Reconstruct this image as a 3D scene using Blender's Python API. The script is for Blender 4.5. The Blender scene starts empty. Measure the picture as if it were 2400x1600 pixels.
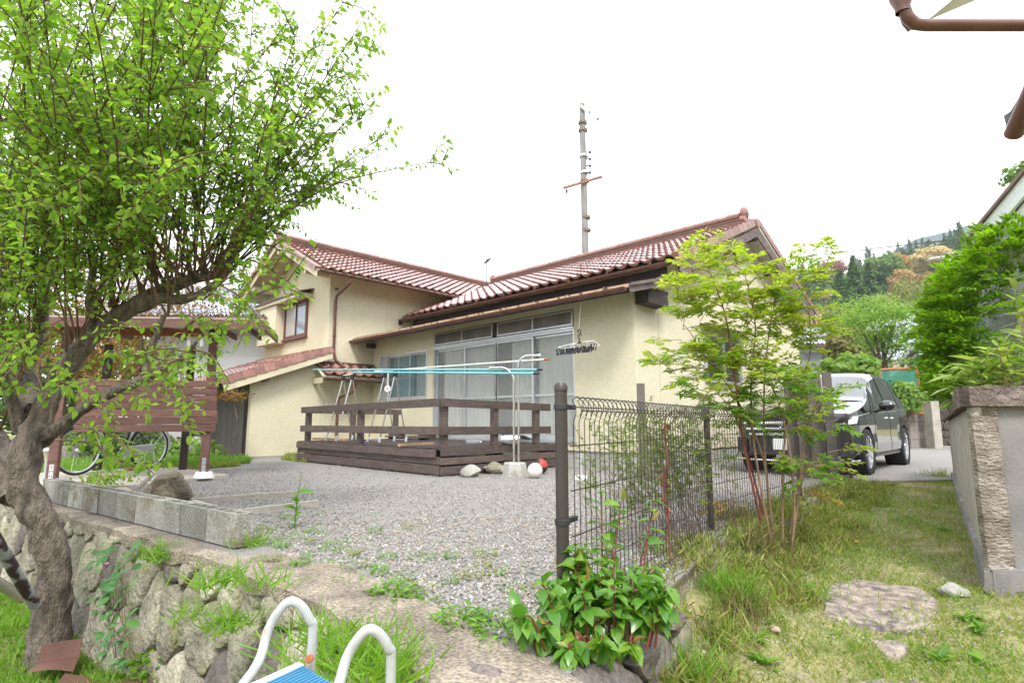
import bpy, math, random
import numpy as np
from mathutils import Vector, Matrix, Euler
random.seed(7); RNG = np.random.default_rng(7)
SC = bpy.context.scene
COL = SC.collection
R = math.radians
# ------------------------------------------------------------------ camera, sky, sun, exposure
CAM = Vector((6.83, -5.33, 0.80)); FPX = 1335.0; PITCH = R(8.0)
cd = bpy.data.cameras.new('camera'); cam = bpy.data.objects.new('camera', cd); COL.objects.link(cam)
cam.location = CAM; cam.rotation_euler = (R(98.0), 0, R(45.0))
cd.sensor_width = 36; cd.lens = 36 * FPX / 2400; cd.clip_end = 3000; cd.clip_start = 0.05
SC.camera = cam
SUN_EL, SUN_AZ = R(50), R(128)
w = bpy.data.worlds.new('World'); SC.world = w; w.use_nodes = True
nt = w.node_tree; nt.nodes.clear()
o_ = nt.nodes.new('ShaderNodeOutputWorld'); bg = nt.nodes.new('ShaderNodeBackground')
sky = nt.nodes.new('ShaderNodeTexSky'); sky.sky_type = 'NISHITA'; sky.sun_disc = False
sky.sun_elevation = SUN_EL; sky.sun_rotation = SUN_AZ; sky.dust_density = 3
hs = nt.nodes.new('ShaderNodeHueSaturation'); hs.inputs['Saturation'].default_value = 0.25
mx = nt.nodes.new('ShaderNodeMixRGB'); mx.inputs[0].default_value = 0.8
mx.inputs[2].default_value = (9.3, 9.6, 10.0, 1)       # the cloud deck of an overcast day
nt.links.new(sky.outputs[0], hs.inputs['Color']); nt.links.new(hs.outputs[0], mx.inputs[1])
nt.links.new(mx.outputs[0], bg.inputs[0]); bg.inputs[1].default_value = 0.12
nt.links.new(bg.outputs[0], o_.inputs[0])
sd = bpy.data.lights.new('sun', 'SUN'); sun = bpy.data.objects.new('sun', sd); COL.objects.link(sun)
sd.energy = 1.5; sd.angle = R(14); sd.color = (1, .96, .9)
sun.rotation_euler = (R(40), 0, R(52))
SC.view_settings.view_transform = 'Standard'; SC.view_settings.look = 'None'
SC.view_settings.exposure = 1.25; SC.view_settings.gamma = 1
SC.view_settings.use_curve_mapping = False
SC.cycles.max_bounces = 7; SC.cycles.transparent_max_bounces = 16
SC.cycles.diffuse_bounces = 3; SC.cycles.glossy_bounces = 3; SC.cycles.transmission_bounces = 4
SC.cycles.caustics_reflective = False; SC.cycles.caustics_refractive = False
SC.cycles.use_denoising = True
try: SC.cycles.use_fast_gi = False
except Exception: pass

# ------------------------------------------------------------------ geometry of the view (only used to place things in the world)
RT = Vector((.70710678, .70710678, 0)); FW = Vector((-.70710678, .70710678, 0))
def ray(px, py):
    a = (px - 1200) / FPX; v = (800 - py) / FPX
    c, s = math.cos(PITCH), math.sin(PITCH)
    return RT * a + FW * (c - v * s) + Vector((0, 0, s + v * c))
def G(px, py, z=0.0):
    d = ray(px, py); return CAM + d * ((z - CAM.z) / d.z)
def A(px, py, D):
    d = ray(px, py); return CAM + d * (D / d.dot(FW))
def PX(px, py, X):
    d = ray(px, py); return CAM + d * ((X - CAM.x) / d.x)
def PY(px, py, Y):
    d = ray(px, py); return CAM + d * ((Y - CAM.y) / d.y)
def depth(p): return (Vector(p) - CAM).dot(FW)

# ------------------------------------------------------------------ node materials
def hexl(r, g, b):
    f = lambda c: ((c / 255 + .055) / 1.055) ** 2.4 if c > 10 else c / 255 / 12.92
    return (f(r), f(g), f(b))
MATS = {}
def mat(name, c1, c2=None, scale=4, rough=.8, bump=0.0, bscale=40, metal=0, spec=.5, coat=0, rnd=0.0,
        stretch=(1, 1, 1), c3=None, s3=1.2, t3=.6, detail=6, lo=.35, hi=.65, grain=.0, alpha=None, bstretch=None, trans=0, bdist=.02):
    m = bpy.data.materials.new(name); m.use_nodes = True; MATS[name] = m
    N = m.node_tree.nodes; L = m.node_tree.links; p = N['Principled BSDF']
    p.inputs['Roughness'].default_value = rough; p.inputs['Metallic'].default_value = metal
    p.inputs['Specular IOR Level'].default_value = spec; p.inputs['Coat Weight'].default_value = coat
    if trans: p.inputs['Transmission Weight'].default_value = trans
    tc = N.new('ShaderNodeTexCoord'); mp = N.new('ShaderNodeMapping'); mp.inputs['Scale'].default_value = stretch
    L.new(tc.outputs['Object'], mp.inputs[0])
    oi = N.new('ShaderNodeObjectInfo')
    if rnd:      # alike pieces share a mesh: shift the grain by the piece's random number
        cx = N.new('ShaderNodeCombineXYZ'); mm = N.new('ShaderNodeMath'); mm.operation = 'MULTIPLY'; mm.inputs[1].default_value = 37
        L.new(oi.outputs['Random'], mm.inputs[0])
        for k in range(3): L.new(mm.outputs[0], cx.inputs[k])
        L.new(cx.outputs[0], mp.inputs['Location'])
    n1 = N.new('ShaderNodeTexNoise'); n1.inputs['Scale'].default_value = scale; n1.inputs['Detail'].default_value = detail
    L.new(mp.outputs[0], n1.inputs['Vector'])
    r = N.new('ShaderNodeValToRGB'); r.color_ramp.elements[0].position = lo; r.color_ramp.elements[1].position = hi
    c2 = c2 or tuple(x * .8 for x in c1)
    r.color_ramp.elements[0].color = (*c2, 1); r.color_ramp.elements[1].color = (*c1, 1)
    L.new(n1.outputs[0], r.inputs[0]); out = r.outputs[0]
    if c3:
        n3 = N.new('ShaderNodeTexNoise'); n3.inputs['Scale'].default_value = s3; n3.inputs['Detail'].default_value = 8; n3.inputs['Roughness'].default_value = .7
        L.new(mp.outputs[0], n3.inputs['Vector'])
        r3 = N.new('ShaderNodeValToRGB'); r3.color_ramp.elements[0].position = t3; r3.color_ramp.elements[1].position = min(1, t3 + .08)
        L.new(n3.outputs[0], r3.inputs[0])
        m3 = N.new('ShaderNodeMixRGB'); L.new(r3.outputs[0], m3.inputs[0]); L.new(out, m3.inputs[1]); m3.inputs[2].default_value = (*c3, 1); out = m3.outputs[0]
    if grain:
        n4 = N.new('ShaderNodeTexNoise'); n4.inputs['Scale'].default_value = scale * 14; n4.inputs['Detail'].default_value = 3
        L.new(mp.outputs[0], n4.inputs['Vector'])
        mr = N.new('ShaderNodeMapRange'); mr.inputs[1].default_value = .3; mr.inputs[2].default_value = .7
        mr.inputs[3].default_value = 1 - grain; mr.inputs[4].default_value = 1 + grain
        L.new(n4.outputs[0], mr.inputs[0])
        v = N.new('ShaderNodeVectorMath'); v.operation = 'SCALE'; L.new(out, v.inputs[0]); L.new(mr.outputs[0], v.inputs['Scale']); out = v.outputs[0]
    if rnd:
        mr = N.new('ShaderNodeMapRange'); mr.inputs[3].default_value = 1 - rnd; mr.inputs[4].default_value = 1 + rnd
        L.new(oi.outputs['Random'], mr.inputs[0])
        v = N.new('ShaderNodeVectorMath'); v.operation = 'SCALE'; L.new(out, v.inputs[0]); L.new(mr.outputs[0], v.inputs['Scale']); out = v.outputs[0]
    L.new(out, p.inputs['Base Color'])
    if bump:
        nb = N.new('ShaderNodeTexNoise'); nb.inputs['Scale'].default_value = bscale; nb.inputs['Detail'].default_value = 5
        if bstretch:
            mb = N.new('ShaderNodeMapping'); mb.inputs['Scale'].default_value = bstretch; L.new(tc.outputs['Object'], mb.inputs[0]); L.new(mb.outputs[0], nb.inputs['Vector'])
        else: L.new(mp.outputs[0], nb.inputs['Vector'])
        b = N.new('ShaderNodeBump'); b.inputs['Strength'].default_value = bump; b.inputs['Distance'].default_value = bdist
        L.new(nb.outputs[0], b.inputs['Height']); L.new(b.outputs[0], p.inputs['Normal'])
    return m
def leafmat(name, cols, transl=.35, rough=.45, spec=.4, tcol=None, big=0):
    m = bpy.data.materials.new(name); m.use_nodes = True; MATS[name] = m
    N = m.node_tree.nodes; L = m.node_tree.links; p = N['Principled BSDF']; out = N['Material Output']
    ge = N.new('ShaderNodeNewGeometry'); oi = N.new('ShaderNodeObjectInfo')
    ad = N.new('ShaderNodeMath'); L.new(ge.outputs['Random Per Island'], ad.inputs[0]); L.new(oi.outputs['Random'], ad.inputs[1])
    fr = N.new('ShaderNodeMath'); fr.operation = 'FRACT'; L.new(ad.outputs[0], fr.inputs[0])
    r = N.new('ShaderNodeValToRGB'); e = r.color_ramp.elements; n = len(cols)
    for k, c in enumerate(cols):
        if k < 2: el = e[k]; el.position = k / (n - 1)
        else: el = e.new(k / (n - 1))
    for k, c in enumerate(cols): e[k].position = k / (n - 1); 
    for k, c in enumerate(cols): e[k].color = (*c, 1)
    L.new(fr.outputs[0], r.inputs[0]); col = r.outputs[0]
    if big:
        tc = N.new('ShaderNodeTexCoord'); nn = N.new('ShaderNodeTexNoise'); nn.inputs['Scale'].default_value = big; L.new(tc.outputs['Object'], nn.inputs['Vector'])
        mr = N.new('ShaderNodeMapRange'); mr.inputs[1].default_value = .35; mr.inputs[2].default_value = .65; mr.inputs[3].default_value = .7; mr.inputs[4].default_value = 1.3
        L.new(nn.outputs[0], mr.inputs[0]); v = N.new('ShaderNodeVectorMath'); v.operation = 'SCALE'; L.new(col, v.inputs[0]); L.new(mr.outputs[0], v.inputs['Scale']); col = v.outputs[0]
    L.new(col, p.inputs['Base Color']); p.inputs['Roughness'].default_value = rough; p.inputs['Specular IOR Level'].default_value = spec
    t = N.new('ShaderNodeBsdfTranslucent'); g = N.new('ShaderNodeVectorMath'); g.operation = 'MULTIPLY'; L.new(col, g.inputs[0]); g.inputs[1].default_value = tcol or (1.5, 1.7, .6)
    L.new(g.outputs[0], t.inputs[0]); mxs = N.new('ShaderNodeMixShader'); mxs.inputs[0].default_value = transl
    L.new(p.outputs[0], mxs.inputs[1]); L.new(t.outputs[0], mxs.inputs[2]); L.new(mxs.outputs[0], out.inputs[0])
    return m

# ------------------------------------------------------------------ mesh builder
class MB:
    def __init__(s): s.v = []; s.f = []
    def add(s, vs, fs):
        o = len(s.v); s.v += [Vector(a) for a in vs]; s.f += [tuple(i + o for i in f) for f in fs]; return s
    def box(s, a, b, bev=0):
        (x0, y0, z0), (x1, y1, z1) = a, b
        x0, x1 = min(x0, x1), max(x0, x1); y0, y1 = min(y0, y1), max(y0, y1); z0, z1 = min(z0, z1), max(z0, z1)
        return s.add([(x0,y0,z0),(x1,y0,z0),(x1,y1,z0),(x0,y1,z0),(x0,y0,z1),(x1,y0,z1),(x1,y1,z1),(x0,y1,z1)],
                     [(0,3,2,1),(4,5,6,7),(0,1,5,4),(1,2,6,5),(2,3,7,6),(3,0,4,7)])
    def bar(s, p, q, w, h, up=(0, 0, 1)):
        p, q = Vector(p), Vector(q); d = (q - p).normalized(); u = Vector(up)
        sd_ = d.cross(u)
        if sd_.length < 1e-4: sd_ = d.cross(Vector((1, 0, 0)))
        sd_.normalize(); u = sd_.cross(d)
        c = [(-w/2, -h/2), (w/2, -h/2), (w/2, h/2), (-w/2, h/2)]
        vs = [p + sd_ * a + u * b for a, b in c] + [q + sd_ * a + u * b for a, b in c]
        return s.add(vs, [(0,3,2,1),(4,5,6,7),(0,1,5,4),(1,2,6,5),(2,3,7,6),(3,0,4,7)][::1])
    def tube(s, pts, r, n=8, cap=True):
        pts = [Vector(p) for p in pts]; m = len(pts)
        rs = r if hasattr(r, '__len__') else [r] * m
        d0 = (pts[1] - pts[0]).normalized(); a = d0.orthogonal().normalized(); vs = []
        for i, p in enumerate(pts):
            d = (pts[min(i+1, m-1)] - pts[max(i-1, 0)]).normalized()
            a = (a - d * a.dot(d)).normalized(); b = d.cross(a)
            for k in range(n):
                t = 2 * math.pi * k / n; vs.append(p + (a * math.cos(t) + b * math.sin(t)) * rs[i])
        fs = [(i*n+k, i*n+(k+1)%n, (i+1)*n+(k+1)%n, (i+1)*n+k) for i in range(m-1) for k in range(n)]
        if cap: fs += [tuple(range(n))[::-1], tuple(range((m-1)*n, m*n))]
        return s.add(vs, fs)
    def lathe(s, prof, c=(0,0,0), ax=(0,0,1), n=20):
        ax = Vector(ax).normalized(); a = ax.orthogonal().normalized(); b = ax.cross(a); c = Vector(c); vs = []; m = len(prof)
        for (r, h) in prof:
            for k in range(n):
                t = 2*math.pi*k/n; vs.append(c + ax*h + (a*math.cos(t)+b*math.sin(t))*max(r, 1e-4))
        fs = [(i*n+k, i*n+(k+1)%n, (i+1)*n+(k+1)%n, (i+1)*n+k) for i in range(m-1) for k in range(n)]
        return s.add(vs, fs)
    def prism(s, poly, z0, z1):      # poly: ccw xy list
        n = len(poly); vs = [(x, y, z0) for x, y in poly] + [(x, y, z1) for x, y in poly]
        return s.add(vs, [tuple(range(n))[::-1], tuple(range(n, 2*n))] + [(i, (i+1)%n, n+(i+1)%n, n+i) for i in range(n)])
    def slab(s, poly, off):          # 3d polygon extruded by off
        n = len(poly); off = Vector(off); P = [Vector(p) for p in poly]
        return s.add(P + [p + off for p in P], [tuple(range(n))[::-1], tuple(range(n, 2*n))] + [(i, (i+1)%n, n+(i+1)%n, n+i) for i in range(n)])
    def sphere(s, c, r, n=12, m=8, sq=(1, 1, 1)):
        c = Vector(c); vs = []
        for i in range(m + 1):
            ph = math.pi * i / m
            for k in range(n):
                t = 2*math.pi*k/n; vs.append(c + Vector((math.sin(ph)*math.cos(t)*r*sq[0], math.sin(ph)*math.sin(t)*r*sq[1], math.cos(ph)*r*sq[2])))
        return s.add(vs, [(i*n+k, (i+1)*n+k, (i+1)*n+(k+1)%n, i*n+(k+1)%n) for i in range(m) for k in range(n)])
    def mesh(s, name, org=(0, 0, 0), smooth=False):
        me = bpy.data.meshes.new(name); o = Vector(org)
        me.from_pydata([v - o for v in s.v], [], s.f)
        if smooth: me.polygons.foreach_set('use_smooth', [True] * len(me.polygons))
        me.update(); return me
def wloc(o):
    return (wloc(o.parent) + o.location) if o.parent else Vector(o.location)
def thing(name, label, cat, loc=(0, 0, 0), group=None, rz=0):
    o = bpy.data.objects.new(name, None); COL.objects.link(o); o.location = loc; o.rotation_euler = (0, 0, rz)
    o.empty_display_size = .1
    o['label'] = label; o['category'] = cat
    if group: o['group'] = group
    return o
def link(name, me, m, parent=None, loc=(0, 0, 0), label=None, kind=None):
    o = bpy.data.objects.new(name, me); COL.objects.link(o)
    if m is not None and not me.materials: me.materials.append(m)
    o.location = loc
    if parent: o.parent = parent
    if label: o['label'] = label
    if kind: o['kind'] = kind
    return o
def auto(me, ang=40):
    try: me.set_sharp_from_angle(angle=R(ang))
    except Exception: pass
def part(name, mb, m, parent=None, smooth=False, label=None, kind=None, world=True, bev=0):
    org = wloc(parent) if (parent and world) else Vector((0, 0, 0))
    me = mb.mesh(name, org, smooth)
    if smooth: auto(me)
    o = link(name, me, m, parent, label=label, kind=kind)
    if bev:
        b = o.modifiers.new('bevel', 'BEVEL'); b.width = bev; b.segments = 2; b.limit_method = 'ANGLE'; b.angle_limit = R(40)
    return o
def solo(name, mb, m, label, cat, smooth=False, group=None, org=None, bev=0):
    c = Vector(org) if org is not None else sum((Vector(v) for v in mb.v), Vector()) / len(mb.v)
    if org is None: c.z = min(v.z for v in mb.v)
    me = mb.mesh(name, c, smooth)
    if smooth: auto(me)
    o = link(name, me, m, None, c); o['label'] = label; o['category'] = cat
    if group: o['group'] = group
    if bev:
        b = o.modifiers.new('bevel', 'BEVEL'); b.width = bev; b.segments = 2; b.limit_method = 'ANGLE'; b.angle_limit = R(40)
    return o
def struct(name, mb, m, smooth=False):
    return part(name, mb, m, None, smooth, kind='structure')
def dup(root, loc, rz=None, label=None):
    r = root.copy(); COL.objects.link(r); r.location = loc
    if rz is not None: r.rotation_euler = (0, 0, rz)
    if label: r['label'] = label
    for ch in list(root.children):
        c = ch.copy(); COL.objects.link(c); c.parent = r
        for g in list(ch.children):
            d = g.copy(); COL.objects.link(d); d.parent = c
    return r
# fast joined scatter ------------------------------------------------
def arr_mesh(name, V, F):
    me = bpy.data.meshes.new(name); k = F.shape[1]
    me.vertices.add(len(V)); me.vertices.foreach_set('co', V.astype(np.float32).ravel())
    me.loops.add(F.size); me.loops.foreach_set('vertex_index', F.astype(np.int32).ravel())
    me.polygons.add(len(F)); me.polygons.foreach_set('loop_start', np.arange(0, F.size, k, dtype=np.int32))
    me.polygons.foreach_set('use_smooth', np.ones(len(F), bool))
    me.update(calc_edges=True); return me
def basis(d, nrm):
    d = d / np.linalg.norm(d, axis=1, keepdims=True)
    x = np.cross(d, nrm); x /= np.maximum(np.linalg.norm(x, axis=1, keepdims=True), 1e-6)
    z = np.cross(x, d)
    return np.stack([x, d, z], axis=2)          # columns x, y(dir), z
def rot_rand(n):
    q = RNG.normal(size=(n, 4)); q /= np.linalg.norm(q, axis=1, keepdims=True); a, b, c, d = q.T
    return np.stack([np.stack([1-2*(c*c+d*d), 2*(b*c-a*d), 2*(b*d+a*c)], 1), np.stack([2*(b*c+a*d), 1-2*(b*b+d*d), 2*(c*d-a*b)], 1),
                     np.stack([2*(b*d-a*c), 2*(c*d+a*b), 1-2*(b*b+c*c)], 1)], 1)
def scatter(name, T, pos, B, sc, m, parent=None, parts=0, pname='leaf', kind='stuff', flat=False):
    TV, TF = T; pos = np.asarray(pos, float); n = len(pos); sc = np.asarray(sc, float)
    if sc.ndim == 1: sc = sc[:, None] * np.ones(3)
    org = np.array(wloc(parent)) if parent else np.zeros(3)
    idx = np.arange(n)
    if parts and parent:
        dd = np.linalg.norm(pos - np.array(CAM), axis=1); fw = (pos - np.array(CAM)) @ np.array(FW)
        key = sc[:, 1] / np.maximum(dd, .3); key[fw < .5] = 0
        order = np.argsort(-key); big = order[:parts]; idx = order[parts:]
        tm = arr_mesh(pname, TV, TF); tm.materials.append(m)
        for i in big:
            o = bpy.data.objects.new(pname, tm); COL.objects.link(o); o.parent = parent
            M = np.eye(4); M[:3, :3] = B[i] * sc[i][None, :]; M[:3, 3] = pos[i] - org
            o.matrix_basis = Matrix(M.tolist())
    if len(idx) == 0: return None
    V = np.einsum('nij,kj->nki', B[idx], TV) if False else np.einsum('nij,nkj->nki', B[idx], TV[None] * sc[idx][:, None, :])
    V = V + (pos[idx] - org)[:, None, :]
    k = len(TV); F = (TF[None] + (np.arange(len(idx)) * k)[:, None, None]).reshape(-1, TF.shape[1])
    me = arr_mesh(name, V.reshape(-1, 3), F); me.materials.append(m)
    if flat: me.polygons.foreach_set('use_smooth', np.zeros(len(F), bool))
    o = bpy.data.objects.new(name, me); COL.objects.link(o)
    if parent: o.parent = parent
    if kind: o['kind'] = kind
    return o
# leaf templates: unit length along +y
LEAF = (np.array([(0,0,0),(.26,.3,.06),(0,.34,-.01),(-.26,.3,.06),(.25,.62,.0),(0,.66,-.06),(-.25,.62,.0),(0,1,-.2)], float),
        np.array([(0,1,2),(0,2,3),(1,4,2),(4,5,2),(2,5,3),(5,6,3),(4,7,5),(5,7,6)]))
LEAFS = (np.array([(0,0,0),(.2,.42,.05),(0,.45,0),(-.2,.42,.05),(0,1,-.1)], float), np.array([(0,1,2),(0,2,3),(1,4,2),(2,4,3)]))
LANCE = (np.array([(0,0,0),(.11,.35,.02),(-.11,.35,.02),(0,1,-.12)], float), np.array([(0,1,2),(1,3,2)]))
BAMB = (np.array([(0,0,0),(.07,.2,.015),(-.07,.2,.015),(.06,.6,-.02),(-.06,.6,-.02),(0,1,-.15)], float), np.array([(0,1,2),(1,3,2),(2,3,4),(3,5,4)]))
BLADE = (np.array([(-.03,0,0),(.03,0,0),(-.026,.45,.05),(.026,.45,.05),(-.016,.78,.2),(.016,.78,.2),(0,.98,.42)], float), np.array([(0,1,2),(1,3,2),(2,3,4),(3,5,4),(4,5,6)]))
STONE = (np.array([(1,0,0),(-1,0,0),(0,1,0),(0,-1,0),(0,0,1),(0,0,-1)], float)*.5, np.array([(0,2,4),(2,1,4),(1,3,4),(3,0,4),(2,0,5),(1,2,5),(3,1,5),(0,3,5)]))
BLADES = (np.array([(-.03,0,0),(.03,0,0),(.016,.6,.08),(0,1,.3)], float), np.array([(0,1,2),(0,2,3)]))
def rv(n, s=1.0): return RNG.normal(size=(n, 3)) * s
# ------------------------------------------------------------------ materials
CREAM = mat('cream_stucco', (.81,.75,.55), (.765,.70,.50), scale=1.2, rough=.9, bump=.9, bscale=70, grain=.05, c3=(.87,.83,.67), s3=22, t3=.60, bdist=.03)
CREAMT = mat('cream_paint', (.66,.60,.43), (.58,.52,.36), scale=3, rough=.7)
SOFFIT = mat('soffit_board', (.78,.76,.71), (.72,.70,.65), scale=2, rough=.8)
TILE = mat('glazed_red_tile', (.31,.145,.115), (.22,.095,.075), scale=5, rough=.2, rnd=.3, spec=1, coat=1.0, bump=.12, bscale=12, grain=.12)
TILER = mat('glazed_ridge_tile', (.32,.165,.13), (.23,.11,.085), scale=5, rough=.35, rnd=.25, bump=.1, grain=.1)
MORTAR = mat('ridge_course', (.24,.11,.08), (.10,.07,.06), scale=6, rough=.6, stretch=(3,1,14), bump=.3)
GUT = mat('brown_gutter', (.16,.07,.05), (.11,.047,.036), scale=4, rough=.4, grain=.1)
COPPER = mat('tan_metal_roof', (.62,.42,.26), (.42,.26,.16), scale=5, rough=.4, metal=.3)
METR = mat('brown_metal_roof', (.20,.13,.10), (.15,.09,.07), scale=6, rough=.45, metal=.2)
DARKW = mat('dark_timber', (.055,.036,.03), (.032,.022,.02), scale=3, rough=.75, stretch=(1,1,1), grain=.2)
DECK = mat('deck_timber', (.135,.10,.085), (.08,.058,.05), scale=3, rough=.7, stretch=(2.2,2.2,9), grain=.25, rnd=.22, bump=.35, bscale=30, c3=(.13,.10,.085), s3=14, t3=.64)
DECKT = mat('deck_board_timber', (.10,.075,.066), (.055,.042,.038), scale=4, rough=.7, stretch=(6,1.5,6), grain=.2, rnd=.3, bump=.3, bscale=30)
BARGE = mat('weathered_barge', (.20,.16,.155), (.12,.085,.08), scale=4, rough=.8, stretch=(1,1,4), grain=.2)
REDW = mat('red_stained_board', (.20,.095,.075), (.12,.055,.045), scale=3, rough=.65, stretch=(3,1,9), grain=.2, rnd=.22, c3=(.27,.16,.13), s3=26, t3=.64, bump=.3, bscale=30)
ALU = mat('aluminium_frame', (.68,.70,.72), (.58,.6,.63), scale=5, rough=.35, metal=.55)
STEEL = mat('stainless_tube', (.68,.66,.62), (.58,.56,.53), scale=9, rough=.22, metal=.85)
WHITE = mat('white_plaster', (.80,.80,.80), (.76,.76,.77), scale=1, rough=.8)
WPAINT = mat('peeling_white_paint', (.72,.76,.75), (.64,.68,.66), scale=3, rough=.6, c3=(.22,.21,.19), s3=9, t3=.66, bump=.2, grain=.06)
CURT = mat('beige_curtain', (.92,.89,.83), (.78,.745,.68), scale=2, rough=.9, stretch=(3,3,.4))
TEAL = mat('teal_curtain', (.30,.56,.62), (.22,.46,.53), scale=2, rough=.9, stretch=(3,3,.4))
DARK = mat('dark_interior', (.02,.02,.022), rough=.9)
CONC = mat('concrete', (.42,.41,.38), (.33,.32,.29), scale=2.5, rough=.9, bump=.5, bscale=60, grain=.15, rnd=.16, c3=(.26,.24,.19), s3=3, t3=.6)
SLABC = mat('pale_slab_concrete', (.50,.46,.40), (.42,.38,.33), scale=1.3, rough=.9, bump=.3, bscale=50, grain=.08)
CAPC = mat('aggregate_concrete', (.38,.32,.25), (.20,.165,.13), scale=5, rough=.95, bump=1, bscale=70, grain=.5, c3=(.13,.115,.10), s3=2.2, t3=.62)
ROCK = mat('field_stone', (.42,.38,.30), (.22,.20,.15), scale=5, rough=.92, bump=1, bscale=22, grain=.28, rnd=.3, c3=(.25,.25,.12), s3=3.5, t3=.56, bdist=.04)
ROCKD = mat('dark_field_stone', (.20,.17,.15), (.12,.10,.095), scale=5, rough=.92, bump=.9, bscale=18, grain=.25, c3=(.3,.27,.2), s3=5, t3=.62, bdist=.04)
BOULD = mat('brown_boulder', (.27,.215,.15), (.15,.12,.085), scale=6, rough=.95, bump=1, bscale=24, grain=.25, c3=(.35,.3,.24), s3=8, t3=.6, bdist=.05)
GRAN = mat('granite_step', (.42,.35,.29), (.17,.135,.125), scale=16, rough=.9, bump=.8, bscale=50, grain=.3, c3=(.11,.085,.10), s3=6, t3=.56)
JOINT = mat('wall_backing', (.27,.235,.18), (.15,.13,.10), scale=6, rough=1, bump=.8, bscale=20)
GRAV = mat('gravel', (.39,.37,.35), (.25,.235,.22), scale=60, rough=.95, bump=1, bscale=75, grain=.35, c3=(.42,.31,.24), s3=45, t3=.63, bdist=.03)
PEB = None
SOIL = mat('grassy_soil', (.30,.27,.13), (.17,.18,.06), scale=5, rough=1, bump=.8, bscale=40, grain=.3, c3=(.26,.21,.14), s3=1.8, t3=.56)
LAWN = mat('lawn_soil', (.10,.17,.03), (.07,.12,.022), scale=5, rough=1, bump=.8, bscale=40, grain=.3)
BARK = mat('plum_bark', (.29,.235,.19), (.11,.088,.07), scale=7, rough=.95, stretch=(3,3,1), bump=1, bscale=30, bstretch=(3,3,.8), grain=.25, c3=(.34,.34,.28), s3=5, t3=.62, bdist=.06)
TWIG = mat('brown_twig', (.17,.10,.06), (.09,.055,.035), scale=9, rough=.8)
CANE = mat('nandina_cane', (.30,.20,.12), (.17,.10,.065), scale=9, rough=.8, grain=.2, stretch=(1,1,2))
REDC = mat('red_cane', (.20,.05,.03), (.11,.03,.02), scale=9, rough=.7)
FENCE = mat('brown_coated_steel', (.055,.045,.043), (.038,.03,.029), scale=4, rough=.4)
PANELG = mat('taupe_aluminium', (.19,.165,.145), (.16,.14,.12), scale=3, rough=.5, metal=.2)
CARP = mat('black_pearl_paint', (.012,.012,.016), (.009,.009,.012), scale=3, rough=.12, spec=.7, coat=1)
GLASSD = mat('tinted_glass', (.012,.015,.014), rough=.04, spec=.9, coat=.6)
WSCR = mat('windscreen_glass', (.045,.052,.055), rough=.04, spec=1, coat=1)
CHROME = mat('chrome', (.85,.86,.88), (.8,.8,.82), rough=.12, metal=1)
LAMPG = mat('headlamp_glass', (.75,.78,.82), (.55,.58,.62), scale=20, rough=.1, coat=1)
RUBB = mat('tyre_rubber', (.022,.022,.023), rough=.8)
PLAST = mat('black_plastic', (.03,.031,.033), rough=.55)
WPL = mat('white_plastic', (.78,.78,.77), (.72,.72,.71), rough=.4)
TURQ = mat('turquoise_pole', (.16,.55,.60), (.14,.49,.55), scale=3, rough=.3)
WPOLE = mat('white_vinyl_pole', (.78,.76,.70), (.66,.63,.56), scale=6, rough=.35)
ORNG = mat('orange_cap', (.45,.12,.05), rough=.5)
PINK = mat('pink_plastic', (.66,.40,.34), (.58,.34,.29), rough=.5)
LADD = mat('white_rusty_tube', (.50,.52,.52), (.42,.44,.44), scale=5, rough=.4, c3=(.36,.13,.045), s3=7, t3=.565, grain=.06)
BLUES = mat('blue_tread', (.06,.24,.40), (.05,.20,.34), scale=4, rough=.45)
RUSTF = mat('rusty_orange_frame', (.50,.17,.07), (.36,.11,.05), scale=9, rough=.8, grain=.2)
GNET = mat('green_netting', (.05,.27,.19), rough=.6)
SHEETB = mat('brown_rubber_sheet', (.17,.075,.055), (.12,.055,.04), scale=4, rough=.7, bump=.3, bscale=50, grain=.1)
GREYT = mat('grey_roof_tile', (.40,.42,.45), (.26,.28,.31), scale=6, rough=.35, rnd=.2)
OLDW = mat('old_dark_cladding', (.10,.055,.042), (.055,.032,.026), scale=2, rough=.85, stretch=(8,8,.6), rnd=.2)
BEIGEW = mat('beige_render', (.56,.46,.38), (.50,.41,.34), scale=2, rough=.9)
POLEC = mat('utility_pole_concrete', (.27,.26,.25), (.19,.18,.175), scale=3, rough=.9, stretch=(3,3,.5), grain=.1)
WALLC = mat('streaked_wall_plaster', (.52,.49,.44), (.30,.265,.215), scale=2.2, rough=.95, stretch=(5,5,.35), bump=.5, bscale=30, grain=.16, c3=(.20,.16,.12), s3=1.5, t3=.6)
PIERC = mat('eroded_pier', (.38,.33,.28), (.20,.16,.125), scale=5, rough=.95, stretch=(1,1,1.6), bump=1, bscale=26, grain=.25, c3=(.50,.46,.42), s3=3, t3=.55, bstretch=(1,1,2.2), bdist=.04)
GREYW = mat('grey_render', (.25,.235,.23), (.17,.158,.155), scale=2.5, rough=.95, bump=.3, bscale=40, c3=(.33,.31,.30), s3=1.6, t3=.58)
CAPST = mat('dark_coping_stone', (.24,.19,.17), (.11,.085,.075), scale=11, rough=.95, bump=1, bscale=28, grain=.3, c3=(.36,.31,.28), s3=9, t3=.6, bdist=.04)
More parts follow.
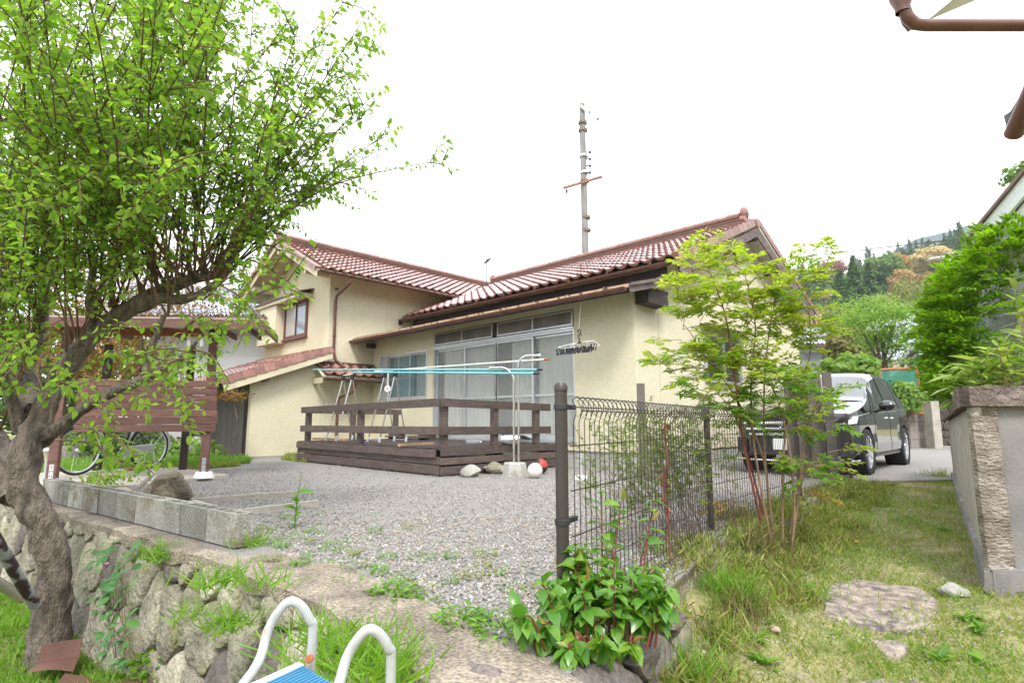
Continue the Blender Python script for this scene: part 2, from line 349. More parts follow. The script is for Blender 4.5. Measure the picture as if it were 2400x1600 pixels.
def glassmat(name, tint, haze, rough):
    m = bpy.data.materials.new(name); m.use_nodes = True; N = m.node_tree.nodes; L = m.node_tree.links; MATS[name] = m
    p = N['Principled BSDF']; out = N['Material Output']; p.inputs['Base Color'].default_value = (*tint, 1); p.inputs['Roughness'].default_value = rough
    p.inputs['Specular IOR Level'].default_value = .8
    tc = N.new('ShaderNodeTexCoord'); n = N.new('ShaderNodeTexNoise'); n.inputs['Scale'].default_value = 60; L.new(tc.outputs['Object'], n.inputs[0])
    b = N.new('ShaderNodeBump'); b.inputs['Strength'].default_value = .35 if rough > .1 else .05; L.new(n.outputs[0], b.inputs['Height']); L.new(b.outputs[0], p.inputs['Normal'])
    t = N.new('ShaderNodeBsdfTransparent'); t.inputs[0].default_value = (.9, .93, .93, 1); x = N.new('ShaderNodeMixShader'); x.inputs[0].default_value = haze
    L.new(t.outputs[0], x.inputs[1]); L.new(p.outputs[0], x.inputs[2]); L.new(x.outputs[0], out.inputs[0]); return m
FROST = glassmat('frosted_glass', (.66,.65,.63), .26, .12)
CLEAR = glassmat('clear_glass', (.30,.40,.42), .3, .04)
g_ = lambda *c: [tuple(x) for x in c]
LPLUM = leafmat('plum_leaf', g_((.11,.22,.03),(.20,.34,.045),(.27,.40,.06),(.13,.26,.035),(.33,.43,.09),(.18,.32,.045)), transl=.58, tcol=(1.45,1.6,.7), rough=.5, spec=.3)
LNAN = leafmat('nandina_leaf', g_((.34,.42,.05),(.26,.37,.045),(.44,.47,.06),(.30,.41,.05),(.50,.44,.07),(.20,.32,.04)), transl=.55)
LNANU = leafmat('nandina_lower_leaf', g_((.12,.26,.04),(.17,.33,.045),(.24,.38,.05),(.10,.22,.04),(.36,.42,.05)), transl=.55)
LORG = leafmat('orange_nandina_leaf', g_((.42,.16,.04),(.36,.22,.04),(.28,.26,.04)), transl=.3)
LBUSH = leafmat('glossy_bush_leaf', g_((.07,.19,.025),(.11,.26,.03),(.15,.31,.035),(.08,.22,.028),(.21,.35,.04),(.09,.24,.03)), transl=.35, rough=.28, spec=.6)
LYNG = leafmat('young_copper_leaf', g_((.40,.20,.09),(.30,.26,.08),(.22,.30,.07)), transl=.3, rough=.35)
LTHIN = leafmat('privet_leaf', g_((.14,.22,.05),(.20,.29,.07),(.11,.17,.05),(.25,.32,.10)), transl=.35)
LCYP = leafmat('cypress_leaf', g_((.15,.28,.012),(.21,.36,.015),(.08,.17,.012),(.27,.42,.02),(.17,.31,.012)), transl=.35, rough=.6, big=2.5)
LBAM = leafmat('bamboo_grass_leaf', g_((.20,.32,.05),(.30,.38,.09),(.15,.27,.04),(.42,.44,.20),(.24,.35,.06)), transl=.35)
LGRS = leafmat('grass_blade', g_((.17,.26,.03),(.23,.31,.04),(.12,.20,.025),(.33,.33,.10),(.42,.36,.16),(.20,.28,.04)), transl=.35, rough=.6)
LGRG = leafmat('bright_grass_blade', g_((.13,.28,.025),(.20,.36,.035),(.10,.22,.02),(.26,.38,.05)), transl=.4, rough=.5)
LDRY = leafmat('dry_grass_blade', g_((.25,.19,.09),(.20,.14,.07),(.16,.17,.05),(.10,.12,.03)), transl=.25, rough=.8)
LWEED = leafmat('weed_leaf', g_((.09,.24,.02),(.15,.32,.03),(.20,.34,.04),(.07,.18,.02)), transl=.35)
LMAP = leafmat('maple_leaf', g_((.24,.09,.03),(.30,.15,.04),(.16,.12,.03),(.20,.06,.025)), transl=.3)
LDK = leafmat('dark_wood_leaf', g_((.07,.14,.04),(.10,.18,.05),(.055,.11,.035),(.13,.21,.06)), transl=.2, rough=.7)
LMID = leafmat('mid_wood_leaf', g_((.11,.20,.04),(.15,.25,.05),(.09,.17,.04),(.19,.29,.06)), transl=.25, rough=.7)
LOLV = leafmat('olive_wood_leaf', g_((.20,.25,.06),(.26,.29,.08),(.16,.20,.05)), transl=.25, rough=.7)
LBLO = leafmat('cream_blossom', g_((.62,.48,.26),(.50,.37,.19),(.68,.56,.34),(.36,.30,.12)), transl=.2, rough=.8)
LRUS = leafmat('russet_crown', g_((.32,.15,.10),(.26,.12,.08)), transl=.2, rough=.8)
def pebmat(name, cols):
    m = leafmat(name, cols, transl=0, rough=.9); return m
PEB = pebmat('pebbles', g_((.20,.195,.19),(.32,.305,.29),(.42,.40,.38),(.25,.24,.23),(.40,.30,.23),(.30,.285,.27),(.52,.50,.47),(.23,.22,.21)))
# ------------------------------------------------------------------ terrain
def sst(a, b, x): t = np.clip((x - a) / (b - a), 0, 1); return t * t * (3 - 2 * t)
def lowz(x, y):
    D = (np.asarray(x) - CAM.x) * FW.x + (np.asarray(y) - CAM.y) * FW.y
    pz = np.clip(-.45 + .064 * (D - 2), -.6, 0.0)
    k = sst(4.6, 5.8, np.asarray(x) + 0 * D)
    e = edgex(np.asarray(y)); t_ = np.clip((.75 - (np.asarray(x) - e)) / .75, 0, 1) * (np.asarray(x) > e - .4); pz = pz + (-.05 - pz) * .62 * t_ * t_ * sst(-4.3, -3.6, np.asarray(y))
    return np.where(np.asarray(y) > -3.9, pz, pz * k + (-.82) * (1 - k))
def wy(x): return np.interp(x, [-10, 3.3, 4.3, 5.0, 5.8], [-5.80, -4.07, -4.01, -4.07, -4.25])
EDGE = [(-4.2, 5.72), (-1.2, 4.98), (1.05, 4.80), (3.6, 4.62), (4.2, 4.7)]
def edgex(y): return np.interp(y, [e[0] for e in EDGE], [e[1] for e in EDGE])
def ground_z(x, y):
    x = np.asarray(x, float); y = np.asarray(y, float)
    low = (y < wy(x) + .06) | ((x > edgex(y) - .16) & (y < 4.0))
    D = (x - CAM.x) * FW.x + (y - CAM.y) * FW.y
    z = np.where(low, lowz(x, y), -.03)
    return np.where((x > 8) & (y < 4) & (D < 30), np.maximum(z, lowz(x, y)), z)
def gnoise(x, y): return .03 * np.sin(2.1 * x + 1.3 * y) + .025 * np.sin(4.7 * x - 3.1 * y + 1) + .012 * np.sin(11 * x + 7 * y)
ax = np.concatenate([-np.geomspace(900, 14, 26), np.arange(-13, 12, .12), np.geomspace(12.2, 900, 26)])
ay = np.concatenate([-np.geomspace(600, 9, 14), np.arange(-8.6, 9, .12), np.geomspace(9.2, 900, 30)])
XX, YY = np.meshgrid(ax, ay)
ZZ = ground_z(XX, YY); ZZ = ZZ + np.where(ZZ < -.05, gnoise(XX, YY), 0)
n0, n1 = XX.shape; I = np.arange(n0 * n1).reshape(n0, n1)
F = np.stack([I[:-1, :-1], I[:-1, 1:], I[1:, 1:], I[1:, :-1]], -1).reshape(-1, 4)
gme = arr_mesh('ground', np.stack([XX, YY, ZZ], -1).reshape(-1, 3), F)
link('ground', gme, SOIL, kind='structure')
def on_low(x, y): return ground_z(x, y) + np.where(ground_z(x, y) < -.05, gnoise(x, y), 0)
# gravel yard running on to the drive beside the house
yp = [(-12,-4.1), (5.66,-4.1), (4.93,-1.2), (4.75,1.05), (4.57,3.6), (4.9,4.4), (6.4,6.2), (9,7.5), (13,22), (-4,27), (-4,16), (1,13), (1.6,2.9), (-5.6,2.9),(-6.1,2.5),(-6.1,-.6),(-12,-2)]
poly = [(-9,-5.55),(3.3,-4.0),(4.3,-3.94),(5.0,-4.0),(5.66,-4.15),(4.93,-1.2),(4.75,1.05),(4.57,3.6),(5.3,4.6),(6.2,6.2),(8.5,9),(14,21),(6,27),(1.0,18),(.8,2.7),(-6.3,2.7),(-6.3,-1.2),(-4.2,-2.6),(-9,-2.6)]
mb = MB(); mb.prism(poly, -.05, 0.0); struct('gravel_yard', mb, GRAV)
mb = MB(); mb.prism([(2,21),(12,13.6),(60,60),(40,70)], -.05, .006); struct('road', mb, CONC)
def inpoly(x, y, P):
    x = np.asarray(x); y = np.asarray(y); c = np.zeros(x.shape, bool)
    for (x0, y0), (x1, y1) in zip(P, P[1:] + P[:1]):
        h = ((y0 > y) != (y1 > y)) & (x < (x1 - x0) * (y - y0) / (y1 - y0 + 1e-12) + x0); c ^= h
    return c
# pebbles, dense near the viewer and thinning out with distance
pp = []
for (r0, r1, per) in ((1.6, 3.2, 2600), (3.2, 5, 1500), (5, 7.5, 600), (7.5, 11, 220)):
    n = int((r1**2 - r0**2) * 1.0 * per)
    rr = np.sqrt(RNG.uniform(r0**2, r1**2, n)); th = RNG.uniform(-.75, .75, n)
    fx, fy = FW.x, FW.y
    px_ = CAM.x + rr * (np.cos(th) * fx + np.sin(th) * RT.x); py_ = CAM.y + rr * (np.cos(th) * fy + np.sin(th) * RT.y)
    k = inpoly(px_, py_, poly) & (py_ > wy(px_) + .34 + .06*np.sin(5*px_) + .04*np.sin(13*px_)) & (px_ < edgex(py_) - .12) & ~((px_ > -4.5) & (px_ < 0) & (py_ > .1)) 
    pp.append(np.stack([px_[k], py_[k], RNG.uniform(0, .012, k.sum())], 1))
pp = np.concatenate(pp); n = len(pp)
s = RNG.uniform(.010, .024, n) ; S3 = np.stack([s * RNG.uniform(.8, 1.3, n), s * RNG.uniform(.8, 1.3, n), s * RNG.uniform(.5, .8, n)], 1)
scatter('gravel', STONE, pp, rot_rand(n), S3, PEB, kind='stuff', flat=True)
# ------------------------------------------------------------------ roof tiles
def tile_mesh(w, l, name='roof_tile'):
    prof = [(0,.0),(.10,-.008),(.30,-.026),(.50,-.022),(.62,.0),(.72,.026),(.84,.040),(.95,.028),(1.06,.0)]
    V = []; F = []
    m = len(prof)
    for (yy, dz) in ((0, .052), (l * 1.12, .006)):
        for (a, z) in prof: V.append((a * w, yy, z * w / .27 + dz))
    for (a, z) in prof: V.append((a * w, .004, z * w / .27 + .012))
    for i in range(m - 1):
        F.append((i, i + 1, m + i + 1, m + i)); F.append((2*m + i, 2*m + i + 1, i + 1, i))
    me = bpy.data.meshes.new(name); me.from_pydata(V, [], F); me.polygons.foreach_set('use_smooth', [True]*len(F)); auto(me, 50); me.update(); return me
def tile_field(parent, p0, ax_, up, cols, rows, w, l, maxparts=300, clip=None, material=None, name='roof_tile'):
    """p0 lower left corner; ax_ along the eave; up = unit vector up the slope"""
    ax_ = Vector(ax_).normalized(); up = Vector(up).normalized(); nz = ax_.cross(up)
    me = tile_mesh(w, l, name); me.materials.append(material or TILE); org = wloc(parent)
    pos = []
    for r_ in range(rows):
        for c in range(cols):
            p = Vector(p0) + ax_ * (c * w) + up * (r_ * l)
            if clip and not clip(p): continue
            pos.append(p)
    pos.sort(key=lambda p: (p - CAM).length)
    Rm = Matrix((ax_, up, nz)).transposed().to_4x4()
    for p in pos[:maxparts]:
        o = bpy.data.objects.new(name, me); COL.objects.link(o); o.parent = parent
        j = random.gauss(0, .0025)
        o.matrix_basis = Matrix.Translation(p - org + nz * j) @ Rm
    rest = pos[maxparts:]
    if rest:
        mb = MB()
        for p in rest: mb.add([Vector(p) + ax_ * v.co.x + up * v.co.y + nz * v.co.z for v in me.vertices], [tuple(f.vertices) for f in me.polygons])
        part('roof_tiles', mb, material or TILE, parent, smooth=True, kind='stuff')
def half_round(L_, r, n=8):
    V = []; F = []
    for (x, rr) in ((0, r * 1.08), (.035, r * 1.1), (.036, r), (L_, r * .94)):
        for k in range(n + 1):
            t = math.pi * k / n; V.append((x, math.cos(t) * rr, math.sin(t) * rr))
    m = n + 1
    for i in range(3):
        for k in range(n): F.append((i*m+k, (i+1)*m+k, (i+1)*m+k+1, i*m+k+1))
    F.append(tuple(range(m))[::-1])
    me = bpy.data.meshes.new('ridge_tile'); me.from_pydata(V, [], F); me.polygons.foreach_set('use_smooth', [True]*len(F)); auto(me, 40); me.update(); return me
def ridge(parent, a, b, courses=3, h=.055, w=.2, r=.085, L_=.27, name='ridge'):
    a, b = Vector(a), Vector(b); d = (b - a); n = int(d.length / L_); d.normalize()
    mb = MB()
    for k in range(courses):
        ww = w + .02 * (k % 2) - .012 * k
        z = k * h
        mb.bar(a + Vector((0, 0, z + h/2)), b + Vector((0, 0, z + h/2)), ww + .03, h * .35)
        mb.bar(a + Vector((0, 0, z + h/2)), b + Vector((0, 0, z + h/2)), ww, h * .98)
    rg = part(name, mb, MORTAR, parent)
    me = half_round(L_ * 1.06, r); me.materials.append(TILER)
    ang = math.atan2(d.y, d.x); org = wloc(rg)
    for i in range(n):
        o = bpy.data.objects.new('ridge_tile', me); COL.objects.link(o); o.parent = rg
        o.location = a + d * (i * L_) + Vector((0, 0, courses * h)) - org; o.rotation_euler = (0, 0, ang)
    return rg
def ornament(parent, c, d, s=1.0):
    c = Vector(c); d = Vector(d).normalized(); mb = MB()
    mb.lathe([(0, -.05), (.13*s, -.05), (.15*s, -.02), (.15*s, .02), (.12*s, .05), (.06*s, .06), (0, .06)], c + Vector((0, 0, .20*s)), d, 20)
    mb.lathe([(0, -.03), (.05*s, -.03), (.055*s, .08), (0, .09)], c + Vector((0, 0, .20*s)), d, 12)
    sd_ = d.cross(Vector((0, 0, 1)))
    for q in (-1, 1): mb.lathe([(0, -.04), (.07*s, -.04), (.08*s, 0), (.06*s, .05), (0, .06)], c + sd_ * q * .12 * s + Vector((0, 0, .04*s)), d, 14)
    mb.bar(c - Vector((0, 0, .05*s)), c + Vector((0, 0, .24*s)), .2*s, .09*s, up=d)
    part('ridge_end_tile', mb, TILER, parent, smooth=True)
# ------------------------------------------------------------------ single storey wing
H1 = thing('single_storey_house', 'cream single-storey house wing with red-brown tiled roof and big windows behind the deck', 'house', (-2, 6, 0))
X0, X1, Y0, Y1 = -6.24, 1.73, 2.6, 10.3
EZ, AZ, RY = 3.62, 5.08, 7.0           # top of wall plate at the eave line, apex, ridge line
sl = (AZ - EZ) / (RY - 3.6)
WX0, WX1, WZ0, WZ1 = -3.66, .47, .47, 2.82       # the big window
SX0, SX1, SZ0, SZ1 = -5.90, -3.88, 1.32, 2.46
mb = MB()
def wallbox(mb, x0, x1, z0, z1): mb.box((x0, Y0, z0), (x1, Y0 + .14, z1))
wallbox(mb, X0, SX0, .3, 3.0); wallbox(mb, SX0, SX1, .3, SZ0); wallbox(mb, SX0, SX1, SZ1, 3.0); wallbox(mb, SX1, WX0, .3, 3.0)
wallbox(mb, WX0, WX1, WZ1, 3.0); wallbox(mb, WX0, WX1, .3, WZ0); wallbox(mb, WX1, X1 - .14, .3, 3.0)
part('front_wall', mb, CREAM, H1)
# gable wall: pentagon with the lower lean-to shoulder in front
gp = [(2.6,.3),(Y1,.3),(Y1,EZ),(RY,AZ-.05),(3.75,EZ+.02),(3.75,3.42),(2.6,3.0)]
GW = (5.05, 6.5, 1.3, 2.55)   # small window in the gable wall
mb = MB(); mb.slab([(X1 - .14, y, z) for y, z in gp], (.14, 0, 0)); gwall = part('gable_wall', mb, CREAM, H1)
mb = MB(); mb.box((X0, Y0 + .03, 0), (X1 - .03, Y0 + .2, .3)); mb.box((X1 - .2, Y0 + .2, 0), (X1 - .03, Y1, .3)); part('foundation', mb, CONC, H1)
for y in (4.6, 7.2, 9.2): mb = MB(); mb.box((X1 - .032, y, .05), (X1 - .022, y + .42, .2)); part('foundation_vent', mb, PLAST, H1)
mb = MB(); mb.box((X1 + .002, 2.62, .0), (X1 + .004, 2.622, .01)); 
# vertical stucco joints
for (x, y) in ((X1 + .001, 3.35),):
    mb = MB(); mb.box((x, y, .3), (x + .004, y + .010, 3.2)); part('stucco_joint', mb, CREAMT, H1)
# diamond vent in the gable (three stepped bars)
mb = MB(); vy, vz = 6.72, 4.50
for (dy, hh) in ((-.11,.10),(-.055,.2),(0,.28),(.055,.2),(.11,.10)): mb.box((X1, vy+dy-.022, vz-hh/1), (X1+.02, vy+dy+.022, vz+hh/1))
for k in range(-3, 4): mb.box((X1 + .02, vy - .12, vz + k*.07 - .008), (X1 + .028, vy + .12, vz + k*.07 + .008))
part('gable_vent', mb, DARKW, H1)
# room behind
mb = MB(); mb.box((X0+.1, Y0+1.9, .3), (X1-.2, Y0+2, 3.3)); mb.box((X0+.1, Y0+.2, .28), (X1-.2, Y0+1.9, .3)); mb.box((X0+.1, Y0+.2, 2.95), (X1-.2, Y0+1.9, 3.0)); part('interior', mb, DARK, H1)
# main roof deck + tiles
mb = MB()
VX = 2.12; LX = -6.45
mb.slab([(LX, 3.52, EZ - .06), (VX, 3.52, EZ - .06), (VX, RY, AZ - .02), (LX, RY, AZ - .02)], (0, 0, .05))
mb.slab([(LX, RY, AZ - .02), (VX, RY, AZ - .02), (VX, 10.5, EZ - .08), (LX, 10.5, EZ - .08)], (0, 0, .05))
roof = part('roof', mb, SOFFIT, H1)
up = Vector((0, RY - 3.52, AZ - EZ + .06)); L1 = up.length; up.normalize()
tw = .272; rows = 15; tl = L1 / rows
nc = int((VX - .16 - LX) / tw)
tile_field(roof, (VX - .16 - nc * tw, 3.44, EZ + .01), (1, 0, 0), up, nc, rows, tw, tl, 300)
# verge tiles down both gable slopes
vm = MB(); vm.add([(0,0,.05),(.17,0,.07),(.19,0,-.09),(.16,0,-.09),(0,tl*1.1,.02),(.17,tl*1.1,.04),(.19,tl*1.1,-.12),(.16,tl*1.1,-.12)], [(0,1,5,4),(1,2,6,5),(2,3,7,6),(0,3,2,1)])
vme = vm.mesh('verge_tile'); vme.materials.append(TILER); org = wloc(roof)
nzv = Vector((1, 0, 0)).cross(up); Rm = Matrix((Vector((1, 0, 0)), up, nzv)).transposed().to_4x4()
for i in range(rows):
    o = bpy.data.objects.new('verge_tile', vme); COL.objects.link(o); o.parent = roof
    o.matrix_basis = Matrix.Translation(Vector((VX - .17, 3.44, EZ + .02)) + up * (i * tl) - org) @ Rm
mb = MB()
for i in range(rows):      # far slope seen end-on only
    p = Vector((VX + .015, 10.55 - i * tl * .915, EZ - .02 + i * tl * .41)); mb.bar(p, p + Vector((0, -tl * .9, tl * .4)), .03, .13, up=(0, 0, 1))
part('rear_verge_tile', mb, TILER, roof)
# barge boards
mb = MB()
mb.slab([(VX - .03, 3.56, EZ - .12), (VX - .03, RY, AZ - .08), (VX - .03, RY, AZ - .26), (VX - .03, 3.62, EZ - .30), (VX - .03, 3.50, EZ - .24)], (.03, 0, 0))
part('barge_board', mb, BARGE, H1)
mb = MB()
mb.slab([(VX - .03, RY + .002, AZ - .08), (VX - .03, 10.5, EZ - .12), (VX - .03, 10.5, EZ - .32), (VX - .03, RY + .002, AZ - .28)], (.03, 0, 0)); part('barge_board', mb, BARGE, H1)
for y in (4.2, 5.6, RY, 8.3, 9.7):
    mb = MB(); z = AZ - abs(y - RY) * sl - .24; mb.box((X1 - .01, y - .06, z - .1), (VX - .032, y + .06, z + .02)); part('purlin_end', mb, DARKW, H1)
ridge(roof, (LX + .1, RY, AZ + .02), (VX - .3, RY, AZ + .02), 4, .068, .2, .085)
ornament(roof, (VX - .26, RY, AZ + .12), (1, 0, 0), 1.05)
ornament(roof, (LX + .08, RY, AZ + .12), (-1, 0, 0), .9)
mb = MB(); mb.lathe([(0,-.3),(.085,-.3),(.085,.0),(.1,.005),(.1,.03),(0,.035)], (VX + .0, RY, AZ + .04), (1, 0, 0), 16); part('verge_cap_tile', mb, TILER, roof, smooth=True)
# upper wall band, its dark colour painting the shaded slot between the roofs
mb = MB(); mb.box((LX + .35, 3.72, 3.05), (X1 - .001, 3.78, EZ - .05)); part('shaded_slot_band', mb, DARKW, H1)
# main gutter
def gutter(name, a, b, r, m, parent, n=7, clips=0):
    a, b = Vector(a), Vector(b); d = (b - a).normalized(); sd_ = d.cross(Vector((0, 0, 1))); V = []; F = []
    for rr in (r, r * .9):
        for e in (a, b):
            for k in range(n + 1):
                t = math.pi + math.pi * k / n; V.append(e + sd_ * math.cos(t) * rr + Vector((0, 0, math.sin(t) * rr)))
    m_ = n + 1
    for k in range(n):
        F.append((k, k+1, m_+k+1, m_+k)); F.append((2*m_+k+1, 2*m_+k, 3*m_+k, 3*m_+k+1))
    for q in (0, m_):
        F += [(q+0, q+2*m_, q+2*m_+1, q+1)] + [(q+k, q+2*m_+k, q+2*m_+k+1, q+k+1) for k in range(1, n)]
    F += [(0, m_, 3*m_, 2*m_), (n, 2*m_+n, 3*m_+n, m_+n)]
    mb = MB(); mb.add(V, F)
    L_ = (b - a).length
    for i in range(clips):
        c = a + d * (L_ * (i + .5) / clips); mb.bar(c + sd_ * -r * 1.05, c + sd_ * r * 1.05, .02, .008); mb.lathe([(r*1.03,-.012),(r*1.05,0),(r*1.03,.012)], c, d, 14)
    # end disc
    for e in (a, b): mb.add([e + sd_ * math.cos(math.pi + math.pi*k/n) * r + Vector((0,0,math.sin(math.pi + math.pi*k/n)*r)) for k in range(n+1)], [tuple(range(n+1))])
    return part(name, mb, m, parent, smooth=True)
gutter('gutter', (LX + .15, 3.40, EZ - .05), (VX - .04, 3.40, EZ - .07), .06, GUT, H1, clips=9)
mb = MB(); mb.box((LX + .05, 3.34, EZ - .2), (LX + .22, 3.46, EZ - .05)); mb.tube([(LX+.13,3.4,EZ-.2),(LX+.13,3.4,EZ-.5)], .035, 10); part('gutter_hopper', mb, GUT, H1)
# lean-to metal roof over the windows
HX0, HX1 = -7.05, 2.08
mb = MB()
mb.slab([(HX0, 2.02, 2.86), (HX1, 2.02, 2.86), (HX1, 3.74, 3.32), (HX0, 3.74, 3.32)], (0, 0, .03))
canopy = part('canopy_roof', mb, METR, H1)
mb = MB(); n = 19
cw = (HX1 - HX0) / n
for i in range(n):
    x = HX0 + i * cw; mb.box((x + .03, 1.985, 2.85), (x + cw - .03, 2.02, 2.905))
part('copper_edge', mb, COPPER, canopy)
for i in range(n + 1):
    x = HX0 + i * cw; m2 = MB(); m2.bar((x, 2.0, 2.905), (x, 3.74, 3.365), .025, .028); part('roof_batten', m2, METR, canopy)
gutter('canopy_gutter', (HX0 - .05, 1.93, 2.83), (HX1 - .05, 1.93, 2.84), .065, GUT, H1, clips=12)
mb = MB(); mb.slab([(HX1 - .03, 2.0, 2.86), (HX1 - .03, 3.74, 3.31), (HX1 - .03, 3.74, 3.21), (HX1 - .03, 2.0, 2.77)], (.03, 0, 0))
mb.slab([(HX1 - .02, 1.98, 2.90), (HX1 - .02, 3.74, 3.36), (HX1 - .02, 3.74, 3.325), (HX1 - .02, 1.98, 2.865)], (.06, 0, 0)); part('canopy_barge', mb, BARGE, H1)
mb = MB(); mb.slab([(X0 - .3, 2.05, 2.78), (HX1 - .04, 2.05, 2.78), (HX1 - .04, 2.6, 2.93), (X0 - .3, 2.6, 2.93)], (0, 0, .02)); part('canopy_soffit', mb, DARKW, H1)
mb = MB(); mb.box((X1 + .002, 2.66, 2.72), (X1 + .25, 3.3, 2.99)); part('canopy_beam_end', mb, DARKW, H1, bev=.01)
mb = MB(); mb.box((X0 - .02, 2.38, 2.70), (X0 + .1, 2.6, 2.80)); part('canopy_beam_end', mb, DARKW, H1)
# the big four-leaf sliding window with transoms
def rect_frame(mb, x0, x1, z0, z1, y, t, d=.03):
    mb.box((x0, y, z0), (x1, y + d, z0 + t)); mb.box((x0, y, z1 - t), (x1, y + d, z1))
    mb.box((x0, y, z0 + t), (x0 + t, y + d, z1 - t)); mb.box((x1 - t, y, z0 + t), (x1, y + d, z1 - t))
bw = thing if 0 else None
mb = MB(); rect_frame(mb, WX0, WX1, WZ0, 2.46, Y0 + .012, .035, .10); win = part('sliding_window', mb, ALU, H1)
mb = MB(); mb.box((WX0 - .03, Y0 - .02, WZ0 - .05), (WX1 + .03, Y0 + .01, WZ0 - .002)); mb.box((WX0, Y0 - .015, 2.462), (WX1, Y0 + .05, 2.50)); part('window_sill', mb, ALU, win)
lw = (WX1 - WX0 - .07) / 4; tz = 2.36
for i in range(4):
    x = WX0 + .035 + i * lw; yy = Y0 + (.045 if i in (1, 2) else .085); e0 = -.02 if i else 0
    m2 = MB(); rect_frame(m2, x + (.0 if i == 0 else -.015), x + lw + (.015 if i < 3 else 0), WZ0 + .036, 2.424, yy, .042); m2.box((x + .028, yy, 1.27), (x + lw - .028, yy + .03, 1.31))
    part('sash', m2, ALU, win)
    for (a, b) in ((WZ0 + .078, 1.268), (1.312, 2.382)):
        m2 = MB(); m2.box((x + .03, yy + .012, a), (x + lw - .03, yy + .017, b)); part('pane', m2, FROST, win)
mb = MB(); mb.box((WX0, Y0 + .02, 2.502), (WX1, Y0 + .12, 2.82)); tr = part('transom_band', mb, DARKW, H1)
mid = (WX0 + WX1) / 2
for (a, b) in ((WX0 + .03, mid - .07), (mid + .07, WX1 - .02)):
    m2 = MB(); rect_frame(m2, a, b, 2.52, 2.80, Y0 - .012, .03, .03); c = (a + b) / 2; m2.box((c - .016, Y0 - .012, 2.55), (c + .016, Y0 + .018, 2.77)); part('transom_frame', m2, ALU, tr)
    m2 = MB(); m2.box((a + .03, Y0 - .002, 2.55), (c - .016, Y0 + .006, 2.77)); m2.box((c + .016, Y0 - .002, 2.55), (b - .03, Y0 + .006, 2.77)); part('transom_pane', m2, mat('dim_glass', (.20,.18,.15), (.12,.11,.095), scale=3, rough=.3, bump=.3, bscale=60), tr)
def curtain(x0, x1, z0, z1, y, m, parent, amp=.035, per=.16):
    mb = MB(); n = int((x1 - x0) / .02); V = []
    for z in (z0, (z0 + z1) / 2, z1):
        for i in range(n + 1):
            x = x0 + (x1 - x0) * i / n; V.append((x, y + amp * math.sin(x / per * 6.28 + 1.5 * math.sin(x * 3)) * (1.1 if z == z0 else .8), z))
    mb.add(V, [(r_ * (n+1) + i, r_ * (n+1) + i + 1, (r_+1) * (n+1) + i + 1, (r_+1) * (n+1) + i) for r_ in range(2) for i in range(n)])
    part('curtain', mb, m, parent, smooth=True)
for (a, b) in ((-3.42, -2.80), (-2.62, -1.78), (-1.25, -.66), (-.50, .42)): curtain(a, b, .52, 2.42, Y0 + .16, CURT, H1, .028, .13)
# small window at the left end
mb = MB(); rect_frame(mb, SX0, SX1, SZ0, SZ1, Y0 - .012, .04, .1); sw = part('side_window', mb, ALU, H1)
third = (SX1 - SX0) / 2
for (a, b, yy) in ((SX0 + .35, SX0 + .35 + .95, Y0 + .03), (SX0 + 1.22, SX1 - .04, Y0 + .055)):
    m2 = MB(); rect_frame(m2, a, b, SZ0 + .04, SZ1 - .04, yy, .035, .025); part('sash', m2, ALU, sw)
    m2 = MB(); m2.box((a + .035, yy + .01, SZ0 + .075), (b - .035, yy + .014, SZ1 - .075)); part('pane', m2, CLEAR, sw)
m2 = MB(); a = SX0 + .8; m2.box((a, Y0 + .024, SZ0 + .08), (a + .02, Y0 + .05, SZ1 - .08)); m2.box((SX0 + .4, Y0 + .024, 1.83), (SX0 + 1.24, Y0 + .048, 1.85)); part('glazing_bar', m2, ALU, sw)
curtain(SX0 + .3, SX0 + 1.25, SZ0, SZ1 - .05, Y0 + .2, TEAL, H1, .02); curtain(SX0 + 1.3, SX1, SZ0, SZ1 - .05, Y0 + .22, CURT, H1, .02)
m2 = MB(); m2.box((SX0 + .04, Y0 + .03, SZ0 + .04), (SX0 + .30, Y0 + .06, SZ1 - .04)); part('shutter_edge', m2, ALU, sw)
# gable-side window and its little hood (mostly behind the nandina)
m2 = MB(); rect_frame(m2, 0, 1, 0, 1, 0, .1, .1)
mb = MB(); y0_, y1_, z0_, z1_ = 5.0, 6.6, 1.55, 2.5
mb.box((X1 + .002, y0_, z0_), (X1 + .05, y1_, z0_ + .05)); mb.box((X1 + .002, y0_, z1_ - .05), (X1 + .05, y1_, z1_)); mb.box((X1+.002, y0_, z0_ + .05), (X1+.05, y0_ + .05, z1_ - .05)); mb.box((X1+.002, y1_ - .05, z0_+.05), (X1+.05, y1_, z1_-.05)); mb.box((X1+.002, 5.78, z0_+.05), (X1+.05, 5.83, z1_-.05))
gw = part('gable_window', mb, ALU, H1); m2 = MB(); m2.box((X1 + .004, y0_ + .05, z0_ + .05), (X1 + .02, y1_ - .05, z1_ - .05)); part('pane', m2, GLASSD, gw)
mb = MB(); mb.slab([(X1 + .002, y0_ - .12, z1_ + .16), (X1 + .34, y0_ - .12, z1_ + .08), (X1 + .34, y1_ + .12, z1_ + .08), (X1 + .002, y1_ + .12, z1_ + .16)], (0, 0, .025)); part('window_hood', mb, GUT, H1)
mb = MB(); mb.box((X1 + .002, 4.98, .55), (X1 + .3, 5.9, 1.3)); 
# long downpipe from the canopy gutter back to the wall
mb = MB(); x = HX0 + .12
mb.lathe([(.11,.0),(.10,-.06),(.05,-.16),(.035,-.17)], (x, 1.93, 2.80), (0, 0, 1), 12)
mb.tube([(x, 1.93, 2.66), (x, 1.95, 2.55), (x + .1, 2.1, 2.46), (x + .7, 2.53, 2.22), (X0 + .02, 2.56, 2.16)], .035, 10); part('downpipe', mb, GUT, H1, smooth=True)

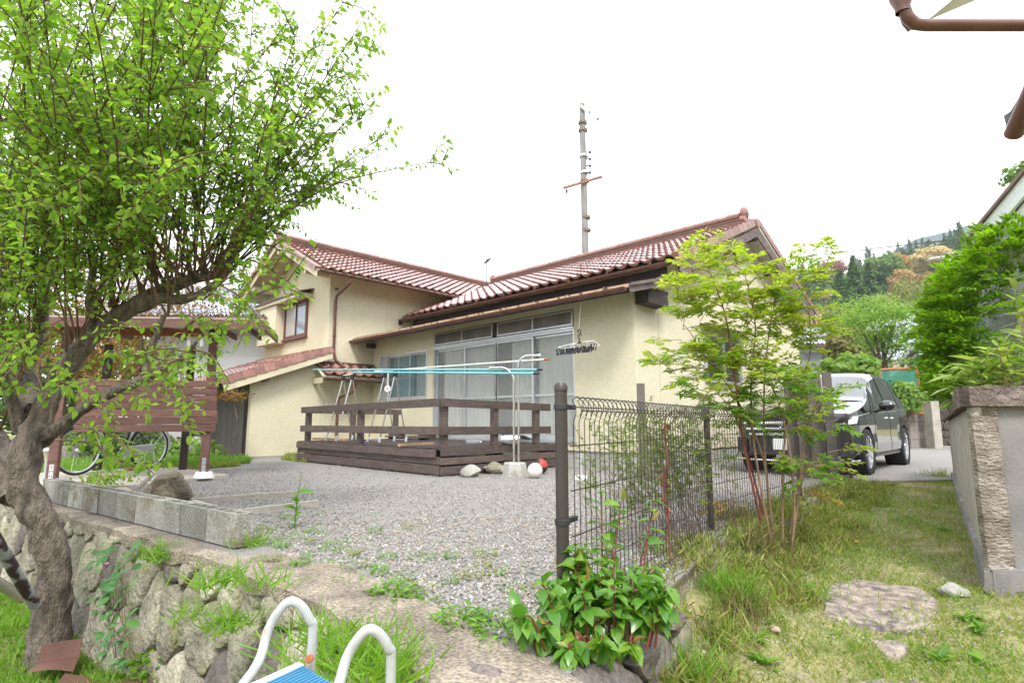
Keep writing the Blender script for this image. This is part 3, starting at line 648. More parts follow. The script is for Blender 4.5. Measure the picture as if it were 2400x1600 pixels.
# ------------------------------------------------------------------ two storey wing
H2 = thing('two_storey_house', 'cream two-storey house wing with red tiled gable and lean-to, left of the deck', 'house', (-8, 3, 0))
A0, A1 = -10.15, -6.24; RX = -8.0; GY = 1.3; EZ2, AZ2 = 4.33, 5.52
mb = MB()
xl, xr = -10.5, -5.62
def zr(x): return AZ2 - abs(x - RX) * (AZ2 - EZ2) / (RX - -10.45 if x < RX else xr - RX) 
mb.slab([(A0, GY, 0), (A1, GY, 0), (A1, GY, zr(A1) - .1), (RX, GY, AZ2 - .1), (A0, GY, zr(A0) - .1)], (0, .14, 0)); part('gable_wall', mb, CREAM, H2)
mb = MB(); mb.box((A1 - .14, GY + .14, 0), (A1, 12, EZ2 - .02 + .2)); part('side_wall', mb, CREAM, H2)
mb = MB(); mb.box((A0, GY + .14, 0), (A0 + .1, 12, EZ2)); mb.box((A0, 12, 0), (A1, 12.1, EZ2)); part('rear_wall', mb, CREAM, H2)
for y in (2.95,):
    mb = MB(); mb.box((A1 + .001, y, 2.3), (A1 + .004, y + .01, EZ2)); part('stucco_joint', mb, CREAMT, H2)
mb = MB(); VY = .62
mb.slab([(xr, VY, EZ2), (xr, 12.4, EZ2), (RX, 12.4, AZ2), (RX, VY, AZ2)], (0, 0, .05)); mb.slab([(RX, VY, AZ2), (RX, 12.4, AZ2), (xl, 12.4, EZ2 - .02), (xl, VY, EZ2 - .02)], (0, 0, .05))
roof2 = part('roof', mb, CREAMT, H2)
up2 = Vector((RX - xr, 0, AZ2 - EZ2)); L2 = up2.length; up2.normalize(); rows2 = 11
tl2 = L2 / rows2; nc2 = 27; tw2 = .25
tile_field(roof2, (xr + .03, VY + .14, EZ2 + .05), (0, 1, 0), up2, nc2, rows2, tw2, tl2, 300)
mb = MB()
for i in range(rows2):
    p = Vector((xr + .03, VY + .05, EZ2 + .07)) + up2 * i * tl2; mb.bar(p, p + up2 * tl2 * 1.05, .16, .03); mb.bar(p + Vector((0,-.09,-.03)), p + up2 * tl2 * 1.03 + Vector((0,-.09,-.03)), .025, .1)
part('verge_tiles', mb, TILER, roof2, kind=None)
mb = MB()
u3 = Vector((RX - xl, 0, AZ2 - EZ2)).normalized()
for i in range(rows2 + 1):
    p = Vector((xl, VY + .02, EZ2 + .06)) + u3 * i * tl2 * .97; mb.bar(p, p + u3 * tl2, .2, .08)
part('verge_tiles', mb, TILER, roof2)
mb = MB()
mb.slab([(xr, VY, EZ2 - .02), (RX, VY, AZ2 - .01), (RX, VY, AZ2 - .15), (xr, VY, EZ2 - .16)], (0, .03, 0)); part('barge_board', mb, CREAMT, H2)
mb = MB(); mb.slab([(RX, VY, AZ2 - .01), (xl, VY, EZ2 - .04), (xl, VY, EZ2 - .18), (RX, VY, AZ2 - .15)], (0, .03, 0)); part('barge_board', mb, CREAMT, H2)
for x in (RX, -6.35, -9.6): mb = MB(); z = zr(x) - .2; mb.box((x - .06, VY + .05, z - .1), (x + .06, GY - .002, z + .06)); part('purlin_end', mb, CREAMT, H2)
ridge(roof2, (RX, VY + .05, AZ2 + .05), (RX, 9.5, AZ2 + .05), 3, .055, .18, .075)
ornament(roof2, (RX, VY + .05, AZ2 + .08), (0, -1, 0), .8)
gutter('gutter', (xr + .05, VY + .05, EZ2), (xr + .05, 6, EZ2 - .01), .05, GUT, H2, clips=6)
mb = MB(); mb.tube([(xr + .05, 1.5, EZ2 - .06), (xr + .04, 1.5, EZ2 - .16), (A1 + .1, 1.44, EZ2 - .42), (A1 + .06, 1.44, EZ2 - .55), (A1 + .06, 1.44, 2.48)], .034, 10)
for z in (4.1, 3.6, 2.9): mb.lathe([(.036,-.02),(.045,-.02),(.045,.02),(.036,.02)], (A1+.06,1.44,z), (0,0,1), 10)
part('downpipe', mb, GUT, H2, smooth=True)
mb = MB()
for (dx, hh) in ((-.12,.06),(-.06,.12),(0,.16),(.06,.12),(.12,.06)): mb.box((-8.12+dx-.025, GY-.02, 4.86-hh), (-8.12+dx+.025, GY, 4.86+hh))
part('gable_vent', mb, DARKW, H2)
# upstairs window, shutter box, hood
wx0, wx1, wz0, wz1 = -8.72, -7.38, 3.03, 4.02
mb = MB(); REDF = mat('brown_window_frame', (.17,.07,.055), (.12,.05,.04), rough=.5)
rect_frame(mb, wx0, wx1, wz0, wz1, GY - .06, .05, .06); mb.box((wx0 - .02, GY - .1, wz0 - .05), (wx1 + .03, GY - .002, wz0 - .002)); uw = part('upper_window', mb, REDF, H2)
m2 = MB(); rect_frame(m2, wx0 + .05, -8.02, wz0 + .05, wz1 - .05, GY - .045, .035, .02); part('sash', m2, REDF, uw); m2 = MB(); rect_frame(m2, -8.05, wx1 - .05, wz0 + .05, wz1 - .05, GY - .024, .035, .02); part('sash', m2, REDF, uw)
SKYG = mat('sky_tinted_glass', (.30,.36,.42), (.22,.27,.33), scale=1.2, rough=.06, spec=1)  # blue-grey base colour paints the sky's reflection into the pane
m2 = MB(); m2.box((wx0 + .085, GY - .038, wz0 + .085), (-8.055, GY - .034, wz1 - .085)); part('pane', m2, mat('curtained_glass', (.48,.47,.45), (.38,.37,.36), scale=3, stretch=(4,1,.5), rough=.1), uw)
m2 = MB(); m2.box((-8.01, GY - .018, wz0 + .085), (wx1 - .085, GY - .014, wz1 - .085)); part('pane', m2, SKYG, uw)
mb = MB(); mb.box((-9.98, GY - .3, 2.94), (wx0 - .02, GY - .002, 4.0)); part('shutter_box', mb, CREAM, H2, bev=.01)
mb = MB(); mb.slab([(-10.1, GY - .002, 4.22), (-10.1, GY - .4, 4.10), (wx1 + .28, GY - .4, 4.10), (wx1 + .28, GY - .002, 4.22)][::-1], (0, 0, .03)); part('window_hood', mb, GUT, H2)
mb = MB(); mb.box((-10.06, GY - .36, 4.01), (wx1 + .24, GY - .002, 4.10)); part('hood_soffit', mb, CREAMT, H2)
# lean-to (garage) in front of the gable
LY0, LZ0, LZ1 = -.45, 1.78, 2.35
mb = MB(); mb.slab([(A1 - .14, LY0, -.1), (A1 - .14, GY - .002, -.1), (A1 - .14, GY - .002, LZ1 - .02), (A1 - .14, LY0, LZ0)], (.14, 0, 0)); part('lean_to_wall', mb, CREAM, H2)
ly = -1.16; VXL = -5.93
u4 = Vector((0, GY - ly, .90)).normalized(); L4 = Vector((0, GY - ly, .90)).length
mb = MB(); mb.slab([(-10.2, ly, 1.60), (VXL, ly, 1.60), (VXL, GY, 2.50), (-10.2, GY, 2.50)], (0, 0, .04)); lr = part('lean_to_roof', mb, CREAMT, H2)
tile_field(lr, (-5.93 - .1 - 15 * .27, ly - .06, 1.645), (1, 0, 0), u4, 15, 10, .27, L4 / 10, 150)
mb = MB(); vm2 = vm.mesh('verge_tile'); vm2.materials.append(TILER)
Rm = Matrix((Vector((1, 0, 0)), u4, Vector((1, 0, 0)).cross(u4))).transposed().to_4x4(); org = wloc(lr)
for i in range(11):
    o = bpy.data.objects.new('verge_tile', vm2); COL.objects.link(o); o.parent = lr
    o.matrix_basis = Matrix.Translation(Vector((VXL - .17, ly - .06, 1.66)) + u4 * (i * L4 / 11) - org) @ Rm
mb = MB(); mb.slab([(VXL - .03, ly, 1.58), (VXL - .03, GY, 2.48), (VXL - .03, GY, 2.32), (VXL - .03, ly + .05, 1.43)], (.03, 0, 0)); part('barge_board', mb, CREAMT, H2)
mb = MB(); mb.box((A1, .32, 2.0), (VXL - .031, .44, 2.1)); part('purlin_end', mb, CREAMT, H2); mb = MB(); mb.lathe([(0,0),(.09,0),(.09,.2),(0,.2)], (A1 + .0, -.22, 1.77), (1, 0, 0), 16); part('round_purlin_end', mb, mat('pink_end', (.33,.13,.13), rough=.6), H2, smooth=True)
# open front of the lean-to: posts, grey folding panels, dark inside
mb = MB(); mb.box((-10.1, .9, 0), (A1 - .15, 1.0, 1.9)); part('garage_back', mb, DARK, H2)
GREYD = mat('grey_door_panel', (.20,.185,.17), (.16,.15,.14), scale=2, rough=.6, stretch=(6,1,.4), rnd=.1); mb = MB(); mb.box((A1-.22, LY0, 0), (A1-.142, LY0+.1, LZ0)); part('garage_post', mb, DARKW, H2)
for (a, b, y) in ((-6.75,-6.42,-.4),(-7.35,-7.0,-.3),(-7.72,-7.37,-.3),(-8.1,-7.74,-.3),(-8.5,-8.12,-.3),(-8.9,-8.52,-.3),(-9.3,-8.92,-.3)):
    m2 = MB(); m2.box((a, y, 0), (b, y + .04, 1.36)); part('door_panel', m2, GREYD if b < -6.5 else DARKW, H2)
    m2 = MB(); m2.box((a, y, 1.38), (b, y + .04, 1.72)); part('upper_pane', m2, GLASSD, H2)
mb = MB(); mb.box((-9.4, -.36, 1.355), (-6.4, -.28, 1.385)); mb.box((-9.4, -.36, 1.72), (-6.4, -.28, 1.78)); part('door_rail', mb, DARKW, H2)
# pent roof in the corner + its gutter and downpipe
mb = MB(); mb.slab([(-5.76, .97, 1.84), (-5.76, 2.58, 1.84), (A1, 2.58, 2.16), (A1, .97, 2.16)], (0, 0, .04)); pr = part('pent_roof', mb, CREAMT, H2)
u5 = Vector((A1 + 5.76, 0, .32)).normalized(); tile_field(pr, (-5.72, 1.0, 1.89), (0, 1, 0), u5, 6, 2, .265, .29, 300)
mb = MB(); mb.box((A1 + .002, 1.3, 2.18), (A1 + .1, 2.58, 2.26)); part('flashing', mb, GUT, H2)
mb = MB(); mb.box((-5.8, .96, 1.70), (A1 - .0, 1.0, 1.83)); part('pent_barge', mb, CREAMT, H2)
gutter('pent_gutter', (-5.68, .98, 1.80), (-5.68, 2.56, 1.80), .05, GUT, H2)
mb = MB(); mb.lathe([(.09,.05),(.08,0),(.035,-.12)], (-5.68, 1.75, 1.72), (0,0,1), 12); mb.tube([(-5.68,1.75,1.6),(-5.7,1.72,1.5),(-6.14,1.62,1.38),(-6.17,1.6,1.28),(-6.17,1.6,0)], .034, 10); mb.tube([(A1+.06,1.44,2.5),(A1+.1,1.5,2.3),(-5.9,1.6,2.12)], .034, 10); part('downpipe', mb, GUT, H2, smooth=True)
mb = MB(); mb.box((A1 - .01, LY0, -.1), (A1 + .03, 2.6, .04)); part('foundation', mb, CONC, H2)
# ------------------------------------------------------------------ wooden deck
DK = thing('wooden_deck', 'low dark brown timber deck with two-rail fence in front of the big windows', 'deck', (-2.3, 1.3, 0))
DX0, DX1, DY0, DY1, DZ = -4.62, .06, 0.0, 2.52, .41
n = 44; bwid = (DX1 - DX0) / n
MB1 = MB(); MB1.box((0, 0, -.032), (bwid - .006, 2.50, 0)); bm_ = MB1.mesh('deck_board'); bm_.materials.append(DECKT)
for i in range(n):
    o = bpy.data.objects.new('deck_board', bm_); COL.objects.link(o); o.parent = DK
    o.location = Vector((DX0 + i * bwid, .0 + random.uniform(-.018, .006), DZ + random.uniform(-.003, .003))) - Vector((-2.3, 1.3, 0))
def plank(name, a, b, m, parent, bev=.004, label=None):
    mb = MB(); mb.box(a, b); return part(name, mb, m, parent, bev=bev, label=label)
def plankbar(name, p, q, w_, h, m, parent, bev=.004):
    mb = MB(); mb.bar(p, q, w_, h); return part(name, mb, m, parent, bev=bev)
# skirting boards, front face (y<0) and right face (x>DX1)
plankbar('skirting_board', (DX0 - .02, -.075, .335), (DX1 - .09, -.075, .325), .035, .115, DECK, DK)
plankbar('skirting_board', (DX0 - .02, -.035, .235), (DX1 - .0, -.035, .225), .035, .11, DECK, DK)
plankbar('skirting_board', (DX0 - .04, -.055, .10), (DX1 + .0, -.055, .095), .035, .13, DECK, DK)
for (z, h) in ((.355, .115), (.22, .10), (.085, .12)): plank('skirting_board', (DX1 + .02, -.07, z - h/2), (DX1 + .055, 2.53, z + h/2), DECK, DK)
for (z, h) in ((.355, .11), (.22, .10), (.085, .12)): plank('skirting_board', (DX0 - .055, -.05, z - h/2), (DX0 - .02, 2.5, z + h/2), DECK, DK)
for y in (.1, 1.2, 2.3): plank('joist', (DX0 + .02, y, DZ - .15), (DX1 - .02, y + .06, DZ - .034), DECK, DK)
for x in (-4.45, -3.0, -1.5, -.08):
    for y in (.06, 1.25, 2.35): plank('foot_post', (x - .05, y - .04, .06), (x + .05, y + .05, DZ - .15), DECK, DK)
    for y in (.05, 1.25, 2.3): 
        mb = MB(); mb.lathe([(.001, .06), (.085, .06), (.115, -.02)], (x, y, 0), (0, 0, 1), 4); part('footing_block', mb, CONC, DK)
def railpost(x, y): plank('rail_post', (x - .05, y - .05, DZ + .003), (x + .05, y + .05, 1.04), DECK, DK)
for (x, y) in ((-4.48, .07), (-2.42, .07), (-.05, .09), (-.03, 1.12), (-.03, 2.12), (-4.52, 1.1), (-4.52, 2.2), (-1.98 , 2.30) ): 
    if x != -1.98: railpost(x, y)
plankbar('rail', (-4.66, 0.0, 1.035), (-.02, -.012, 1.085), .04, .125, DECK, DK)
plankbar('rail', (-4.66, 0.0, .66), (-.02, -.012, .665), .04, .125, DECK, DK)
plankbar('rail', (.042, -.03, 1.085), (.042, 2.42, 1.05), .04, .125, DECK, DK)
plankbar('rail', (.042, -.03, .665), (.042, 2.42, .655), .04, .125, DECK, DK)
plankbar('rail', (-4.60, .06, 1.03), (-4.60, 2.4, 1.02), .04, .12, DECK, DK)
plankbar('rail', (-4.60, .06, .64), (-4.60, 2.4, .63), .04, .12, DECK, DK)
# dark bench/step by the wall
ST = thing('step_bench', 'dark timber two-tread step bench on the deck under the small window', 'bench', (-4.6, 2.2, DZ))
for (z, y) in ((.62, 2.35), (.45, 2.1)): plank('tread', (-5.0, y - .13, z), (-3.6, y + .13, z + .03), DECK, ST)
for x in (-4.9, -3.75): plank('leg', (x, 2.0, DZ), (x + .05, 2.45, .615), DECK, ST)
ST.location = (-4.2, 2.2, DZ)
# shift it so it stands between the left posts
for ch in ST.children: pass
# laundry A-frame stands
def dstand(x, y, label, sp=.36):
    t = thing('drying_stand', label, 'drying stand', (x, y, DZ), 'folding drying stands on the deck')
    H = 1.30
    for sgn in (-1, 1):
        for q, l in ((-1, .30), (1, .26)):
            mb = MB(); mb.tube([(x + sgn*sp/2, y, DZ + H), (x + sgn*sp/2 * 1.12 + q*.02, y + q * l, DZ + .03)], .0125, 8); part('leg', mb, STEEL, t, smooth=True)
            mb = MB(); mb.lathe([(.016, 0), (.028, .01), (.022, .10), (.014, .11)], (x + sgn*sp/2*1.12 + q*.02, y + q*l, DZ + .0), (0, 0, 1), 8); part('foot', mb, mat('grey_foot', (.45,.5,.55)) if 'grey_foot' not in MATS else MATS['grey_foot'], t, smooth=True)
        mb = MB(); mb.box((x + sgn*sp/2 - .025, y - .035, DZ + H - .06), (x + sgn*sp/2 + .025, y + .035, DZ + H + .05)); mb.lathe([(0,-.03),(.035,-.03),(.035,.03),(0,.03)], (x + sgn*sp/2, y, DZ + H + .01), (1, 0, 0), 10); part('joint', mb, PLAST, t, bev=.005)
    mb = MB()
    for q, l in ((-1, .30), (1, .26)): mb = MB(); mb.tube([(x - sp/2*1.12 + q*.02, y + q*l, DZ + .05), (x + sp/2*1.12 + q*.02, y + q*l, DZ + .05)], .010, 8); part('foot_bar', mb, STEEL, t, smooth=True)
    mb = MB(); mb.tube([(x - sp/2, y, DZ + H + .05), (x + sp/2, y, DZ + H + .05)], .012, 8); part('top_bar', mb, WPL, t, smooth=True)
    return t
dstand(-3.95, .62, 'steel folding drying stand above the pink baskets at the left end of the deck')
dstand(-2.62, .78, 'steel folding drying stand with a white reel hanging, right of the other stand')
mb = MB(); c = Vector((-2.62 + .06, .70, 1.42)); mb.lathe([(.02,-.012),(.062,-.012),(.066,0),(.062,.012),(.02,.012)], c, (.5,-.8,0), 18); mb.box(c + Vector((-.012,-.01,.05)), c + Vector((.012,.01,.30))); mb.box(c + Vector((.02,-.008,-.3)), c + Vector((.03,.0,.0))); solo('hanging_reel', mb, WPL, 'small white plastic reel hanging from the right-hand drying stand', 'reel', smooth=True)
# bent steel washing-line post in its concrete block
WP = thing('laundry_post', 'stainless steel twin post with curved arms set in a concrete block beside the deck', 'laundry post', (.74, .82, 0))
bx, by = .74, .82
mb = MB(); mb.lathe([(0,.20),(.15,.20),(.165,.18),(.19,0)], (bx, by, 0), (0, 0, 1), 6); part('concrete_base', mb, CONC, WP)
def arc(c, r, a0, a1, ex, n=10): return [Vector(c) + Vector(ex) * (r * math.cos(a0 + (a1-a0)*i/n)) + Vector((0,0,1)) * (r * math.sin(a0 + (a1-a0)*i/n)) for i in range(n+1)]
dl = Vector((-.9, -.45, 0)).normalized(); dr_ = Vector((.75, .66, 0)).normalized()
p0 = Vector((bx, by, .2)); zt = 1.56
def hook(base, d, ztop, r, reach):
    pts = [base, base + Vector((0, 0, (ztop - r) - base.z))]
    c = Vector((base.x, base.y, ztop - r)) + d * r
    pts += arc(c, r, math.pi, math.pi/2, d)[1:]
    pts.append(pts[-1] + d * reach); return pts
mb = MB(); mb.tube(hook(p0 + Vector((-.02, 0, 0)), dl, 1.62, .22, .14), .019, 10); part('curved_post', mb, STEEL, WP, smooth=True)
mb = MB(); mb.tube(hook(p0 + Vector((.03, .05, 0)), dr_, 1.80, .16, .14), .017, 10); part('curved_post', mb, STEEL, WP, smooth=True)
ta = hook(p0 + Vector((-.02, 0, 0)), dl, 1.62, .22, .14)[-1]; tb = hook(p0 + Vector((.03, .05, 0)), dr_, 1.80, .16, .14)[-1]
mb = MB(); mb.lathe([(0,0),(.022,0),(.024,.04),(0,.045)], ta, dl, 10); mb.lathe([(0,0),(.022,0),(.024,.04),(0,.045)], tb, dr_, 10); part('green_cap', mb, mat('mint_cap', (.45,.66,.52), rough=.5), WP, smooth=True)
def pole(name, p, q, r, m, label, capm=None):
    t = thing(name, label, 'laundry pole', p)
    mb = MB(); mb.tube([p, q], r, 12); part('pole', mb, m, t, smooth=True)
    d = (Vector(q) - Vector(p)).normalized()
    mb = MB(); mb.tube([Vector(q) - d*.02, Vector(q) + d * .07], r * 1.12, 12); mb2 = MB(); mb2.tube([Vector(p) + d*.02, Vector(p) - d * .02], r * 1.12, 12)
    part('end_cap', mb, capm or PLAST, t, smooth=True); part('end_cap', mb2, m, t, smooth=True)
pole('laundry_pole', PY(735, 866, .70), PY(1262, 866, .80), .0165, TURQ, 'long turquoise laundry pole, the one lying higher across the drying stands')
pole('laundry_pole', PY(830, 872, .60), PY(1254, 875, .70), .0165, TURQ, 'turquoise laundry pole running just below and in front of its twin')
pole('laundry_pole', PY(880, 870, .9), PY(1278, 842, 1.02), .0155, WPOLE, 'cream white laundry pole with an orange end cap rising to the right', ORNG)
# peg hanger under the eaves
hc = PY(1358, 806, 2.02)
PH = thing('peg_hanger', 'silver octopus clothes hanger with black pegs hanging before the cream wall', 'clothes hanger', hc)
mb = MB(); mb.tube([hc + Vector((0,0,.19)), hc + Vector((.0,0,.30))], .004, 6); 
mb = MB(); mb.tube([hc + Vector((-.35,-.12,-.03)), hc + Vector((-.1,0,.02)), hc + Vector((.1,.05,.035)), hc + Vector((.22,.1,.04))], .009, 6)
mb.tube([hc + Vector((.22,.1,.04)), hc + Vector((.40,.02,-.06)), hc + Vector((.30,-.15,-.07)), hc + Vector((-.2,-.22,-.075)), hc + Vector((-.35,-.12,-.03))], .005, 6)
mb.tube([hc + Vector((-.1,0,.02)), hc + Vector((-.05,-.2,-.07))], .004, 6); mb.tube([hc + Vector((.12,.05,.03)), hc + Vector((.3,-.12,-.07))], .004, 6)
part('frame', mb, WPL, PH, smooth=True)
mb = MB(); mb.tube([hc + Vector((0,0,.03)), hc + Vector((-.01,0,.16))], .011, 8); mb.tube([hc + Vector((-.03,0,.19)), hc + Vector((-.02,0,.235)), hc + Vector((.01,0,.245)), hc + Vector((.03,0,.22)), hc + Vector((.02,0,.17)), hc + Vector((-.01,0,.14))], .010, 8); mb.tube([hc + Vector((.01,0,.17)), hc + Vector((.06,0,.145))], .008, 6); mb.box(hc + Vector((-.035,-.015,.01)), hc + Vector((.035,.015,.03))); part('hook', mb, PLAST, PH, smooth=True)
pm = MB(); pm.bar((0,0,.01), (.022,0,-.095), .013, .016); pm.bar((.012,0,.01), (-.012,0,-.095), .013, .016); pmm = pm.mesh('peg'); pmm.materials.append(PLAST)
for i in range(34):
    a = i / 34; x = -.37 + .76 * a; yy = (-.22 if i % 2 else -.02) + .05 * random.random()
    o = bpy.data.objects.new('peg', pmm); COL.objects.link(o); o.parent = PH; o.location = (x, yy, -.03 - .05 * (i % 2) - .01*random.random()); o.rotation_euler = (random.uniform(-.2,.2), random.uniform(-.3,.3), random.uniform(0, 3))
mb = MB(); mb.tube([hc + Vector((-.01,0,.245)), hc + Vector((.0,.02,.45)), (hc.x, 2.08, 2.79)], .003, 5); solo('white_string', mb, WPL, 'thin white string tied between the eaves and the peg hanger', 'string')
# balls
def ball(name, c, r, m, label, cat):
    mb = MB(); mb.sphere(c, r, 28, 18); return solo(name, mb, m, label, cat, smooth=True, org=c)
BALLW = mat('worn_white_ball', (.78,.76,.70), (.66,.64,.57), scale=5, rough=.5, c3=(.38,.55,.66), s3=9, t3=.6, bump=.15, bscale=30)
b1 = G(1254, 1120); ball('football', b1 + Vector((0, 0, .108)), .108, BALLW, 'scuffed white football with faded blue patches on the gravel beside the laundry post', 'ball')
m = bpy.data.materials.new('basketball_two_tone'); m.use_nodes = True; N = m.node_tree.nodes; L = m.node_tree.links
tc = N.new('ShaderNodeTexCoord'); sx = N.new('ShaderNodeSeparateXYZ'); L.new(tc.outputs['Object'], sx.inputs[0])
w1 = N.new('ShaderNodeMath'); w1.operation = 'GREATER_THAN'; w1.inputs[1].default_value = -.01
ad = N.new('ShaderNodeMath'); ad.operation = 'SUBTRACT'; L.new(sx.outputs[2], ad.inputs[0]); s2 = N.new('ShaderNodeMath'); s2.operation = 'MULTIPLY'; s2.inputs[1].default_value = .7; L.new(sx.outputs[0], s2.inputs[0])
ad2 = N.new('ShaderNodeMath'); ad2.operation = 'ADD'; L.new(sx.outputs[0], ad2.inputs[0]); L.new(sx.outputs[1], ad2.inputs[1])
s2.inputs[1].default_value = 0; ad.inputs[1].default_value = 0; L.new(ad.outputs[0], w1.inputs[0])
w2 = N.new('ShaderNodeMath'); w2.operation = 'GREATER_THAN'; w2.inputs[1].default_value = -.02; L.new(ad2.outputs[0], w2.inputs[0])
ml = N.new('ShaderNodeMath'); ml.operation = 'MULTIPLY'; L.new(w1.outputs[0], ml.inputs[0]); L.new(w2.outputs[0], ml.inputs[1])
mi = N.new('ShaderNodeMixRGB'); mi.inputs[1].default_value = (.03,.028,.03,1); mi.inputs[2].default_value = (.42,.05,.045,1); L.new(ml.outputs[0], mi.inputs[0]); L.new(mi.outputs[0], N['Principled BSDF'].inputs['Base Color']); N['Principled BSDF'].inputs['Roughness'].default_value = .55
b2 = A(1266, 1076, 9.0); b2.z = .118
BK = ball('basketball', b2, .118, m, 'red and black basketball lying behind the white football', 'ball')
# rocks
from mathutils import noise as mnoise
def rock(name, c, r, m, label, cat='rock', seed=0, parent=None, sq=(1, 1, 1), amp=.28, n=22, k=14, fr=1.3, rz=0):
    mb = MB(); mb.sphere((0, 0, 0), 1, n, k); off = Vector((seed * 7.3, seed * 3.1, seed)); out = []
    cr, sr = math.cos(rz), math.sin(rz)
    for v in mb.v:
        d = 1 + amp * mnoise.noise(v * fr + off) * 1.6 + .3 * amp * mnoise.noise(v * fr * 3.1 + off) + .12 * amp * mnoise.noise(v * fr * 8 + off)
        # flatten a few facets
        p = v * d
        for q in range(5):
            nn = mnoise.noise_vector(off + Vector((q * 5.1, 1, 2))).normalized(); e = p.dot(nn) - .72
            if e > 0: p = p - nn * e * .8
        x, y = p.x * sq[0], p.y * sq[1]
        out.append(Vector((x*cr - y*sr, x*sr + y*cr, p.z * sq[2])) * r + Vector(c))
    mb.v = out
    if parent: return part(name, mb, m, parent, smooth=True)
    return solo(name, mb, m, label, cat, smooth=True)
rock('rock', G(1104, 1117) + Vector((0, 0, .075)), .15, CONC, 'rounded grey stone lying at the foot of the deck corner', seed=1, sq=(1.1, .8, .62), rz=.7)
rock('rock', G(1162, 1110) + Vector((0, 0, .08)), .17, ROCK, 'pale flat stone next to the concrete base of the laundry post', seed=2, sq=(1.2, .75, .5), rz=.9)
# things on the deck
BT = thing('water_bottle', 'clear plastic water bottle with white cap lying on the deck', 'bottle', (0, 0, 0)); 
def ondeck(px, py): return G(px, py, DZ)
c = ondeck(1110, 1040); BT.location = c
CLP = glassmat('clear_plastic', (.6,.65,.68), .35, .1)
mb = MB(); ax_ = Vector((.8,.6,0)); mb.lathe([(0,-.13),(.035,-.13),(.037,-.06),(.034,-.03),(.037,0),(.034,.03),(.037,.06),(.014,.11),(.012,.12)], c + Vector((0,0,.038)), ax_, 14); part('bottle', mb, CLP, BT, smooth=True)
mb = MB(); mb.lathe([(0,.145),(.016,.145),(.016,.115),(0,.115)], c + Vector((0,0,.038)), ax_, 12); part('cap', mb, WPL, BT, smooth=True)
SIL = mat('silver_sheet_foil', (.75,.75,.76), (.6,.6,.62), rough=.22, metal=.9, bump=.2, bscale=8)
c = ondeck(1190, 1044)
mb = MB(); V = []; nn_ = 40
for j in (0, 1):
    for i in range(nn_ + 1):
        t = i / nn_ * 3.4 * math.pi; r_ = .11 - .02 * t / 10; V.append(c + Vector((.7, .7, 0)) * (j * .30 - .1) + Vector((.7, -.7, 0)) * (r_ * math.cos(t)) * .9 + Vector((0, 0, .10 + r_ * math.sin(t) * .85)))
mb.add(V, [(i, i+1, nn_+2+i, nn_+1+i) for i in range(nn_)]); SR = solo('silver_sheet', mb, SIL, 'loosely rolled silver insulation sheet lying on the deck by the rail post', 'sheet', smooth=True)
mb = MB(); q = ondeck(1255, 1036); V = []
for i in range(13):
    for j in range(7):
        u_, v_ = i / 12, j / 6; V.append(q + Vector((.7, .7, 0)) * (u_ - .5) * .75 + Vector((-.7, .7, 0)) * (v_ - .5) * .45 + Vector((0, 0, .015 + .13 * (1 - v_) * max(0, .9 - u_) + .03 * math.sin(u_ * 9 + v_ * 4))))
mb.add(V, [(i*7+j, (i+1)*7+j, (i+1)*7+j+1, i*7+j+1) for i in range(12) for j in range(6)]); solo('silver_mat', mb, SIL, 'flat crumpled silver sheet spread on the deck right of the roll', 'sheet', smooth=True)
mb = MB(); a, b = ondeck(935, 1046), ondeck(1015, 1041); mb.bar(a + Vector((0,0,.02)), b + Vector((0,0,.02)), .05, .035); solo('timber_offcut', mb, mat('raw_pine', (.55,.36,.22), (.44,.28,.17), scale=5, stretch=(2,2,8)), 'thin strip of raw pinkish timber lying on the deck boards', 'timber')
mb = MB(); a, b = ondeck(738, 1031), ondeck(812, 1033); mb.bar(a + Vector((0,0,.03)), b + Vector((0,0,.03)), .14, .045); solo('timber_board', mb, MATS['raw_pine'], 'short raw timber board lying at the left end of the deck', 'timber')
def basket(px, py, label):
    c = ondeck(px, py); t = thing('pink_basket', label, 'basket', c, 'pink plastic planters on the deck')
    mb = MB(); W_, H_ = .14, .13
    mb.box(c + Vector((-W_, -.06, .0)), c + Vector((W_, .06, .02)))
    part('base', mb, PINK, t)
    for s_ in (-1, 1):
        m2 = MB()
        for i in range(7): m2.bar(c + Vector((-W_ + i*W_/3, .06*s_, .02)), c + Vector((-W_ + i*W_/3, .065*s_, H_)), .012, .008)
        for z in (.05, .09, H_): m2.bar(c + Vector((-W_, .065*s_, z)), c + Vector((W_, .065*s_, z)), .010, .012)
        if s_ == 1:
            for q_ in (-.07, .07):
                m2.tube([c + Vector((q_ + .06*math.cos(a_), .068, H_ + .08*math.sin(a_))) for a_ in np.linspace(0, math.pi, 9)], .008, 6); m2.tube([c + Vector((q_ + .03*math.cos(a_), .068, H_ + .04*math.sin(a_))) for a_ in np.linspace(0, math.pi, 7)], .006, 6)
        part('lattice_side', m2, PINK, t, kind='stuff')
    for s_ in (-1, 1): m2 = MB(); m2.box(c + Vector((s_*W_ - .006, -.06, .02)), c + Vector((s_*W_ + .006, .06, H_))); part('end_panel', m2, PINK, t)
basket(812, 1024, 'pink lattice planter with scrolled back under the left drying stand')
mb = MB(); c = ondeck(772, 1024); mb.lathe([(0,0),(.07,0),(.10,.14),(.11,.145),(.10,.15),(.09,.14),(.062,.015),(0,.012)], c, (0,0,1), 18); solo('flower_pot', mb, mat('pale_pink_pot', (.62,.42,.38), rough=.5), 'plain pale pink flower pot left of the lattice planter', 'pot', smooth=True)
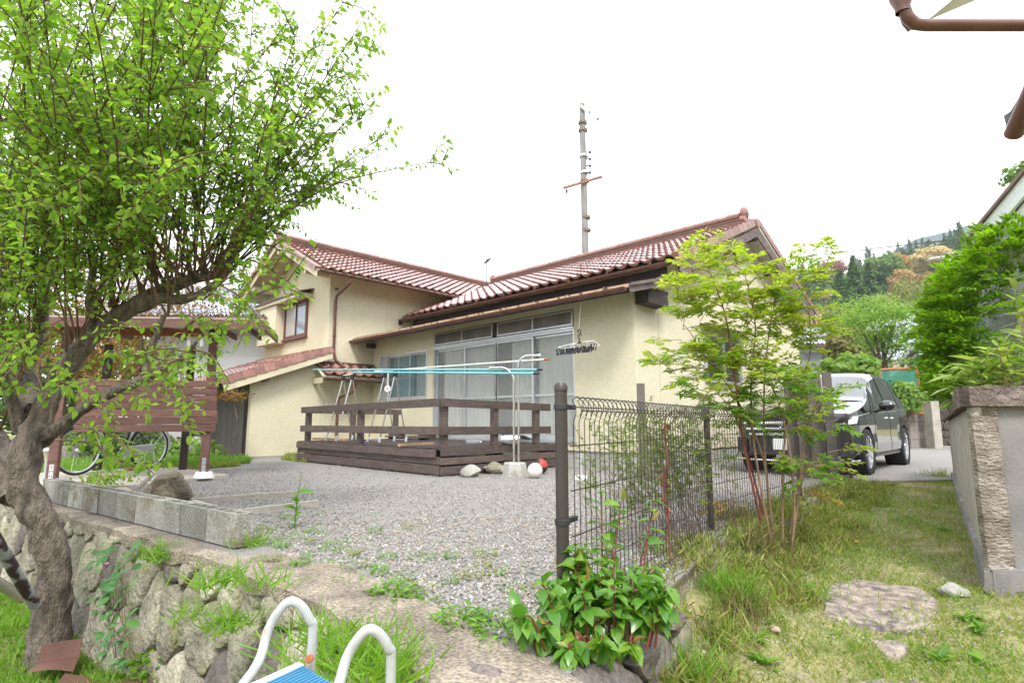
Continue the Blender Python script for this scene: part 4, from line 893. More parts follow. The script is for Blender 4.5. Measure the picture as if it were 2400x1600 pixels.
# ------------------------------------------------------------------ wire mesh fence
FP = [Vector((5.296, -3.509, 0)), Vector((4.797, -1.216, 0)), Vector((4.66, 1.049, 0)), Vector((4.47, 3.588, 0))]
FN = thing('mesh_fence', 'dark brown wire mesh fence with curled top edge dividing gravel yard from grass path', 'fence', FP[0])
for i, p in enumerate(FP):
    r_ = .026 if i == 0 else .022; H_ = .945 if i == 0 else .90
    mb = MB(); mb.lathe([(0, -.3), (r_, -.3), (r_, H_ - .02), (r_*1.1, H_ - .018), (r_*1.1, H_ + .0), (r_ * .8, H_ + .014), (0, H_ + .018)], p, (0, 0, 1), 18); part('fence_post', mb, FENCE, FN, smooth=True)
    off = Vector((0.0, 0, 0))
p = FP[0]
for z in (.40, .86):
    mb = MB(); mb.lathe([(.029,-.012),(.031,-.01),(.031,.01),(.029,.012)], p + Vector((0,0,z)), (0,0,1), 16); d = (FP[1]-FP[0]).normalized(); mb.bar(p + Vector((0,0,z)) + d*.02, p + Vector((0,0,z)) + d*.12, .02, .02); mb.lathe([(0,-.01),(.008,-.01),(.008,.012),(0,.012)], p + Vector((0,0,z)) + d*.085, d.cross(Vector((0,0,1))), 8); part('bracket', mb, PLAST, FN, smooth=True)
off = Vector((.0, 0, 0))
for i in range(3):
    a, b = FP[i], FP[i+1]; d = (b - a); L_ = d.length; d.normalize(); sd_ = d.cross(Vector((0, 0, 1)))
    a = a + sd_ * .03; b = b + sd_ * .03
    n = int(L_ / .052); wr = .0026; zt_ = .90; zb = .075
    # one bent vertical wire, curled over top and bottom; shared by the wires of a panel
    prof = [(-.035, zb - .04), (-.005, zb - .05), (.0, zb), (0, .45), (0, zt_ - .10), (-.012, zt_ - .07), (-.012, zt_ - .04), (.005, zt_ - .012), (-.02, zt_ + .004), (-.045, zt_ - .02), (-.045, zt_ - .055), (-.03, zt_ - .075)]
    wm = MB(); wm.tube([sd_ * -x + Vector((0, 0, z)) for x, z in prof], wr, 4, cap=False); wme = wm.mesh('vertical_wire', smooth=True); wme.materials.append(FENCE)
    pn = MB()
    for z, xo in ((zt_ - .04, -.006), (zt_, -.02), (zt_ - .055, -.05), (.70, .004), (.52, .004), (.34, .004), (.2, .004), (zb, .004), (zb - .045, -.03)):
        m2 = MB(); m2.tube([a + d*.03 - sd_ * xo + Vector((0, 0, z)), b - d*.02 - sd_ * xo + Vector((0, 0, z))], .0030, 5); part('horizontal_wire', m2, FENCE, FN, smooth=True)
    for k in range(1, n):
        o = bpy.data.objects.new('vertical_wire', wme); COL.objects.link(o); o.parent = FN; o.location = a + d * (L_ * k / n) - FP[0]
# concrete kerb under the fence
KB = MB()
pts_ = [(5.66,-4.15),(4.93,-1.2),(4.75,1.05),(4.56,3.8)]
inn = [(5.28,-3.95),(4.66,-1.2),(4.55,1.05),(4.38,3.8)]
for i in range(3):
    KB.prism([inn[i], pts_[i], pts_[i+1], inn[i+1]], -.5 if i == 0 else -.3, -.012)
kb = solo('fence_kerb', KB, CAPC, 'rough concrete kerb carrying the wire mesh fence along the path', 'kerb')
# folded gate posts in front of the car
GT = thing('folding_gate', 'retracted taupe aluminium folding gate of ribbed slats in front of the black car', 'gate', A(1900, 1120, 8.2))
def ribbed(px0, px1, pyt, D, parent, z0=.02):
    p, q = A(px0, 1000, D), A(px1, 1000, D); z1 = A((px0+px1)/2, pyt, D).z; p.z = q.z = 0
    mb = MB(); d = (q - p); L_ = d.length; d.normalize(); nb = d.cross(Vector((0, 0, 1)))
    mb.slab([p + Vector((0,0,z0)), q + Vector((0,0,z0)), q + Vector((0,0,z1)), p + Vector((0,0,z1))], -nb * .04)
    k = 4
    for j in range(k):
        c = p + d * L_ * (j + .5) / k; mb.bar(c + nb*.002 + Vector((0,0,z0)), c + nb*.002 + Vector((0,0,z1)), .010, L_/k*.55, up=d)
    part('gate_slat', mb, PANELG, parent)
for i, (x0, x1, y, D) in enumerate(((1846, 1872, 880, 8.6), (1874, 1900, 874, 8.4), (1902, 1932, 873, 8.2), (1938, 1958, 872, 8.0))): ribbed(x0, x1, y, D, GT)
mb = MB(); p = A(1935, 900, 8.1); mb.box(p + Vector((-.03,-.02,-.15)), p + Vector((.03,.02,.12))); part('latch_plate', mb, WPL, GT)
GT2 = thing('gate_post', 'single narrow ribbed taupe gate post standing by the cream wall behind the fence', 'gate post', A(1505, 1120, 8.4)); ribbed(1496, 1514, 898, 8.4, GT2)
# garden spike lamp on the gravel inside the fence
c = G(1362, 1124); SL = thing('garden_lamp', 'small grey spike lamp on a white block just inside the fence', 'lamp', c)
mb = MB(); mb.box(c + Vector((-.07,-.05,0)), c + Vector((.07,.05,.06))); part('base', mb, WPL, SL)
mb = MB(); mb.lathe([(0,.06),(.02,.06),(.02,.22),(.045,.24),(.045,.34),(.05,.345),(.0,.36)], c, (0,0,1), 12); part('lamp_head', mb, ALU, SL, smooth=True)
# ------------------------------------------------------------------ dry stone retaining wall
RW = thing('stone_retaining_wall', 'rough rubble stone retaining wall with concrete cap holding up the gravel yard', 'retaining wall', (0, -4.2, -.85))
def clip_half(poly, a, b, c):     # keep a*x+b*y<=c
    out = []
    for i in range(len(poly)):
        p, q = poly[i], poly[(i+1) % len(poly)]; dp, dq = a*p[0]+b*p[1]-c, a*q[0]+b*q[1]-c
        if dp <= 0: out.append(p)
        if dp * dq < 0: t = dp / (dp - dq); out.append((p[0]+(q[0]-p[0])*t, p[1]+(q[1]-p[1])*t))
    return out
def cells(x0, x1, z0, z1, sx, sz, seed, lean=.3):
    rnd_ = random.Random(seed); P = []
    nx = int((x1 - x0) / sx) + 1; nz = int(round((z1 - z0) / sz))
    for j in range(-1, nz + 1):
        for i in range(-1, nx + 1):
            P.append((x0 + (i + .5 + .5*(j % 2) + rnd_.uniform(-.33, .33)) * sx + lean * (j + .5) * sz, z0 + (j + .5 + rnd_.uniform(-.30, .30)) * sz))
    out = []; an = sx / sz
    for i, p in enumerate(P):
        poly = [(x0, z0), (x1, z0), (x1, z1), (x0, z1)]
        for j, q in enumerate(P):
            if i == j: continue
            dx, dz = q[0]-p[0], q[1]-p[1]
            if abs(dx) > 3*sx or abs(dz) > 3*sz: continue
            # anisotropic metric
            a, b = dx, dz * an * an; c = a*(p[0]+q[0])/2 + b*(p[1]+q[1])/2
            poly = clip_half(poly, a, b, c)
            if len(poly) < 3: break
        if len(poly) >= 3: out.append((p, poly))
    return out
def stone_cell(poly, place, parent, m, depth=.07, seed=0):
    cx = sum(p[0] for p in poly)/len(poly); cz = sum(p[1] for p in poly)/len(poly)
    # round the corners, resample the outline
    pts = []
    for i in range(len(poly)):
        p, q = poly[i], poly[(i+1) % len(poly)]; L_ = math.hypot(q[0]-p[0], q[1]-p[1]); k = max(1, int(L_/.06))
        for j in range(k): pts.append((p[0]+(q[0]-p[0])*j/k, p[1]+(q[1]-p[1])*j/k))
    if len(pts) < 5: return
    for _ in range(1): pts = [((pts[i-1][0]+2*pts[i][0]+pts[(i+1)%len(pts)][0])/4, (pts[i-1][1]+2*pts[i][1]+pts[(i+1)%len(pts)][1])/4) for i in range(len(pts))]
    n = len(pts); V = []; off = seed * 3.7
    tx, tz = random.uniform(-.25, .25), random.uniform(-.25, .25)
    rings = [(.985, -.20), (.975, .35), (.94, .75), (.78, .97), (.42, 1.0)]
    for (s_, h) in rings:
        for (x, z) in pts:
            xx, zz = cx + (x-cx)*s_, cz + (z-cz)*s_
            nn = mnoise.noise(Vector((xx*5, zz*5, off))) * .55 + mnoise.noise(Vector((xx*16, zz*16, off))) * .25
            jx = mnoise.noise(Vector((xx*9, zz*9, off+9))) * .02
            V.append(place(xx + jx, zz + jx*.6, depth * (h + (nn * .6 + (xx-cx)*tx*3 + (zz-cz)*tz*3) * (1 if h > .3 else .3))))
    V.append(place(cx, cz, depth * (1.0 + mnoise.noise(Vector((cx*5, cz*5, off)))*.4)))
    F = [(i*n+k, i*n+(k+1)%n, (i+1)*n+(k+1)%n, (i+1)*n+k) for i in range(len(rings)-1) for k in range(n)] + [((len(rings)-1)*n+k, (len(rings)-1)*n+(k+1)%n, len(rings)*n) for k in range(n)]
    mb = MB(); mb.add(V, F); part('stone', mb, m, parent, smooth=True)
def capz(x): return -.03 - .07 * float(sst(3.0, 2.2, x) if False else 0)
k = 0
for (p, poly_) in cells(-9.5, 5.55, -.92, -.035, .25, .40, 5):
    k += 1; stone_cell(poly_, lambda x, z, d: Vector((x, float(wy(x)) + .03 - d + (z + .03) * .14 , z)), RW, ROCK if k % 9 else ROCKD, .065, k)
for (p, poly_) in cells(-4.1, -1.0, -.8, -.04, .30, .36, 11, 0):
    k += 1
    if p[1] > -4.25 and p[0] < -2.9: stone_cell([q for q in poly_][::-1], lambda y, z, d: Vector((float(edgex(y)) + .02 + d, y, z)), RW, ROCKD if k % 3 else ROCK, .07, k)
mb = MB()
for xa, xb in ((-9.6, 3.3), (3.3, 4.3), (4.3, 5.0), (5.0, 5.62)):
    ya, yb = float(wy(xa)), float(wy(xb)); mb.slab([(xa, ya + .035, -.05), (xb, yb + .035, -.05), (xb, yb - .098, -1.0), (xa, ya - .098, -1.0)][::-1], (0, .10, 0))
part('backing', mb, JOINT, RW, kind='stuff')
# uneven concrete cap
nx, ny = 150, 9; V = []
for i in range(nx + 1):
    x = 5.74 - i * .098
    wob = .05 * mnoise.noise(Vector((x * 1.7, 3, 1))) + .025 * mnoise.noise(Vector((x * 6, 3, 1)))
    w0_ = float(wy(x)); inn_ = w0_ + (.40 if x > 3.2 else .16) + .05 * mnoise.noise(Vector((x * 2.3, 7, 1))); out_ = w0_ - .035 + wob
    for j in range(ny + 1):
        v_ = j / ny; y = out_ + (inn_ - out_) * min(1, max(0, (v_ - .25) / .75))
        z = .012 + .02 * mnoise.noise(Vector((x*3, y*3, 2))) - (.0 if v_ > .3 else ((.3 - v_) / .3) ** 1.5 * (.085 + .04 * mnoise.noise(Vector((x*4, 1, 5)))))
        if v_ > .8: z -= (v_ - .8) * .08
        V.append((x, y, z))
mb = MB(); mb.add(V, [(i*(ny+1)+j, i*(ny+1)+j+1, (i+1)*(ny+1)+j+1, (i+1)*(ny+1)+j) for i in range(nx) for j in range(ny)]); part('concrete_cap', mb, CAPC, RW, smooth=True)
rock('cap_stone', G(1095, 1585, -.02) + Vector((0.02, .0, -.10)), .17, ROCKD, '', seed=9, parent=RW, sq=(1.15, .8, .8))
rock('cap_stone', Vector((5.58, -3.75, -.17)), .2, ROCKD, '', seed=4, parent=RW, sq=(.7, 1.1, .9))

# ------------------------------------------------------------------ hollow concrete blocks on the wall
BW = [(-1.02 + .0, -3.95)]
a = G(548, 1288, 0.0); b = G(95, 1172, 0.0)
d = (b - a); d.z = 0; L_ = d.length; d.normalize(); sd_ = Vector((-d.y, d.x, 0))
if sd_.y < 0: sd_ = -sd_
nb_ = 10; bl = L_ / nb_; hh = .205
bm2 = MB()
def hollow(mb, l, w_, h):
    t = .028; xs = [0, t, l/3 - t/2, l/3 + t/2, 2*l/3 - t/2, 2*l/3 + t/2, l - t, l]
    mb.box((0, 0, 0), (l, t, h)); mb.box((0, w_ - t, 0), (l, w_, h))
    for i in range(0, 8, 2): mb.box((xs[i], t, 0), (xs[i+1], w_ - t, h))
    mb.box((t, t, 0), (l - t, w_ - t, h * .86))
hollow(bm2, bl - .011, .12, hh); bme = bm2.mesh('block'); 
BR = thing('block_row', 'row of grey hollow concrete blocks set on the stone wall edge', 'block wall', a)
CB1 = mat('grey_block', (.40,.39,.36), (.28,.27,.24), scale=4, rough=.95, bump=.8, bscale=90, grain=.25, rnd=.3, c3=(.22,.195,.145), s3=3.4, t3=.53)
bme.materials.append(CB1)
for i in range(nb_):
    o = bpy.data.objects.new('block', bme); COL.objects.link(o); o.parent = BR
    M = Matrix((d, sd_, Vector((0, 0, 1)))).transposed().to_4x4(); o.matrix_basis = Matrix.Translation(d * (i * bl) + Vector((0, 0, .01)) + sd_ * random.uniform(-.004, .004)) @ M
# boulders behind the blocks
B0 = G(385, 1185); rock('boulder', G(392, 1176) + Vector((0, 0, .13)), .25, BOULD, 'large brown boulder resting behind the concrete blocks', 'boulder', seed=12, sq=(1.5, .8, .72), rz=2.45)
rock('boulder', G(378, 1196) + Vector((0, 0, .09)), .14, BOULD, 'smaller mossy boulder in front of the large brown one', 'boulder', seed=13, sq=(1.1, .8, .8), rz=2.4)
rock('rock', G(285, 1166) + Vector((0, 0, .05)), .10, mat('pinkish_stone', (.50,.38,.30), (.36,.28,.22), scale=6, rough=.9), 'small pinkish stone beside the low shrub behind the blocks', 'rock', seed=14, sq=(1.3, .8, .6))
mb = MB(); mb.tube([G(322, 1160) + Vector((0,0,.08)), G(322,1160) + Vector((.05,.1,.2)), G(330, 1150) + Vector((.1,.15,.3))], [.03, .025, .012], 8); solo('driftwood', mb, mat('bleached_wood', (.5,.45,.38), (.36,.31,.26), scale=6), 'bleached piece of driftwood standing behind the boulders', 'driftwood', smooth=True)
# timber edging of the small bed
def edging(px0, py0, px1, py1, label, h=.07, w_=.045):
    mb = MB(); p, q = G(px0, py0), G(px1, py1); mb.bar(p + Vector((0,0,h/2 - .01)), q + Vector((0,0,h/2 - .01)), w_, h); solo('edging_board', mb, mat('bleached_board', (.50,.46,.40), (.38,.34,.29), scale=4, stretch=(3,3,8), rough=.85, grain=.15) if 'bleached_board' not in MATS else MATS['bleached_board'], label, 'timber')
edging(448, 1182, 690, 1163, 'far bleached timber edging of the small weedy bed on the gravel')
edging(452, 1186, 542, 1214, 'short timber edging beside the boulder at the bed end')
edging(545, 1212, 745, 1186, 'near bleached timber edging of the weedy bed')
# ------------------------------------------------------------------ slab, timber shelter
mb = MB(); P = [G(x, y) for x, y in ((535,1119),(440,1130),(300,1146),(180,1150),(20,1150),(-60,1120),(60,1100),(210,1092),(380,1096))]
mb.prism([(p.x, p.y) for p in P], -.04, .045); struct('concrete_slab', mb, SLABC)
SX = -2.95
SH = thing('timber_shelter', 'red-brown stained timber bicycle shelter with horizontal board screen, behind the plum tree', 'shelter', (SX, -3.2, .04))
def onX(px, py, X): return PX(px, py, X)
pr_ = G(478, 1108, .1); pl_ = G(122, 1126, .05); pr_.z = 0; pl_.z = 0
dS = (pr_ - pl_).normalized(); nS = Vector((dS.y, -dS.x, 0))
if (CAM - pl_).dot(nS) < 0: nS = -nS
def S(px, py, off=0.0):       # point on the screen plane
    d_ = ray(px, py); p0_ = pl_ + nS * off; return CAM + d_ * ((p0_ - CAM).dot(nS) / d_.dot(nS))
def post(name, p, z0, z1, w_, parent, m):
    mb = MB(); mb.bar(Vector((p.x, p.y, z0)), Vector((p.x, p.y, z1)), w_, w_, up=dS); return part(name, mb, m, parent, bev=.005)
zt_ = S(480, 757).z
post('post', pr_, .12, S(480, 772).z, .105, SH, REDW); post('post', pl_, .07, S(120, 760).z, .105, SH, REDW)
for (p, z) in ((pr_, .12), (pl_, .07)):
    q = p + nS * .056; mb = MB(); mb.bar(q + Vector((0,0,z)), q + Vector((0,0,z + .19)), .05, .006, up=nS); 
    pl2 = part('steel_plate', mb, ALU, SH)
    for (h_, o_x) in ((.04, -.012), (.04, .012), (.1, -.012), (.1, .012), (.15, 0)):
        mb = MB(); mb.lathe([(0,.004),(.007,.004),(.007,0)], q + Vector((0,0,z + h_)) + dS * o_x, nS, 8); part('bolt', mb, PLAST, pl2)
    mb = MB(); mb.lathe([(0, z), (.10, z), (.135, .035), (.0, .035)], p, (0,0,1), 4 if 0 else 18); part('footing', mb, WHITE if p is pr_ else CONC, SH)
# screen boards
lA = -.15; lB = (pr_ - pl_).length + .12
zb_, ztp = S(500, 1011).z, S(505, 893).z; nbd = 7; bh = (ztp - zb_) / nbd
for i in range(nbd):
    z = zb_ + i * bh; e = random.uniform(-.02, .02)
    mb = MB(); mb.bar(pl_ + dS * (lA + .35) + nS * (.075) + Vector((0,0,z + bh/2)), pl_ + dS * (lB + e) + nS * .075 + Vector((0,0,z + bh/2)), .022, bh - .006); part('screen_board', mb, REDW, SH, bev=.003)
# rear posts and roof
bk = -nS * 1.5
for p in (pl_ + bk, pr_.lerp(pl_, .33) + bk): post('post', p, .04, 2.0, .1, SH, DARKW)
c0, c1 = S(390, 757, .35), S(617, 772, .35)
mb = MB(); z = 2.66
R0 = S(60, 742, .5)
R1 = S(617, 750, .5); za, zb2 = R0.z, R1.z; R0.z = 0; R1.z = 0
mb.slab([R0 + Vector((0,0,za)), R1 + Vector((0,0,zb2)), R1 + bk*1.5 + Vector((0,0,zb2 + .10)), R0 + bk*1.5 + Vector((0,0,za + .1))], (0, 0, .02)); part('roof_sheet', mb, mat('pale_roof_sheet', (.50,.45,.42), (.42,.37,.34), scale=3, rough=.5), SH)
mb = MB(); mb.bar(R0 + Vector((0,0,za - .06)), R1 + Vector((0,0,zb2 - .06)), .03, .12); part('fascia_board', mb, REDW, SH)
mb = MB(); mb.bar(R1 + Vector((0,0,zb2 - .06)), R1 + bk*1.5 + Vector((0,0,zb2 + .04)), .03, .12); part('fascia_board', mb, REDW, SH)
b0_, b1_ = S(120, 776, -.12), S(485, 780, -.12)
mb = MB(); mb.bar(b0_, b1_, .05, .10); part('beam', mb, mat('orange_stained_beam', (.34,.115,.06), (.25,.08,.045), scale=4, stretch=(6,1,1)), SH)
for i in range(7):
    p = R0 + (R1 - R0) * (i + .3) / 7; z_ = za + (zb2 - za) * (i + .3) / 7
    mb = MB(); mb.bar(p + Vector((0,0,z_ - .045)), p + bk*1.5 + Vector((0,0,z_ + .055)), .04, .07); part('rafter', mb, REDW, SH)
mb = MB(); p = S(508, 778, .1); mb.box(p + Vector((-.05,-.05,-.1)), p + Vector((.05,.05,.06))); mb.lathe([(.07,0),(.02,.1)], p + Vector((.06,-.06,-.06)), (.6,-.5,.5), 10); part('floodlight', mb, PLAST, SH)
# solar garden light by the left post
c = G(104, 1128, .03); SG = thing('solar_garden_light', 'white solar garden light with flared lens beside the left shelter post', 'garden light', c)
mb = MB(); mb.tube([c, c + Vector((0,0,.27))], .016, 10); part('stem', mb, ALU, SG, smooth=True)
mb = MB(); mb.lathe([(.02,.26),(.028,.30),(.07,.38),(.072,.385)], c, (0,0,1), 18); part('lens', mb, mat('cream_lens', (.66,.66,.52), rough=.4), SG, smooth=True)
mb = MB(); mb.lathe([(.072,.386),(.085,.39),(.085,.41),(.06,.43),(0,.435)], c, (0,0,1), 18); part('cap', mb, WPL, SG, smooth=True)
# ------------------------------------------------------------------ bicycle
def wheel_parts(t, c, ax_, r, prefix=''):
    mb = MB(); mb.lathe([(r - .035, -.012), (r - .02, -.018), (r - .004, -.012), (r, 0), (r - .004, .012), (r - .02, .018), (r - .035, .012)], c, ax_, 40); ty = part('tyre', mb, RUBB, t, smooth=True, world=True)
    mb = MB(); mb.lathe([(r - .036, -.012), (r - .05, -.008), (r - .05, .008), (r - .036, .012)], c, ax_, 40); part('rim', mb, ALU, t, smooth=True)
    mb = MB(); ax_ = Vector(ax_).normalized(); u1 = ax_.orthogonal().normalized(); u2 = ax_.cross(u1); c = Vector(c)
    for i in range(32):
        a_ = 2 * math.pi * i / 32; e_ = c + (u1 * math.cos(a_) + u2 * math.sin(a_)) * (r - .045); h_ = c + ax_ * (.03 if i % 2 else -.03) + (u1 * math.cos(a_ + 1.2 * (1 if i % 4 < 2 else -1)) + u2 * math.sin(a_ + 1.2 * (1 if i % 4 < 2 else -1))) * .028
        mb.tube([h_, e_], .0016, 4, cap=False)
    part('spokes', mb, CHROME, t, kind='stuff')
    mb = MB(); mb.lathe([(0,-.05),(.02,-.05),(.03,-.03),(.02,0),(.03,.03),(.02,.05),(0,.05)], c, ax_, 12); part('hub', mb, ALU, t, smooth=True)
rc = G(345, 1099, .045); fc = G(128, 1118, .045); d = (fc - rc); d.z = 0; d.normalize()
fc = rc + d * 1.12; sdv = d.cross(Vector((0, 0, 1))); RR = .35
BI = thing('bicycle', 'black city bicycle with silver chain case parked behind the board screen', 'bicycle', (rc + fc) / 2)
up_ = Vector((0, 0, 1)); rh = rc + up_ * RR; fh = fc + up_ * RR
wheel_parts(BI, rh, sdv, RR); wheel_parts(BI, fh, sdv, RR)
bb = rc + d * .44 + up_ * .29; seat = rc + d * .30 + up_ * .82; head = fc - d * .22 + up_ * .80; headb = fc - d * .17 + up_ * .62
BLK = mat('black_frame_paint', (.012,.014,.02), rough=.25, coat=.6)
for pts_2, r_ in (([bb, seat], .015), ([head, headb], .018), ([headb, headb - d*.25 - up_*.22, bb], .017), ([head - up_*.06, head - d*.3 - up_*.2, bb + (seat-bb)*.35], .013), ([bb, rh + sdv*.05], .010), ([bb, rh - sdv*.05], .010), ([seat - up_*.12, rh + sdv*.05], .008), ([seat - up_*.12, rh - sdv*.05], .008), ([headb, fh - d*.03 + sdv*.04 + up_*.05, fh + sdv*.05], .011), ([headb, fh - d*.03 - sdv*.04 + up_*.05, fh - sdv*.05], .011)):
    mb = MB(); mb.tube(pts_2, r_, 8); part('frame_tube', mb, BLK, BI, smooth=True)
mb = MB(); q = (-sdv if (CAM - rc).dot(sdv) < 0 else sdv) * .07
mb.slab([rh + up_*.05 + q, rh - up_*.04 + q + d*-.02, bb - up_*.07 + q + d*.03, bb + q + d*.10 , bb + up_*.09 + q + d*.03], q.normalized() * .025); part('chain_case', mb, ALU, BI, bev=.008)
mb = MB(); mb.tube([bb - q*1.3, bb + q*1.9], .012, 8); mb.bar(bb + q*1.7, bb + q*1.7 + d*.10 - up_*.13, .02, .012); mb.bar(bb - q*1.3, bb - q*1.3 - d*.10 + up_*.13, .02, .012); part('crank', mb, ALU, BI)
for s_ in (1, -1):
    mb = MB(); e_ = bb + q*(1.7 if s_ > 0 else -1.3) + (d*.10 - up_*.13) * s_; mb.box(e_ + Vector((-.045,-.045,-.012)), e_ + Vector((.045,.045,.012))); part('pedal', mb, PLAST, BI)
mb = MB(); mb.tube([rh + Vector((0,0,0)) + (d * math.cos(a_) + up_ * math.sin(a_)) * (RR + .035) for a_ in np.linspace(.1, 3.3, 22)], .018, 6); part('mudguard', mb, ALU, BI, smooth=True)
mb = MB(); mb.tube([fh + (d * math.cos(a_) + up_ * math.sin(a_)) * (RR + .035) for a_ in np.linspace(.2, 3.4, 20)], .018, 6); part('mudguard', mb, ALU, BI, smooth=True)
mb = MB(); mb.lathe([(0,-.03),(.12,-.03),(.13,.02),(.08,.05),(0,.055)], seat + up_*.06, (0,0,1), 16); part('saddle', mb, PLAST, BI, smooth=True)
mb = MB(); mb.tube([head, head + up_*.16 - d*.02], .013, 8); mb.tube([head + up_*.16 + sdv*.27 - d*.2, head + up_*.2 + sdv*.26 - d*.05, head + up_*.16 + d*.02, head + up_*.2 - sdv*.26 - d*.05, head + up_*.16 - sdv*.27 - d*.2], .011, 8); part('handlebar', mb, ALU, BI, smooth=True)
mb = MB(); mb.tube([rh + q*1.1, rc + q*2.2 + d*-.02], .009, 6); part('kickstand', mb, ALU, BI)
mb = MB()
for i in range(7): mb.tube([rh + sdv*(-.07 + .14*i/6) + up_*(RR+.07) + d*.12, rh + sdv*(-.07 + .14*i/6) + up_*(RR+.07) - d*.3], .004, 5)
part('carrier_rack', mb, CHROME, BI, kind='stuff')
# second parked bicycle further back, seen through the gap (bar and basket only show)
c = G(455, 1078); T2 = thing('small_bicycle', 'second bicycle half hidden behind the screen, handlebar and grey cover showing', 'bicycle', c)
dd_ = Vector((.2, 1, 0)).normalized(); s2_ = dd_.cross(up_)
for k_, r0 in ((0, .25), (-.8, .25)):
    cc = c + dd_ * k_ + up_ * .25; mb = MB(); mb.lathe([(r0-.03,-.012),(r0-.015,-.018),(r0,0),(r0-.015,.018),(r0-.03,.012)], cc, s2_, 24); part('tyre', mb, RUBB, T2, smooth=True)
mb = MB(); mb.tube([c + up_*.25, c + up_*.62 - dd_*.1], .014, 6); mb.tube([c + up_*.6 - dd_*.1, c + up_*.3 - dd_*.4, c - dd_*.8 + up_*.25], .014, 6); part('frame_tube', mb, BLK, T2, smooth=True)
mb = MB(); hh_ = c + up_*.66 - dd_*.1; mb.tube([hh_ + s2_*.3 - dd_*.12, hh_ + s2_*.26, hh_ - up_*.04, hh_ - s2_*.26, hh_ - s2_*.3 - dd_*.12], .012, 8); part('handlebar', mb, PLAST, T2, smooth=True)
mb = MB(); mb.lathe([(0,.5),(.12,.48),(.2,.36),(.22,.12)], c + Vector((.05,0,0)), (0,0,1), 14); part('grey_cover', mb, GREYT, T2, smooth=True)
# long pink and white pole lying on the slab
mb = MB(); mb.tube([G(190, 1108, .06), G(290, 1101, .06)], .022, 10); LP = thing('lying_pole', 'white pole with a pink grip lying on the slab under the bicycle', 'pole', G(190,1108,.06)); part('shaft', mb, WPL, LP, smooth=True)
mb = MB(); mb.tube([G(290, 1101, .06), G(320, 1099, .06)], .028, 10); part('grip', mb, mat('pink_grip', (.55,.08,.13), rough=.5), LP, smooth=True)
# tree stump and brick edging behind the slab
STB = mat('grey_stump', (.36,.33,.29), (.2,.18,.15), scale=6, stretch=(4,4,1), bump=.7, rough=.95)
c = G(155, 1085); mb = MB(); mb.lathe([(0,.34),(.15,.33),(.17,.2),(.2,0)], c, (0,0,1), 18); solo('tree_stump', mb, STB, 'weathered grey tree stump behind the bicycle front wheel', 'stump', smooth=True)
for i in range(6):
    p, q = G(405 - i*32, 1093 - i*.0), G(378 - i*32, 1094); mb = MB(); mb.bar(p + up_*.05, q + up_*.05, .1, .07); solo('edging_brick', mb, mat('red_brick', (.36,.14,.09), (.26,.10,.07), scale=8, rough=.9) if 'red_brick' not in MATS else MATS['red_brick'], '%s red brick of the low edging behind the slab, counted from the right' % ('first','second','third','fourth','fifth','sixth')[i], 'brick', group='red bricks edging the bed', bev=.005)
# ------------------------------------------------------------------ step stool with handrails, near the viewer
LD = thing('step_stool', 'white tubular step stool with rusty looped handrails and blue tread by the stone wall', 'step stool', A(700, 1700, 1.3))
zt2 = A(680, 1590, 1.32)
def rail(px, py, D, dx, parent, low_l, low_r):
    # hoop: left leg, top arc, right leg
    pts_2 = [A(low_l[0], low_l[1], D - .10), A(px - dx*1.25, py + dx*2.3, D - .04), A(px - dx*.75, py + dx*.95, D), A(px - dx*.35, py + dx*.28, D), A(px, py, D), A(px + dx*.35, py + dx*.18, D + .01), A(px + dx*.62, py + dx*.62, D + .02), A(px + dx*.70, py + dx*1.2, D + .03), A(low_r[0], low_r[1], D + .05)]
    P_ = []
    for i in range(len(pts_2) - 1):
        p0_, p1_, p2_, p3_ = pts_2[max(i-1,0)], pts_2[i], pts_2[i+1], pts_2[min(i+2, len(pts_2)-1)]
        for s_ in range(5):
            t = s_/5; P_.append(.5*((2*p1_) + (p2_-p0_)*t + (2*p0_-5*p1_+4*p2_-p3_)*t*t + (3*p1_-p0_-3*p2_+p3_)*t**3))
    P_.append(pts_2[-1]); mb = MB(); mb.tube(P_, .0104, 14); return part('handrail', mb, LADD, parent, smooth=True)
rail(682, 1408, 1.36, 72, LD, (430, 1760), (708, 1800))
rail(866, 1474, 1.22, 72, LD, (640, 1800), (905, 1900))
mb = MB(); t0, t1, t2, t3 = A(556, 1602, 1.24), A(705, 1556, 1.38), A(768, 1590, 1.30), A(690, 1665, 1.10)
zz = .22
for t_ in (t0, t1, t2, t3): t_.z = t1.z
t3 = t0 + (t2 - t1); mb.slab([t0, t1, t2 + (t2-t1)*.6, t3 + (t2-t1)*.6][::-1], (0, 0, -.018)); 
o = part('tread', mb, BLUES, LD)
mb = MB()
for i in range(16):
    u_ = (i + .5) / 16; a_ = t0 + (t1 - t0) * .02 + (t2 - t1) * 1.6 * u_; b_ = a_ + (t1 - t0) * .96; mb.bar(a_ + up_*.001, b_ + up_*.001, .004, .003)
part('anti_slip_ribs', mb, BLUES, LD, kind='stuff')
mb = MB(); 
for a_, b_ in ((t0, t1), (t0, t0 + (t2-t1)*1.6)): mb.bar(a_ - up_*.012, b_ - up_*.012, .02, .03)
part('tread_frame', mb, WPL, LD)
mb = MB(); mb.lathe([(0,.012),(.009,.01),(.009,0)], A(727, 1541, 1.36), -FW, 10); part('bolt', mb, RUSTF, LD)
